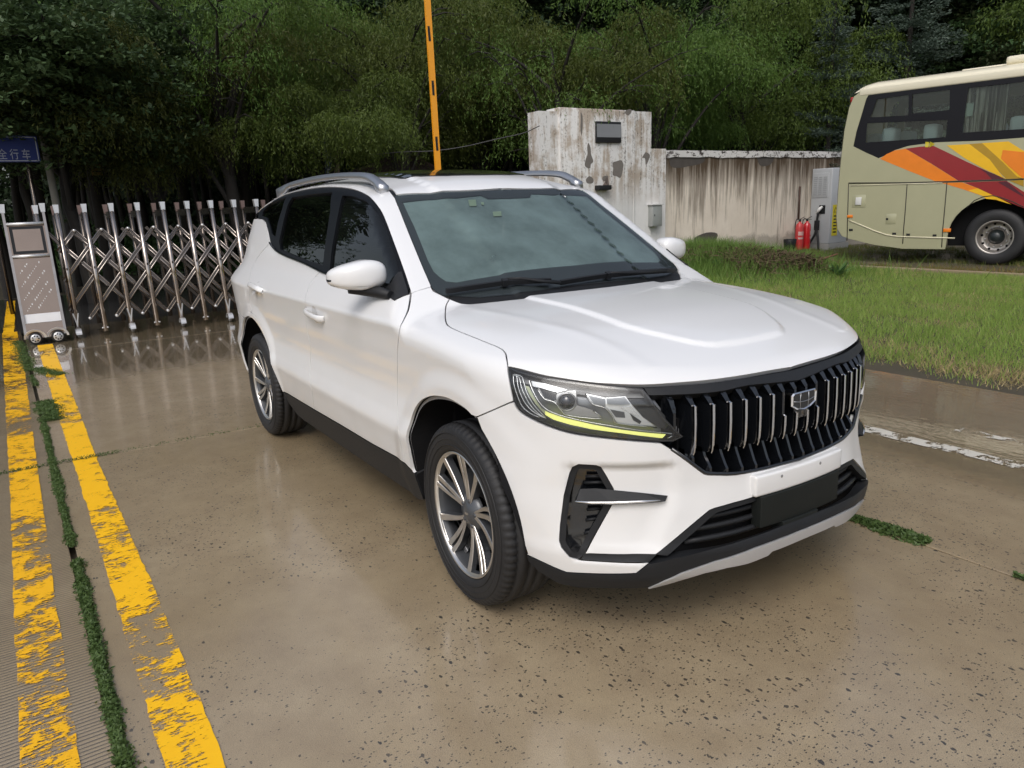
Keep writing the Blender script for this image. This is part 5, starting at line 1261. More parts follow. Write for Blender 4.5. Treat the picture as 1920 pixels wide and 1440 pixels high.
# ------------------------------------------------------------------ coach (local frame: x along the side, y away from us, z up)
BA = math.radians(13)
bus = empty('coach', (-4.94, 13.71, 0), BA, 'champagne coloured coach with orange, red and yellow stripes parked by the wall', 'coach')
bn = np.array((-math.sin(BA), math.cos(BA))); bd_ = np.array((math.cos(BA), math.sin(BA))); BA0 = np.array((-4.94, 13.71))
def bp(u, v, off=0.):
    d = ray(u, v); t = ((BA0-bn*off-CAMP[:2])@bn)/(d[:2]@bn); P = CAMP+t*d; return (float((P[:2]-BA0)@bd_), -off, float(P[2]))
def zb(L): return [(1580+x*.17708, 120+y*.17708) for x, y in L]
def zc(L): return [(1640+x*.14583, 320+y*.14583) for x, y in L]
M_champ = simple('champagne_paint', (.43, .42, .27), .33, .25, coat=.7, coat_rough=.12, var=.06, vscale=3); M_cream = simple('cream_paint', (.74, .69, .53), .4, coat=.5, var=.05)
M_orange = simple('stripe_orange', (.78, .21, .008), .4, coat=.4, var=.12); M_sred = simple('stripe_red', (.26, .012, .016), .35, coat=.5); M_sdark = simple('stripe_maroon', (.075, .010, .02), .35, coat=.5)
M_syel = simple('stripe_yellow', (.80, .46, .008), .4, coat=.4, var=.08); M_solive = simple('stripe_olive', (.40, .235, .012), .4, coat=.4)
M_bglass = glassm('coach_glass', (.85, .90, .88), .03, (.2, .24, .24)); M_bblack = simple('coach_window_black', (.006, .006, .009), .3, spec=.3)
BH, BL0, BL1, BW = 3.66, -3.0, 8.4, 2.5
# side wall: rounded outline at the back, wheel arch cut out, window opening cut out
def bpanel(name, outline, mat, y=0.0, th=.02, holes=(), par=None, bev=0):
    """flat piece of the coach side; outline in (x, z)"""
    q = np.array(outline, float); n = len(q); loops = [list(range(n))]; allv = [tuple(p) for p in q]
    for h in holes: loops.append(list(range(len(allv), len(allv)+len(h)))); allv += [tuple(p) for p in h]
    edges = [(l[i], l[(i+1) % len(l)]) for l in loops for i in range(len(l))]
    vo, _, fo, ov, _, _ = delaunay_2d_cdt([Vector(p) for p in allv], edges, [], 0, 1e-6)
    vo = np.array([v[:] for v in vo]); fo = np.array([f for f in fo]); c = vo[fo].mean(1); k = inside(c, q)
    for h in holes: k &= ~inside(c, np.array(h))
    fo = fo[k]; m = MB(); N_ = len(vo)
    a, b, c = vo[fo[:, 0]], vo[fo[:, 1]], vo[fo[:, 2]]; ar = (b[:, 0]-a[:, 0])*(c[:, 1]-a[:, 1])-(b[:, 1]-a[:, 1])*(c[:, 0]-a[:, 0]); fo[ar < 0] = fo[ar < 0][:, ::-1]
    V = [(p[0], y-th, p[1]) for p in vo]+[(p[0], y, p[1]) for p in vo]
    F = [tuple(f) for f in fo]+[tuple(int(i)+N_ for i in f)[::-1] for f in fo]
    for l in loops:
        idx = []
        for i in l: idx += [j for j, o in enumerate(ov) if i in o][:1]
        for i in range(len(idx)): F.append((idx[i], idx[(i+1) % len(idx)], idx[(i+1) % len(idx)]+N_, idx[i]+N_))
    m.add(V, F); return m.build(name, mat, par or bus)
def xz(L): return [(p[0], p[2]) for p in L]
rear_prof = [(-2.70, .50), (-2.86, .56), (-2.97, .72), (-3.0, .95), (-3.0, 1.6), (-2.985, 2.2), (-2.95, 2.8), (-2.88, 3.25), (-2.80, 3.45), (-2.66, 3.55)]
arch = [(.78*math.cos(t)*.98, .56+.80*math.sin(t)) for t in np.linspace(math.pi+.35, -.35, 20)]
arch = [(-.80, .30)]+[(-.78*math.cos(t), .56+.74*math.sin(t)) for t in np.linspace(.0, math.pi, 18)]+[(.80, .30)]
side = [(-.80, .30), (-1.6, .30), (-2.2, .38)]+rear_prof+[(BL1, 3.55), (BL1, .30)]+arch[::-1][:-1]
win1 = xz([bp(*p) for p in zb([(330, 280), (800, 200), (1230, 175), (1200, 530), (1185, 805), (900, 832), (700, 862), (560, 910), (440, 975), (385, 995), (250, 935), (118, 870), (150, 720), (210, 520), (260, 360)])])
win2 = xz([bp(*p) for p in zb([(1245, 172), (1920, 62)])])+[(BL1-.6, 3.46), (BL1-.6, 2.33)]+xz([bp(*p) for p in zb([(1920, 765), (1600, 785), (1200, 806)])])
winA = win1[:3]+win2[1:4]+win1[4:]  # whole black glass band
band = xz([bp(*p) for p in zb([(330, 280), (480, 250), (800, 200), (1240, 122), (1600, 118+0), (1920, 62)])])
band = xz([bp(*p) for p in zb([(255, 370), (290, 310), (350, 275), (800, 203), (1240, 158), (1920, 60)])])+[(BL1-.5, 3.40), (BL1-.5, 2.36)]+xz([bp(*p) for p in zb([(1920, 780), (1500, 812), (1000, 830), (850, 848), (700, 868), (560, 912), (440, 975), (385, 998), (250, 938), (118, 872), (150, 720), (205, 540)])])
bs = bpanel('side_panel', side, M_champ, 0, .03, [band])
V0 = xz([bp(*p) for p in zb([(300, 560), (350, 370), (700, 325), (715, 545)])])
panes = [zb([(365, 375), (705, 325), (700, 545), (298, 566)]), zb([(740, 322), (1140, 272), (1135, 488), (735, 528)]), zb([(262, 628), (1115, 590), (1098, 775), (245, 832)]), zb([(1335, 255), (1920, 175), (1920, 680), (1270, 728), (1275, 300)])]
ph_ = [xz([bp(*p) for p in q]) for q in panes]; x4 = ph_[3][1][0]
ph_[3] = [ph_[3][0], (2.6, 3.33), (2.6, 2.46), ph_[3][3]]
wf = bpanel('window_band', band, M_bblack, -.006, .02, ph_)
for q in ph_: bpanel('window_pane', q, M_bglass, .012, .006, par=wf)
# shell: roof, far side, rear
m = MB(); V = []; F = []; secs = []
prof_r = [(0.0, 3.55), (-.0, 3.56), (.10, 3.66), (.35, 3.73), (1.25, 3.76), (2.15, 3.73), (2.40, 3.66), (2.5, 3.55)]
xs_ = [(-2.66, 1), (-2.60, 1), (0, 1), (BL1, 1)]
for x_, s_ in ((-2.80, 0), (-2.66, .8), (-2.45, 1), (BL1, 1)):
    for (yy, zz) in prof_r: V.append((x_, yy, 3.50+(zz-3.50)*(.35+.65*s_)))
n = len(prof_r)
for i in range(3):
    for k in range(n-1): F.append((i*n+k, i*n+k+1, (i+1)*n+k+1, (i+1)*n+k))
m.add(V, F, 0, True); m.box(-2.70, BL1, -.035, .06, 3.44, 3.60, bev=.03); m.build('roof', M_cream, bus)
m = MB(); m.box(-.2, 1.2, .45, 2.0, 3.74, 3.90, bev=.06); m.box(-1.0, -.2, .7, 1.8, 3.72, 3.80, bev=.03); m.build('roof_unit', M_cream, bus)
m = MB(); V = []; F = []
rp = [(-2.70, .50)]+rear_prof[1:]+[(-2.60, 3.62)]; ys_ = [(-.03, .0), (.02, -.03), (.12, -.12), (.35, -.20), (1.25, -.24), (2.15, -.20), (2.4, -.10), (2.5, 0)]
for (x_, z_) in rp:
    for (yy, dx) in ys_: V.append((x_+dx*.6, yy, z_))
n = len(ys_)
for i in range(len(rp)-1):
    for k in range(n-1): F.append((i*n+k, i*n+k+1, (i+1)*n+k+1, (i+1)*n+k))
m.add(V, F, 0, True); m.build('rear_panel', M_champ, bus)
m = MB(); m.box(-2.7, BL1, BW-.03, BW, .4, 2.3); m.box(-2.7, BL1, BW-.03, BW, 3.35, 3.55); m.box(-2.6, -.86, .04, BW-.04, .45, 1.30); m.box(.86, BL1-.04, .04, BW-.04, .40, 1.30); m.box(-.86, .86, .92, BW-.04, .40, 1.30); [m.box(x_, x_+.16, BW-.03, BW, 2.3, 3.35) for x_ in (-2.7, -.9, 1.2, 3.3, 5.4, 7.5)]; m.build('far_side', M_champ, bus)
m = MB(); m.box(BL1-.03, BL1, 0, BW, .4, 3.6); m.build('front_panel', M_champ, bus)
m = MB(); m.box(-.85, .85, .30, .9, .35, 1.32); m.box(-.79, .79, .0, .02, 1.29, 1.30); m.build('arch_liner', M_dark, bus)
m = MB(); m.box(-2.58, BL1-.05, .05, BW-.06, 1.30, 1.34); m.box(-2.6, BL1, .05, .10, 1.4, 2.2); m.build('cabin_trim', simple('cabin_dark', (.05, .05, .055), .8), bus)
# stripes (printed film, 2 mm proud)
def stripe(L, mat, lay=0): 
    bpanel('stripe', xz([bp(*p) for p in L]), mat, -.030-.0015*lay, .0016)
stripe(zb([(400, 1005), (470, 955), (560, 915), (670, 897), (940, 1055), (1220, 1232), (1100, 1240), (980, 1240), (700, 1130)]), M_orange)
stripe(zb([(672, 897), (830, 875), (970, 868), (1330, 1040), (1730, 1222), (1230, 1236), (940, 1053)]), M_sred)
stripe(zb([(1105, 862), (1345, 848), (1560, 1010), (1700, 1195), (1740, 1222), (1500, 1110), (1300, 1000)]), M_syel, 1)
stripe(zb([(1345, 848), (1480, 838), (1690, 1030), (1850, 1190), (1910, 1212), (1740, 1222), (1600, 1080), (1480, 950)]), M_solive)
stripe(zb([(1480, 838), (1760, 820), (1920, 920)]) + [(2060, 275), (2060, 336), (1912, 335)] + zb([(1850, 1190), (1690, 1030)]), M_syel)
stripe(zb([(1700, 910), (1890, 930)]) + [(2080, 295), (2080, 334), (1918, 334)] + zb([(1760, 1080), (1680, 1000)]), M_orange, 2)
stripe(zb([(1450, 1105), (1600, 1160), (1740, 1222), (1590, 1226), (1520, 1150)]), M_sdark, 2)
stripe(zc([(870, 158), (1130, 150), (1330, 225), (1530, 318), (1390, 325), (1130, 235), (960, 185)]), M_orange)
stripe(zc([(1210, 255), (1330, 225), (1530, 320), (1400, 328)]), M_syel, 1)
stripe(zc([(1150, 150), (1700, 130), (1920, 270)]) + [(2000, 385), (1975, 405), (1938, 400)] + zc([(1920, 480), (1720, 400), (1530, 318), (1330, 225)]), M_sred, 1)
stripe(zc([(1590, 148), (1700, 135), (1920, 320), (1920, 335), (1850, 300)]), M_sdark, 3)
stripe(zc([(1740, 130), (1920, 118), (1920, 205), (1860, 180)]), M_solive, 3)
stripe(zc([(1400, 330), (1530, 318), (1640, 370), (1760, 432), (1700, 415), (1560, 372), (1440, 362)]), M_syel, 2)
# seams, mouldings, small fittings
M_seam = simple('coach_seam', (.03, .028, .02), .7); M_mould = simple('cream_moulding', (.60, .56, .40), .35, coat=.6)
def bt(name, L, r, mat, off=.032, par=None):
    m = MB(); m.tube([bp(u, v, off) for u, v in L], r, 5); return m.build(name, mat, par or bus)
bt('panel_seam', zc([(-335, 160), (0, 158), (420, 155), (1060, 138), (1920, 108)]), .014, M_seam)
bt('panel_moulding', zc([(-310, 192), (0, 182), (410, 170), (870, 158)]), .011, M_mould, .034)
for L in ([(-335, 170), (-345, 500), (-355, 900)], [(418, 165), (395, 500), (372, 760), (360, 940)], [(930, 155), (900, 500), (872, 800), (862, 985)]): bt('panel_seam', zc(L), .009, M_seam)
bt('skirt_moulding', zc([(-330, 640), (-200, 690), (0, 775), (150, 825), (300, 848), (620, 858), (1030, 868)]), .014, M_mould, .034)
bt('arch_lip', zc([(1180, 480), (1280, 385), (1390, 335), (1520, 320), (1640, 350), (1780, 400), (1920, 470)]), .008, M_seam, .036)
m = MB(); m.box(-2.62, -2.22, -.036, -.030, .0, .0) if False else None
def bbox(name, uv0, uv1, th, mat, off=.030, bev=.004, par=None):
    a = bp(*uv0); b = bp(*uv1); m = MB(); m.box(min(a[0], b[0]), max(a[0], b[0]), -off-th, -off, min(a[2], b[2]), max(a[2], b[2]), bev=bev); return m.build(name, mat, par or bus)
hf = bbox('filler_flap', (1600, 366), (1623, 389), .004, M_champ); bbox('flap_latch', (1606, 370), (1616, 384), .02, simple('latch_white', (.6, .6, .58), .4), .034, par=hf)
hf = bbox('small_flap', zc([(155, 555)])[0], zc([(275, 685)])[0], .004, M_champ); bbox('flap_lock', zc([(155, 608)])[0], zc([(180, 634)])[0], .006, M_black, .034, par=hf)
for a, b in (((1590, 403), (1600, 408)), (zc([(890, 742)])[0], zc([(985, 788)])[0])): bbox('side_marker', a, b, .02, simple('marker_orange', (.75, .20, .01), .3, coat=.6), bev=.008)
for a in ((1593, 429), (1674, 436), zc([(412, 808)])[0], zc([(752, 818)])[0]): bbox('recess_handle', a, (a[0]+7, a[1]+4), .006, M_black, bev=.002)
m = MB(); m.box(-2.98, -2.86, .25, .45, 3.36, 3.48, bev=.02); m.build('rear_marker_lamp', M_red, bus)
# little yellow arrow transfer
m = MB()
for k in range(3): a = bp(1736+k*2.2, 271, .0345); m.box(a[0]-.008, a[0]+.008, -.036, -.0345, a[2]-.05, a[2]+.05)
a = bp(1743, 271, .0345); m.add([(a[0], -.0355, a[2]-.06), (a[0]+.10, -.0355, a[2]), (a[0], -.0355, a[2]+.06)], [(0, 1, 2), (2, 1, 0)]); m.build('arrow_transfer', simple('arrow_yellow', (.75, .62, .03), .5), bus)
# wheel
bw = empty('wheel', (.03, .18, .535), parent=bus)
m = MB(); m.lathe([(.30, -.15), (.33, -.175), (.42, -.185), (.49, -.17), (.525, -.14), (.535, -.10), (.535, .12), (.5, .15), (.3, .15)], 64, 'y'); m.build('tyre', M_rubber, bw)
m = MB(); m.lathe([(.325, -.17), (.300, -.175), (.292, -.15), (.285, .0), (.24, .03), (.165, .025), (.155, .0), (.0, -.0)], 48, 'y'); m.build('rim', simple('steel_rim', (.42, .39, .36), .35, .8, var=.1), bw)
m = MB(); m.lathe([(.0, -.13), (.08, -.13), (.10, -.10), (.145, -.02), (.145, .02)], 24, 'y'); m.build('hub', simple('hub_black', (.015, .02, .02), .35), bw)
for k in range(10):
    a = 2*math.pi*k/10+.2; m = MB(); m.lathe([(.0, -.02), (.012, -.02), (.014, .03)], 8, 'y', (.195*math.cos(a), 0, .195*math.sin(a))); m.build('wheel_nut', M_satin, bw)
    if k % 2 == 0 or True:
        a += .31; m = MB(); m.lathe([(.0, .012), (.022, .012), (.024, .03)], 10, 'y', (.255*math.cos(a), -.006, .255*math.sin(a))); m.build('rim_hole', M_dark, bw)
m = MB(); m.lathe([(.30, .0), (.50, .0), (.535, .04), (.535, .25), (.3, .28)], 48, 'y', (0, .2, 0)); m.build('inner_tyre', M_rubber, bw)
o = bpy.data.objects.new('wheel', None); COL.objects.link(o); o.parent = bus; o.location = (5.7, .18, .535)
for c_ in list(bw.children):
    d_ = c_.copy(); COL.objects.link(d_); d_.parent = o
# seats with pale covers and the curtain
M_cover = simple('seat_cover', (.72, .82, .84), .8, var=.08); M_bseat = simple('coach_seat', (.02, .05, .09), .8)
def bseat(x_, y_, nm='coach_seat'):
    s = MB(); s.box(x_-.11, x_+.11, y_, y_+.44, 1.35, 2.35, bev=.05); o_ = s.build('seat_back', M_bseat, bus)
    s = MB(); s.box(x_-.14, x_+.13, y_-.02, y_+.46, 2.28, 2.78, bev=.08); s.build('head_cover', M_cover, o_)
for u in (1670, 1748, 1832+78, 2010): 
    a = bp(u, 235, -.30); bseat(a[0], .20)
for u in (1640, 1700, 1790, 1870): a = bp(u, 240, -1.6); bseat(a[0], 1.55)
m = MB(); V = []; a0 = bp(1815, 165, -.10); a1 = bp(1895, 160, -.10); K = 40
for i in range(K+1):
    t = i/K; x_ = a0[0]+(a1[0]-a0[0])*t; yy = .10+.022*math.sin(i*1.9); V += [(x_+(.04*(1-2*t)*0), yy, 2.40), (x_-.01, yy, 3.36)]
m.add(V, [(2*i, 2*i+2, 2*i+3, 2*i+1) for i in range(K)]+[(2*i, 2*i+1, 2*i+3, 2*i+2) for i in range(K)], 0, True); cur = m.build('curtain', simple('curtain_cloth', (.86, .84, .74), .9, var=.1), bus)
a = bp(1811, 200, -.03); m = MB(); m.box(a[0], a[0]+.13, .035, .04, a[2]-.18, a[2]+.06); m.build('notice', simple('notice_green', (.5, .62, .54), .6), wf)
a = bp(1828, 176, -.02); m = MB(); m.lathe([(.0, .018), (.025, .018)], 12, 'y', (a[0], 0, a[2])); m.lathe([(.0, .0175), (.025, .0175)], 12, 'y', (a[0], 0, a[2])); m.build('hammer_disc', M_black, wf)

# ------------------------------------------------------------------ folding gate
M_steel = simple('stainless_steel', (.42, .37, .33), .14, 1, var=.3, vscale=9); M_steel2 = simple('bright_steel', (.62, .62, .62), .3, .6); M_steeld = simple('dull_steel', (.13, .11, .095), .25, .95, var=.3, vscale=10)
gate = empty('folding_gate', (-9.1, -1.0, 0), label='stainless steel concertina gate with scissor lattice and drive cabinet', cat='gate')
def G_(p): return (p[0]+9.1, p[1]+1.0, p[2])
def gbuild(m, name, mats, par=None):
    m.V = [(x+9.1, y+1.0, z) for x, y, z in m.V] if not getattr(m, 'loc', False) else m.V
    return m.build(name, mats, par or gate)
ys_g = [-1.72+.322*k for k in range(15)]; FX, TX, BX, TBX = -9.03, -9.30, -10.0, -10.12
for k, yy in enumerate([-1.95]+ys_g):
    wheel_ = (k % 2 == 1) if k else False
    m = MB(); m.tube([(FX, yy, .05 if not wheel_ else .12), (TX, yy, 1.62)], .034, 10); p = gbuild(m, 'front_post', M_steel)
    m = MB(); m.prism([(TX+.030, yy-.024, 1.62), (TX+.030, yy+.024, 1.62), (TX+.018, yy+.034, 1.73), (TX+.018, yy-.034, 1.73)], (-.085, 0, .0)); gbuild(m, 'post_cap', M_steel2, p)
    m = MB(); m.tube([(BX, yy, .05), (TBX, yy, 1.60)], .032, 10); q = gbuild(m, 'rear_post', M_steeld)
    m = MB(); m.prism([(TBX+.03, yy-.024, 1.60), (TBX+.03, yy+.024, 1.60), (TBX+.02, yy+.032, 1.73), (TBX+.02, yy-.032, 1.73)], (-.07, 0, 0)); gbuild(m, 'post_cap', simple('copper_tint_steel', (.22, .15, .13), .35, .8) if k == 0 else bpy.data.materials['copper_tint_steel'], q)
    for a_, b_2, w_2 in (((TX, yy, 1.58), (TBX, yy, 1.58), .09), ((FX-.1, yy, .9), (BX, yy, .9), .03), ((FX-.02, yy, .20), (BX, yy, .20), .05)): m = MB(); m.bar(a_, b_2, .02, w_2, up=(0, 0, 1)); gbuild(m, 'cross_piece', M_steeld)
    if wheel_:
        m = MB(); m.lathe([(.0, -.018), (.042, -.018), (.055, -.012), (.055, .012), (.042, .018), (.0, .018)], 20, 'y', (FX+.05, yy, .057)); w = gbuild(m, 'castor', simple('castor_grey', (.22, .22, .22), .5) if 'castor_grey' not in bpy.data.materials else bpy.data.materials['castor_grey'], p)
        m = MB(); V = []
        for i in range(11):
            a = math.pi*i/10
            for r_, s_ in ((.060, -.03), (.072, -.034), (.072, .034), (.060, .03)): V.append((FX+.05+r_*math.cos(a)*1.25, yy+s_, .055+r_*math.sin(a)))
        m.add(V, [(4*i+j, 4*i+(j+1) % 4, 4*i+4+(j+1) % 4, 4*i+4+j) for i in range(10) for j in range(4)]); gbuild(m, 'castor_guard', M_steel2, p)
        m = MB(); m.prism([(FX+.045, yy-.038, .33), (FX+.045, yy-.022, .33), (FX+.048, yy, .22), (FX+.045, yy+.022, .33), (FX+.045, yy+.038, .33), (FX+.052, yy+.004, .155), (FX+.052, yy-.004, .155)], (-.008, 0, 0)); gbuild(m, 'fork_bracket', M_steel2, p)
    else:
        m = MB()
        for s_ in (-.04, .04): m.tube([(FX+.01, yy+s_*.3, .10), (FX+.02, yy+s_, .10)], .010, 6)
        gbuild(m, 'foot_bolt', M_steel2, p)
def _rail(m, a, b):
    a = np.array(a); b = np.array(b); d = (b-a)/np.linalg.norm(b-a); s_ = np.cross(d, (1, 0, 0)); s_ /= np.linalg.norm(s_)
    m.bar(a, b, .028, .006, up=(1, 0, .1), mi=1)
    for q in (-.019, .019): m.tube([a+s_*q, b+s_*q], .0095, 6)
def gx(z): return FX+(TX-FX)*(z-.05)/1.57
pitch = .322; z0, z1 = .24, 1.39
mids = [-1.72+.322*(k+.5) for k in range(-1, 14)]
for i, ym in enumerate(mids):
    for dr in (1, -1):
        ye = ym+dr*pitch*3
        t0, t1 = 0, 1
        lo, hi = -1.78, ys_g[-1]+.05
        if ye < lo: t1 = (lo-ym)/(ye-ym)
        if ye > hi: t1 = (hi-ym)/(ye-ym)
        if t1 < .1: continue
        yb = ym+(ye-ym)*t1; zb_ = z1+(z0-z1)*t1; dx = .045 if dr > 0 else .0
        m = MB(); a = (gx(z1)+.0-dx, ym, z1); b = (gx(zb_)-dx, yb, zb_)
        m.bar(a, b, .022, .042, up=(0, dr*.6, .4)) if False else _rail(m, a, b); gbuild(m, 'lattice_bar', [M_steel, M_steeld])
        if dr < 0: continue
        m = MB(); m.bar((a[0]-.72, a[1], a[2]), (b[0]-.72-.1, b[1], b[2]), .040, .014, up=(1, 0, .1)); gbuild(m, 'lattice_bar', M_steeld)
    m = MB(); m.lathe([(.0, .035), (.018, .035), (.018, -.07), (.0, -.07)], 10, 'x', (gx(z1), ym, z1)); gbuild(m, 'pivot_pin', M_steel2)
    m = MB(); m.lathe([(.0, .035), (.018, .035), (.018, -.07), (.0, -.07)], 10, 'x', (gx(z0), ym, z0)); gbuild(m, 'pivot_pin', M_steel2)
# drive cabinet
cb = empty('drive_cabinet', G_((-8.83, -2.09, 0)), .0, parent=gate)
sl = .31   # how far the top leans back
def cp(y, z, d=0.0): return (-sl*z/1.5+d, y, z)
W2 = .205
m = MB()
for (za, zb_, dd) in ((.08, 1.52, 0),):
    V = [cp(-W2, za), cp(W2, za), cp(W2, zb_), cp(-W2, zb_), (cp(-W2, za)[0]-.42, -W2, za), (cp(W2, za)[0]-.42, W2, za), (cp(W2, zb_)[0]-.22, W2, zb_), (cp(-W2, zb_)[0]-.22, -W2, zb_)]
    m.add(V, [(0, 1, 2, 3), (5, 4, 7, 6), (1, 5, 6, 2), (4, 0, 3, 7), (3, 2, 6, 7), (0, 4, 5, 1)])
M_brown = simple('filmed_steel', (.36, .27, .21), .07, .96, var=.15, vscale=2)
m.build('cabinet_body', M_brown, cb)
for s_ in (-1, 1):
    m = MB(); m.bar(cp(s_*(W2+.012), .10, .012), cp(s_*(W2+.012), 1.64, .012), .03, .045, up=(1, 0, .2)); m.build('cabinet_edge', M_steel, cb)
    m = MB(); y_ = s_*(W2+.012); a = cp(y_, 1.64, .03); m.prism([(a[0], y_-.024, 1.64), (a[0], y_+.024, 1.64), (a[0]-.01, y_+.034, 1.75), (a[0]-.01, y_-.034, 1.75)], (-.07, 0, 0)); m.build('post_cap', M_steel2, cb)
for z_ in (1.50, 1.10): 
    m = MB(); m.tube([cp(-W2, z_, .015), cp(W2, z_, .015)], .022, 10); m.build('cabinet_rail', M_steel2, cb)
m = MB(); V = [cp(-W2+.02, 1.13, .006), cp(W2-.02, 1.13, .006), cp(W2-.02, 1.47, .006), cp(-W2+.02, 1.47, .006)]; m.add(V, [(0, 1, 2, 3)]); sc = m.build('screen_frame', M_black, cb)
m = MB(); V = [cp(-W2+.055, 1.165, .009), cp(W2-.055, 1.165, .009), cp(W2-.055, 1.435, .009), cp(-W2+.055, 1.435, .009)]; m.add(V, [(0, 1, 2, 3)]); m.build('screen', M_brown, sc)
m = MB(); V = [cp(-W2+.005, .27, .008), cp(W2-.005, .27, .008), cp(W2-.005, .38, .008), cp(-W2+.005, .38, .008)]; m.prism(V, (.006, 0, 0)); m.build('white_band', simple('white_film', (.75, .76, .78), .35), cb)
r_ = random.Random(4); M_print = simple('film_print', (.6, .6, .6), .5)
m = MB()
for row, (zc_, ysh) in enumerate(((1.00, -.14), (.86, -.10), (.72, -.04), (.58, .0), (.48, .08))):
    for k in range(15):
        t = k*.026; y_ = -.17+ysh*.3+t*.8; z_ = zc_-.18+t*1.0+.0
        if abs(y_) < .165 and .42 < z_ < 1.02 and (k % 7) not in (5,):
            h_ = .016 if (k//4) % 2 else .010
            V = [cp(y_-h_*.5, z_-h_*.5, .0015), cp(y_+h_*.3, z_-h_*.9, .0015), cp(y_+h_*.5, z_+h_*.4, .0015), cp(y_-h_*.3, z_+h_*.9, .0015)]
            V2 = [cp(y_-h_*.2, z_-h_*.2, .0016), cp(y_+h_*.1, z_-h_*.4, .0016), cp(y_+h_*.2, z_+h_*.2, .0016), cp(y_-h_*.1, z_+h_*.4, .0016)]
            m.add(V, [(0, 1, 2, 3)])
fp = m.build('film_marks', M_print, cb); fp['kind'] = 'stuff'
for y_ in (-.12, .13):
    m = MB(); m.lathe([(.0, .020), (.030, .022), (.058, .020), (.075, .012), (.078, -.02), (.0, -.02)], 24, 'x', (.03, y_, .080)); w = m.build('cabinet_wheel', M_rubber, cb)
    m = MB(); m.lathe([(.0, .0235), (.052, .0235), (.055, .020)], 24, 'x', (.032, y_, .080)); w2 = m.build('wheel_disc', M_steel2, cb)
    for i in range(7):
        a = 2*math.pi*i/7; m = MB(); m.lathe([(.0, .026), (.010, .026), (.011, .022)], 8, 'x', (.0315, y_+.034*math.cos(a), .080+.034*math.sin(a))); m.build('wheel_slot', M_black, cb)
    m = MB(); V = []
    for i in range(15):
        a = math.pi*(i/14)
        for r_2, s_ in ((.086, -.01), (.108, -.012), (.108, .055), (.086, .05)): V.append((.0+s_, y_+r_2*math.cos(a)*1.15, .085+r_2*math.sin(a)))
    m.add(V, [(4*i+j, 4*i+(j+1) % 4, 4*i+4+(j+1) % 4, 4*i+4+j) for i in range(14) for j in range(4)]); m.build('wheel_guard', M_steel2, cb)

# ------------------------------------------------------------------ raised barrier arm
ba = empty('barrier_gate', (-8, 3.24, 0), label='raised orange yellow barrier arm with short black dashes behind the car', cat='barrier')
P0 = onX(822, 330, -8.0); P1 = onX(800.5, -10, -8.0); dv = (P1-P0)/np.linalg.norm(P1-P0); foot = P0-dv*(P0[2]-.95)/dv[2]
M_arm = simple('barrier_orange', (.80, .33, .012), .45, coat=.3, var=.06); ctr = np.array((-8, 3.24, 0))
tip = foot+dv*4.8; m = MB(); m.bar(foot-ctr, tip-ctr, .088, .04, up=(1, .0, .0)); arm = m.build('barrier_arm', M_arm, ba)
m = MB(); m.bar(foot-ctr+np.array((.0215, -.033, 0)), tip-ctr+np.array((.0215, -.033, 0)), .003, .003, up=(1, 0, 0)) if False else None
for (u0, v0, u1, v1) in ((803.5, 49, 806, 77), (811, 151, 813, 178.5), (818, 256, 820, 282.5)):
    a = onX(u0, v0, -7.979); b = onX(u1, v1, -7.979); m = MB(); m.bar(a-ctr, b-ctr, .036, .004, up=(1, 0, 0)); m.build('black_dash', M_black, arm)
m = MB(); m.box(-.16, .16, -.15, .15, 0, 1.0, bev=.02); m.build('barrier_cabinet', M_arm, ba)
m = MB(); m.lathe([(.0, .20), (.09, .20), (.10, .16)], 20, 'x', tuple(foot-ctr)); m.build('pivot', M_black, ba)

# ------------------------------------------------------------------ trees
def tube_path(m, P, R, seg=7): m.tube(P, R, seg, caps=False)
def tree_skeleton(rng, H, r0, spread, kind):
    """trunk and limbs as one mesh, returns branch tips"""
    m = MB(); lean = rng.normal(0, .03, 2); P = []
    th = H*(.62 if kind != 'slim' else .9)
    for i in range(7):
        t = i/6; P.append((lean[0]*t*H+rng.normal(0, .04)*t*2, lean[1]*t*H+rng.normal(0, .04)*t*2, th*t-.1))
    tube_path(m, smooth(P, 2), np.linspace(r0, r0*.35, 13), 8)
    tips = []; nl = {'willow': 11, 'broad': 12, 'slim': 9}[kind]
    for k in range(nl):
        t = rng.uniform(.32, 1.0); i = t*6; b = np.array(P[int(min(i, 5))])+(np.array(P[int(min(i, 5))+1])-np.array(P[int(min(i, 5))]))*(i-int(min(i, 5)))
        a = 2*math.pi*k/nl*1.618*2+rng.normal(0, .3); L = spread*rng.uniform(.6, 1.05); up = H*(1-t*.62)*rng.uniform(.30, .62)
        d = np.array((math.cos(a)*L, math.sin(a)*L, up)); Q = [b, b+d*[.3, .3, .45], b+d*[.65, .65, .8], b+d]
        Q = smooth(Q, 3); tube_path(m, Q, np.linspace(r0*.34, .012, len(Q)), 5)
        for j in range(4, len(Q)): tips.append((Q[j], 1.0))
        for _ in range(4):
            j = rng.integers(3, len(Q)); c = Q[j]; a2 = a+rng.normal(0, .9); l2 = L*rng.uniform(.25, .5); e = c+np.array((math.cos(a2)*l2, math.sin(a2)*l2, rng.uniform(-.1, .35)*l2))
            m.tube([c, (c+e)/2+[0, 0, .08], e], [.02, .014, .006], 4, caps=False); tips += [(e, .8), ((c+e)/2, .8)]
    return m, tips
def clumps(rng, tips, k, rad):
    T = np.array([t[0] for t in tips]); order = rng.permutation(len(T)); ch_ = []
    for i in order:
        if all(np.linalg.norm((T[i]-c)*[1, 1, 1.25]) > rad*1.05 for c in ch_): ch_.append(T[i])
        if len(ch_) >= k: break
    return np.array(ch_)
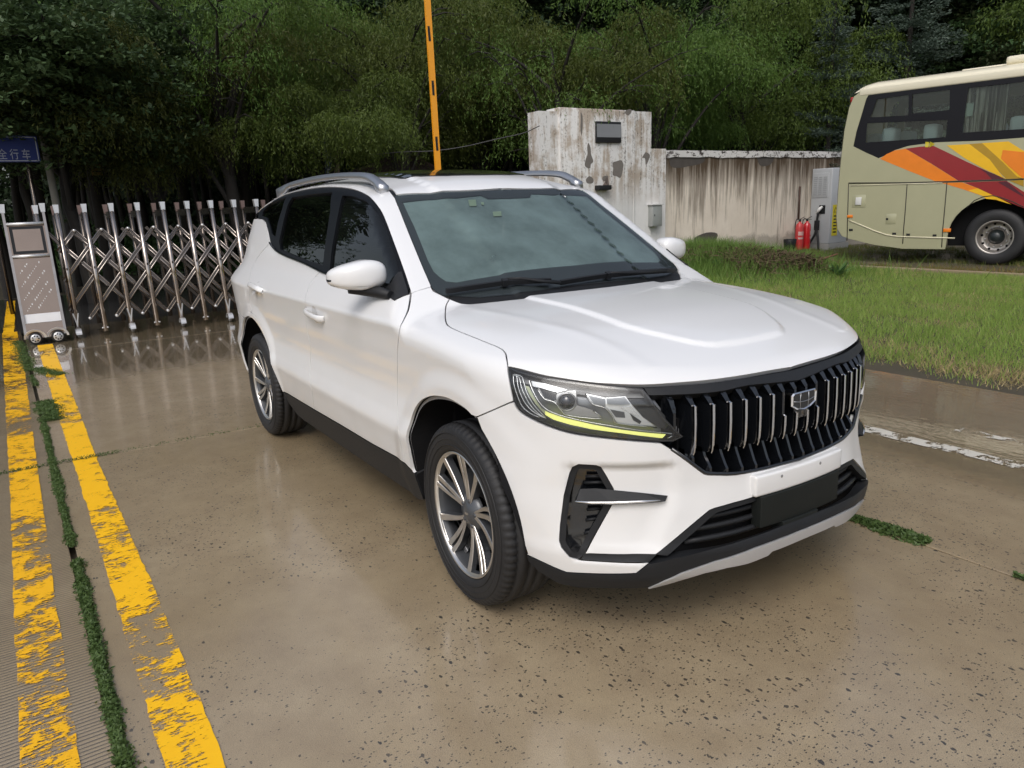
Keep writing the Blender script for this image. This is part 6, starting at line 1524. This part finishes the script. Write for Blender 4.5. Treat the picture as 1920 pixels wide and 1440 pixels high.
def willow_leaves(rng, tips, n_leaf, drop, ll):
    K = clumps(rng, tips, 36, .72); R_ = rng.uniform(.35, 1.0, len(K)); C = []; A = []; B = []
    ns = n_leaf//12; i = rng.integers(0, len(K), ns); o = rdir(ns, rng); o[:, 2] = np.abs(o[:, 2])*.75-.25*rng.random(ns)
    base = K[i]+o*(R_[i]*(.45+.75*rng.random(ns)))[:, None]*[1.15, 1.15, .85]
    a = np.arctan2(o[:, 1], o[:, 0])+rng.normal(0, .6, ns); h = np.stack([np.cos(a), np.sin(a)], 1)*rng.uniform(.05, .42, ns)[:, None]; L = drop*rng.uniform(.25, .8, ns)
    for k in range(12):
        t = (k+.5)/12; p = base.copy(); p[:, :2] += h*(1-(1-t)**2); p[:, 2] += .06*t-L*t**1.5
        p += rng.normal(0, .03, p.shape)
        d = np.stack([h[:, 0]*(1-t)*1.6, h[:, 1]*(1-t)*1.6, -L*1.5*t**.5], 1); d /= np.linalg.norm(d, axis=1, keepdims=True)+1e-6
        d = d+rng.normal(0, .5, d.shape); d /= np.linalg.norm(d, axis=1, keepdims=True); l = ll*rng.uniform(.6, 1.3, ns)[:, None]
        w = np.cross(d, rdir(ns, rng)); w /= np.linalg.norm(w, axis=1, keepdims=True)+1e-6
        C.append(p); A.append(d*l*.5); B.append(w*l*.12)
    return np.concatenate(C), np.concatenate(A), np.concatenate(B)
def broad_leaves(rng, tips, n_leaf, rad, ll):
    T = np.array([t[0] for t in tips]); ncl = n_leaf//38; i = rng.integers(0, len(T), ncl); cc = T[i]+rng.normal(0, rad, (ncl, 3))*[1, 1, .7]
    n_ = ncl*38; c = np.repeat(cc, 38, 0); o = rdir(n_, rng)*(rng.random(n_)**.5*.30)[:, None]*[1.3, 1.3, .45]; P = c+o
    d = rdir(n_, rng)*[1, 1, .5]; d[:, 2] -= .25; d /= np.linalg.norm(d, axis=1, keepdims=True); nrm = rdir(n_, rng)*.5; nrm[:, 2] += .9
    w = np.cross(d, nrm); w /= np.linalg.norm(w, axis=1, keepdims=True)+1e-6; l = ll*rng.uniform(.6, 1.3, n_)[:, None]
    return P, d*l*.5, w*l*.30
def tree_proto(kind, seed, H, spread, nleaf, mat, **kw):
    r = np.random.default_rng(seed); m, tips = tree_skeleton(r, H, kw.get('r0', .17), spread, kind)
    tm = m.mesh('trunk', M_bark)
    if kind == 'willow': C, A, B = willow_leaves(r, tips, nleaf, kw.get('drop', 1.0), kw.get('ll', .10))
    else: C, A, B = broad_leaves(r, tips, nleaf, kw.get('rad', .5), kw.get('ll', .10))
    return tm, quads(C, A, B, mat, 'crown')
def spruce_proto(seed, H, R0, n_):
    r = np.random.default_rng(seed); m = MB(); tube_path(m, [(0, 0, -.1), (0, 0, H*.5), (0, 0, H)], [.16, .09, .02], 7); C = []; A = []; B = []
    for k in range(150):
        t = r.random()**.8; z = .4+t*(H-.5); L = R0*(1-t)**.85*r.uniform(.75, 1.1)+.15; a = r.uniform(0, 2*math.pi); d = np.array((math.cos(a), math.sin(a)))
        ns = int(n_*L/R0/60); u = r.random(ns)**.7; p = np.zeros((ns, 3)); p[:, :2] = d*(u*L)[:, None]; p[:, 2] = z-.30*u*L+.22*(u**3)*L
        side = r.normal(0, 1, ns)*(.05+.20*L*(1-u)*.9+.04); p[:, 0] += -d[1]*side; p[:, 1] += d[0]*side; p[:, 2] += r.normal(0, .035, ns)-.12*np.abs(side)
        v = np.zeros((ns, 3)); v[:, :2] = d*.9+np.stack([-d[1]*np.sign(side)*.6, d[0]*np.sign(side)*.6], 1); v += r.normal(0, .35, v.shape); v[:, 2] += .1; v /= np.linalg.norm(v, axis=1, keepdims=True)
        w = np.cross(v, rdir(ns, r)); w /= np.linalg.norm(w, axis=1, keepdims=True)+1e-6; l = r.uniform(.06, .13, ns)[:, None]
        C.append(p); A.append(v*l*.5); B.append(w*l*.16)
    return m.mesh('trunk', M_bark), quads(np.concatenate(C), np.concatenate(A), np.concatenate(B), M_spruce, 'crown')
WIL = [tree_proto('willow', 11, 7.2, 2.7, 84000, M_willow, drop=1.1, ll=.088), tree_proto('willow', 12, 8.0, 3.0, 90000, M_willow, drop=1.2, ll=.088), tree_proto('willow', 13, 6.4, 2.4, 72000, M_willow, drop=1.0, ll=.088), tree_proto('willow', 14, 7.6, 2.3, 13000, M_willow, drop=.9, ll=.085, r0=.15), tree_proto('willow', 15, 8.4, 2.6, 12000, M_willow, drop=.9, ll=.085, r0=.19)]
BRO = [tree_proto('broad', 21, 8.5, 2.6, 56000, M_broad, rad=.55, ll=.13), tree_proto('broad', 22, 7.4, 2.8, 56000, M_broad, rad=.6, ll=.13)]
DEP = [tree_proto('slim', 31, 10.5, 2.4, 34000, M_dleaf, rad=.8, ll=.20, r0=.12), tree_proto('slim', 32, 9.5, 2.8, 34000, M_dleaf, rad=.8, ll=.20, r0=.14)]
SPR = spruce_proto(41, 9.5, 2.6, 26000)
def put(proto, u, D, s, rot, label, cat='tree', group=None, zs=1.0, dz=0):
    d = ray(u, 385); d = d[:2]/np.linalg.norm(d[:2]); x_, y_ = CAMP[0]+d[0]*D, CAMP[1]+d[1]*D
    t = empty('tree', (x_, y_, dz), rot, label, cat, group); t.scale = (s, s, s*zs)
    link('trunk', proto[0], t); link('crown', proto[1], t); return t
T_ = [
 # first row: yellow green willows overhanging the street
 (WIL[1], 455, 20.5, 1.0, .3, 'large yellow green willow with a thick dark trunk left of the car roof', 'willow'),
 (WIL[0], 300, 17.5, .90, 2.1, 'willow with low bright drooping foliage hanging over the middle of the gate', 'willow'),
 (WIL[2], 590, 18.5, .88, 1.2, 'bushy bright willow between the roof rail and the orange barrier arm', 'willow'),
 (WIL[0], 755, 21.5, 1.08, 4.0, 'dark stemmed willow just left of the orange barrier arm', 'willow'),
 (WIL[1], 905, 23.0, 1.05, 5.2, 'olive green willow between the barrier arm and the white pillar', 'willow'),
 (WIL[2], 1035, 22.0, 1.22, .9, 'willow with forked bare black limbs above the white pillar', 'willow'),
 (WIL[1], 1225, 23.5, 1.02, 2.6, 'willow with a slim dark trunk right of the white pillar', 'willow'),
 (WIL[0], 1400, 25.0, 1.15, 3.3, 'tall soft willow above the stained wall', 'willow'),
 (SPR, 1680, 26.0, 1.0, .5, 'tall blue green spruce rising behind the coach roof', 'spruce'),
 (SPR, 1545, 24.5, .78, 2.0, 'dark spruce with sagging boughs beside the back of the coach', 'spruce'),
 (BRO[1], 1830, 31.0, 1.1, 1.0, 'round yellow green tree behind the coach at the right edge', 'tree'),
 (WIL[2], 1960, 29.0, 1.2, 2.2, 'pale willow beyond the coach roof at the far right', 'willow'),
 (WIL[3], 1040, 18.6, 1.0, .4, 'sparse willow with black forked limbs just above the white pillar', 'willow'),
 (WIL[4], 455, 17.4, .95, 1.1, 'sparse willow whose thick dark trunk stands left of the roof rail', 'willow'),
 (WIL[3], 750, 19.2, 1.05, 2.6, 'sparse willow whose dark trunk stands left of the orange arm', 'willow'),
 (WIL[4], 1215, 20.6, .9, 3.9, 'sparse willow with a dark trunk above the right end of the pillar', 'willow'),
 (BRO[1], 150, 16.5, .84, .6, 'broad leaved tree reaching over the right end of the blue sign', 'tree'),
 (BRO[0], 120, 21.5, .95, .2, 'broad leaved tree with grey green leaves above the blue sign', 'tree'),
 (BRO[1], -10, 19.5, .95, 1.7, 'broad leaved tree cut by the left edge of the view', 'tree'),
 (BRO[0], 215, 25.5, 1.05, 3.6, 'dark leafy tree behind the left end of the gate', 'tree'),
 (WIL[2], 190, 27, 1.2, .4, 'soft leaved willow high behind the left end of the gate', 'willow'),
]
for pr_, u, D, s, rot, lb, cat in T_: put(pr_, u, D, s, rot, lb, cat)
k = 0
rg = random.Random(9)
for D, step, off in ((30, 105, 0), (36, 90, 40), (43, 80, 10)):
    u = -260+off
    while u < 2200:
        pr_ = DEP[k % 2] if D > 31 or k % 3 else BRO[k % 2]
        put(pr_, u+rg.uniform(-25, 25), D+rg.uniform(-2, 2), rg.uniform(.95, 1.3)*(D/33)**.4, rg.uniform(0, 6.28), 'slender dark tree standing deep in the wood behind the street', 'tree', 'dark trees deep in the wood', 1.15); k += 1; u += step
# bare slim trunks seen under the crowns, left
for i, (u, D, r_, h_) in enumerate(((30, 21, .10, 5.2), (75, 20, .13, 5.6), (128, 22, .17, 6.0), (158, 24, .08, 5.5), (186, 20.5, .16, 6.0), (215, 25, .07, 5.0), (246, 24, .08, 5.4), (345, 22, .15, 6.0), (372, 25, .08, 5), (400, 24, .06, 5), (430, 26, .08, 5), (505, 25, .08, 5.2), (540, 24, .07, 5), (960, 26, .09, 5.5))):
    d = ray(u, 385); d = d[:2]/np.linalg.norm(d[:2]); x_, y_ = CAMP[0]+d[0]*D, CAMP[1]+d[1]*D
    m = MB(); b = rg.uniform(-.25, .25); m.tube(smooth([(0, 0, -.05), (b*.4, 0, h_*.3), (b, b*.5, h_*.6), (b*1.3, b, h_)], 3), np.linspace(r_, r_*.6, 10), 8, caps=False); me = m.mesh('trunk', M_bark)
    t = empty('tree', (x_, y_, 0), 0, 'thin dark leaning trunk in the shade behind the gate', 'tree', 'bare trunks behind the gate'); link('trunk', me, t)
    n_ = 2600; c = np.stack([rng.normal(b, 1.0, n_), rng.normal(b, 1.0, n_), h_+rng.normal(.1, .55, n_)], 1); a = rdir(n_, rng)*rng.uniform(.04, .09, n_)[:, None]; w = np.cross(a, rdir(n_, rng)); w *= .02/(np.linalg.norm(w, axis=1, keepdims=True)+1e-9)
    link('crown', quads(c, a, w, M_dleaf, 'crown'), t)
# undergrowth under the wood and a far leafy mass that closes the view
n_ = 90000; U = rng.uniform(-300, 2300, n_); D = rng.uniform(21, 40, n_); dd = FW[:2]/np.linalg.norm(FW[:2]); rt2 = np.array((dd[1], -dd[0])); tn = (U-960)/CAMF*.985
dirs = dd[None]+rt2[None]*tn[:, None]; P = np.zeros((n_, 3)); P[:, :2] = CAMP[:2]+dirs*D[:, None]; P[:, 2] = rng.random(n_)**2.2*1.5*(.4+.8*vnoise(P[:, 0]+90, P[:, 1]+90, .5, 31))
kk = (P[:, 0] < -14.5) | (P[:, 1] > 19); P = P[kk & ~((P[:, 0] > -12.5) & (P[:, 1] < 40))]; n_ = len(P)
a = rdir(n_, rng)*rng.uniform(.05, .12, n_)[:, None]; w = np.cross(a, rdir(n_, rng)); w *= .035/(np.linalg.norm(w, axis=1, keepdims=True)+1e-9)
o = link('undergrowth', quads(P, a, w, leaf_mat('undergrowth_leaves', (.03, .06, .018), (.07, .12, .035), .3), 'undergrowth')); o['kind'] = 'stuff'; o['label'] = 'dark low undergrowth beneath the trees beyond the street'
n_ = 150000; U = rng.uniform(-400, 2400, n_); D = rng.uniform(46, 56, n_); tn = (U-960)/CAMF*.985; dirs = dd[None]+rt2[None]*tn[:, None]; P = np.zeros((n_, 3)); P[:, :2] = CAMP[:2]+dirs*D[:, None]; P[:, 2] = rng.random(n_)*19
a = rdir(n_, rng)*rng.uniform(.16, .34, n_)[:, None]; w = np.cross(a, rdir(n_, rng)); w *= .14/(np.linalg.norm(w, axis=1, keepdims=True)+1e-9)
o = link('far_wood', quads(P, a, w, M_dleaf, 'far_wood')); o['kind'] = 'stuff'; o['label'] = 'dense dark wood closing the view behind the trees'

hv = [];  # added dark backdrop bank, blocks the bright sky gaps under the crowns
for i in range(49):
    tn_ = -.62+i*.62*2/48*1.25; dd2 = dd+rt2*tn_; dd2 = dd2/np.linalg.norm(dd2)
    for D_, z_ in ((52, -.1), (58, 5.5), (66, 11), (90, 13)): p_ = CAMP[:2]+dd2*(D_+1.5*math.sin(i*1.3)); hv.append((p_[0], p_[1], z_+.6*math.sin(i*2.1)*(z_ > 0)))
o = link('dark_backdrop', mesh_from('dark_backdrop', hv, [(4*i+k, 4*i+k+1, 4*i+5+k, 4*i+4+k) for i in range(48) for k in range(3)], [simple('backdrop_dark_green', (.020, .032, .014), .95, var=.5, vscale=1.5, bmp=1, bscale=3)], None, True)); o['kind'] = 'structure'
# ------------------------------------------------------------------ small things by the street
def text_mesh(body, size, mat, name):
    cu = bpy.data.curves.new(name, 'FONT'); cu.body = body; cu.size = size; cu.extrude = .002; cu.align_x = 'LEFT'
    ob = bpy.data.objects.new(name, cu); COL.objects.link(ob); dg = bpy.context.evaluated_depsgraph_get(); me = bpy.data.meshes.new_from_object(ob.evaluated_get(dg)); bpy.data.objects.remove(ob); bpy.data.curves.remove(cu)
    me.name = name; me.materials.clear(); me.materials.append(mat); return me
SX = -13.2
a0 = onX(-60, 262, SX); a1 = onX(77, 304, SX); hgt = onX(77, 304, SX)[2]; top_ = onX(70, 255, SX)[2]
sgn = empty('road_sign', (SX, (a0[1]+a1[1])/2, 0), label='blue road sign with white Chinese characters half hidden by leaves at the left edge', cat='sign')
wd = a1[1]-a0[1]; m = MB(); m.box(-.02, 0, -wd/2, wd/2, hgt, top_, bev=.004); pl_ = m.build('sign_panel', simple('sign_blue', (.005, .018, .12), .7, var=.05), sgn)
m = MB(); M_sw = simple('sign_white', (.28, .30, .36), .6)
for (ya, yb, za, zb_) in ((-wd/2+.02, wd/2-.02, hgt+.015, hgt+.03), (-wd/2+.02, wd/2-.02, top_-.03, top_-.015), (wd/2-.035, wd/2-.02, hgt+.03, top_-.03)): m.box(0, .003, ya, yb, za, zb_)
m.build('sign_border', M_sw, pl_)
cw = (top_-hgt)
me = text_mesh('全 行 车', cw*.36, M_sw, 'sign_text'); bb = [v.co.x for v in me.vertices]
if bb and max(bb)-min(bb) > .01:
    o = link('sign_text', me, pl_); sc_ = (wd*.5)/(max(bb)-min(bb)); o.rotation_euler = (math.pi/2, 0, math.pi/2); t0 = onX(-2, 300, SX)[1]-sgn.location.y; o.location = (.004, t0, hgt+cw*.14); t1 = onX(58, 300, SX)[1]-sgn.location.y; o.scale = ((t1-t0)/(max(bb)-min(bb)), cw*.40/(max(v.co.y for v in me.vertices)-min(v.co.y for v in me.vertices)), 1)
for y_ in (-wd*.35, wd*.30): 
    m = MB(); m.tube([(-.05, y_, -.05), (-.05, y_, top_)], .035, 8); m.build('sign_post', M_steeld, sgn)
def pole(u0, v0, u1, v1, x_, r_, mat, name, label, cat, foot=True):
    a = onX(u0, v0, x_); b = onX(u1, v1, x_); d = b-a; 
    if foot: b = a+d*((a[2]+.05)/(a[2]-b[2]))
    m = MB(); m.tube([b, a], [r_*1.15, r_], 10); return tag(m.build(name, mat), label, cat)
pole(80, 255, 106, 385, -14.0, .06, simple('pole_grey', (.20, .19, .16), .7), 'leaning_pole', 'thin pale leaning pole right of the blue sign', 'pole')
pole(629, 225, 632, 330, -14.5, .07, simple('pole_brown', (.17, .13, .10), .8, var=.3), 'utility_pole', 'pale brown wooden pole beside the painted post above the car roof', 'pole')
pp = pole(614, 225, 617, 330, -14.5, .085, simple('post_navy', (.025, .035, .055), .6), 'painted_post', 'dark blue post with vertical white lettering above the car roof', 'post')
for k in range(5):
    c = onX(614+k*.6, 268+k*13, -14.41); m = MB(); m.box(c[0], c[0]+.01, c[1]-.035, c[1]+.03, c[2]-.05, c[2]-.035); m.box(c[0], c[0]+.01, c[1]-.03, c[1]-.015, c[2]-.04, c[2]+.04); m.box(c[0], c[0]+.01, c[1]-.01, c[1]+.035, c[2]+.01, c[2]+.022); q_ = m.build('white_mark', simple('mark_white', (.30, .33, .36), .6), pp)
d = ray(181, 318); Pn = CAMP+d*(20.25/np.linalg.norm(d[:2])); m = MB(); m.box(-.012, 0, -.115, .115, -.13, .13, bev=.004)
yn = m.build('notice_plate', simple('plate_yellow', (.20, .15, .03), .6, var=.1), None, tuple(Pn)); tag(yn, 'small yellow notice plate fixed to a dark trunk above the gate', 'sign')
for z_ in (.03, -.06): m = MB(); m.box(.001, .004, -.09, .09, z_, z_+.03); m.build('notice_line', M_black, yn)
# hut roof
hx = -17.0; c = onX(760, 290, hx); e0 = onX(600, 345, hx+1.2); e1 = onX(868, 345, hx+1.2)
hut = empty('hut', (hx, c[1], 0), label='small brown hip roofed hut in the shade behind the car roof', cat='hut'); yl, yr_ = e0[1]-c[1], e1[1]-c[1]; ez = e1[2]-.05; rz = c[2]
M_roofb = simple('hut_roof', (.040, .026, .020), .85, var=.3, vscale=3, bmp=.4)
V = [(1.5, yl, ez), (1.5, yr_, ez), (-1.5, yr_, ez), (-1.5, yl, ez), (0, -.25, rz), (0, .15, rz)]
m = MB(); m.add(V, [(0, 1, 5, 4), (1, 2, 5), (2, 3, 4, 5), (3, 0, 4), (3, 2, 1, 0)]); hr = m.build('roof', M_roofb, hut)
for i in range(14):
    t = (i+.5)/14; a = np.array(V[0])*(1-t)+np.array(V[1])*t; b = np.array(V[4])*(1-t)+np.array(V[5])*t; m = MB(); m.bar(a, b, .05, .03, up=(1, 0, .5)); m.build('roof_batten', M_roofb, hr)
for a, b in ((1, 5), (0, 4)): m = MB(); m.tube([V[a], V[b]], .05, 6); m.build('hip', simple('hut_hip', (.07, .045, .035), .8), hr)
m = MB(); m.box(-1.2, 1.2, yl+.3, yr_-.3, 0, ez); m.build('wall', simple('hut_wall', (.06, .05, .04), .9), hut)
# wires
def wire(L, label):
    P = [CAMP+ray(u, v)*(D/np.linalg.norm(ray(u, v)[:2])) for u, v, D in L]; m = MB(); m.tube(smooth(P, 6), .010, 5); tag(m.build('overhead_wire', simple('wire_dark', (.05, .05, .05), .6)), label, 'wire')
wire([(700, 290, 17), (755, 285, 16), (812, 283, 15.6), (870, 275, 15.4), (935, 260, 15.2), (980, 250, 15), (1012, 236, 14.9)], 'slack thin wire running from the trees to the white pillar')
wire([(-60, 172, 15), (100, 178, 15.5), (250, 181, 16), (420, 178, 17)], 'thin wire crossing the trees at the upper left')
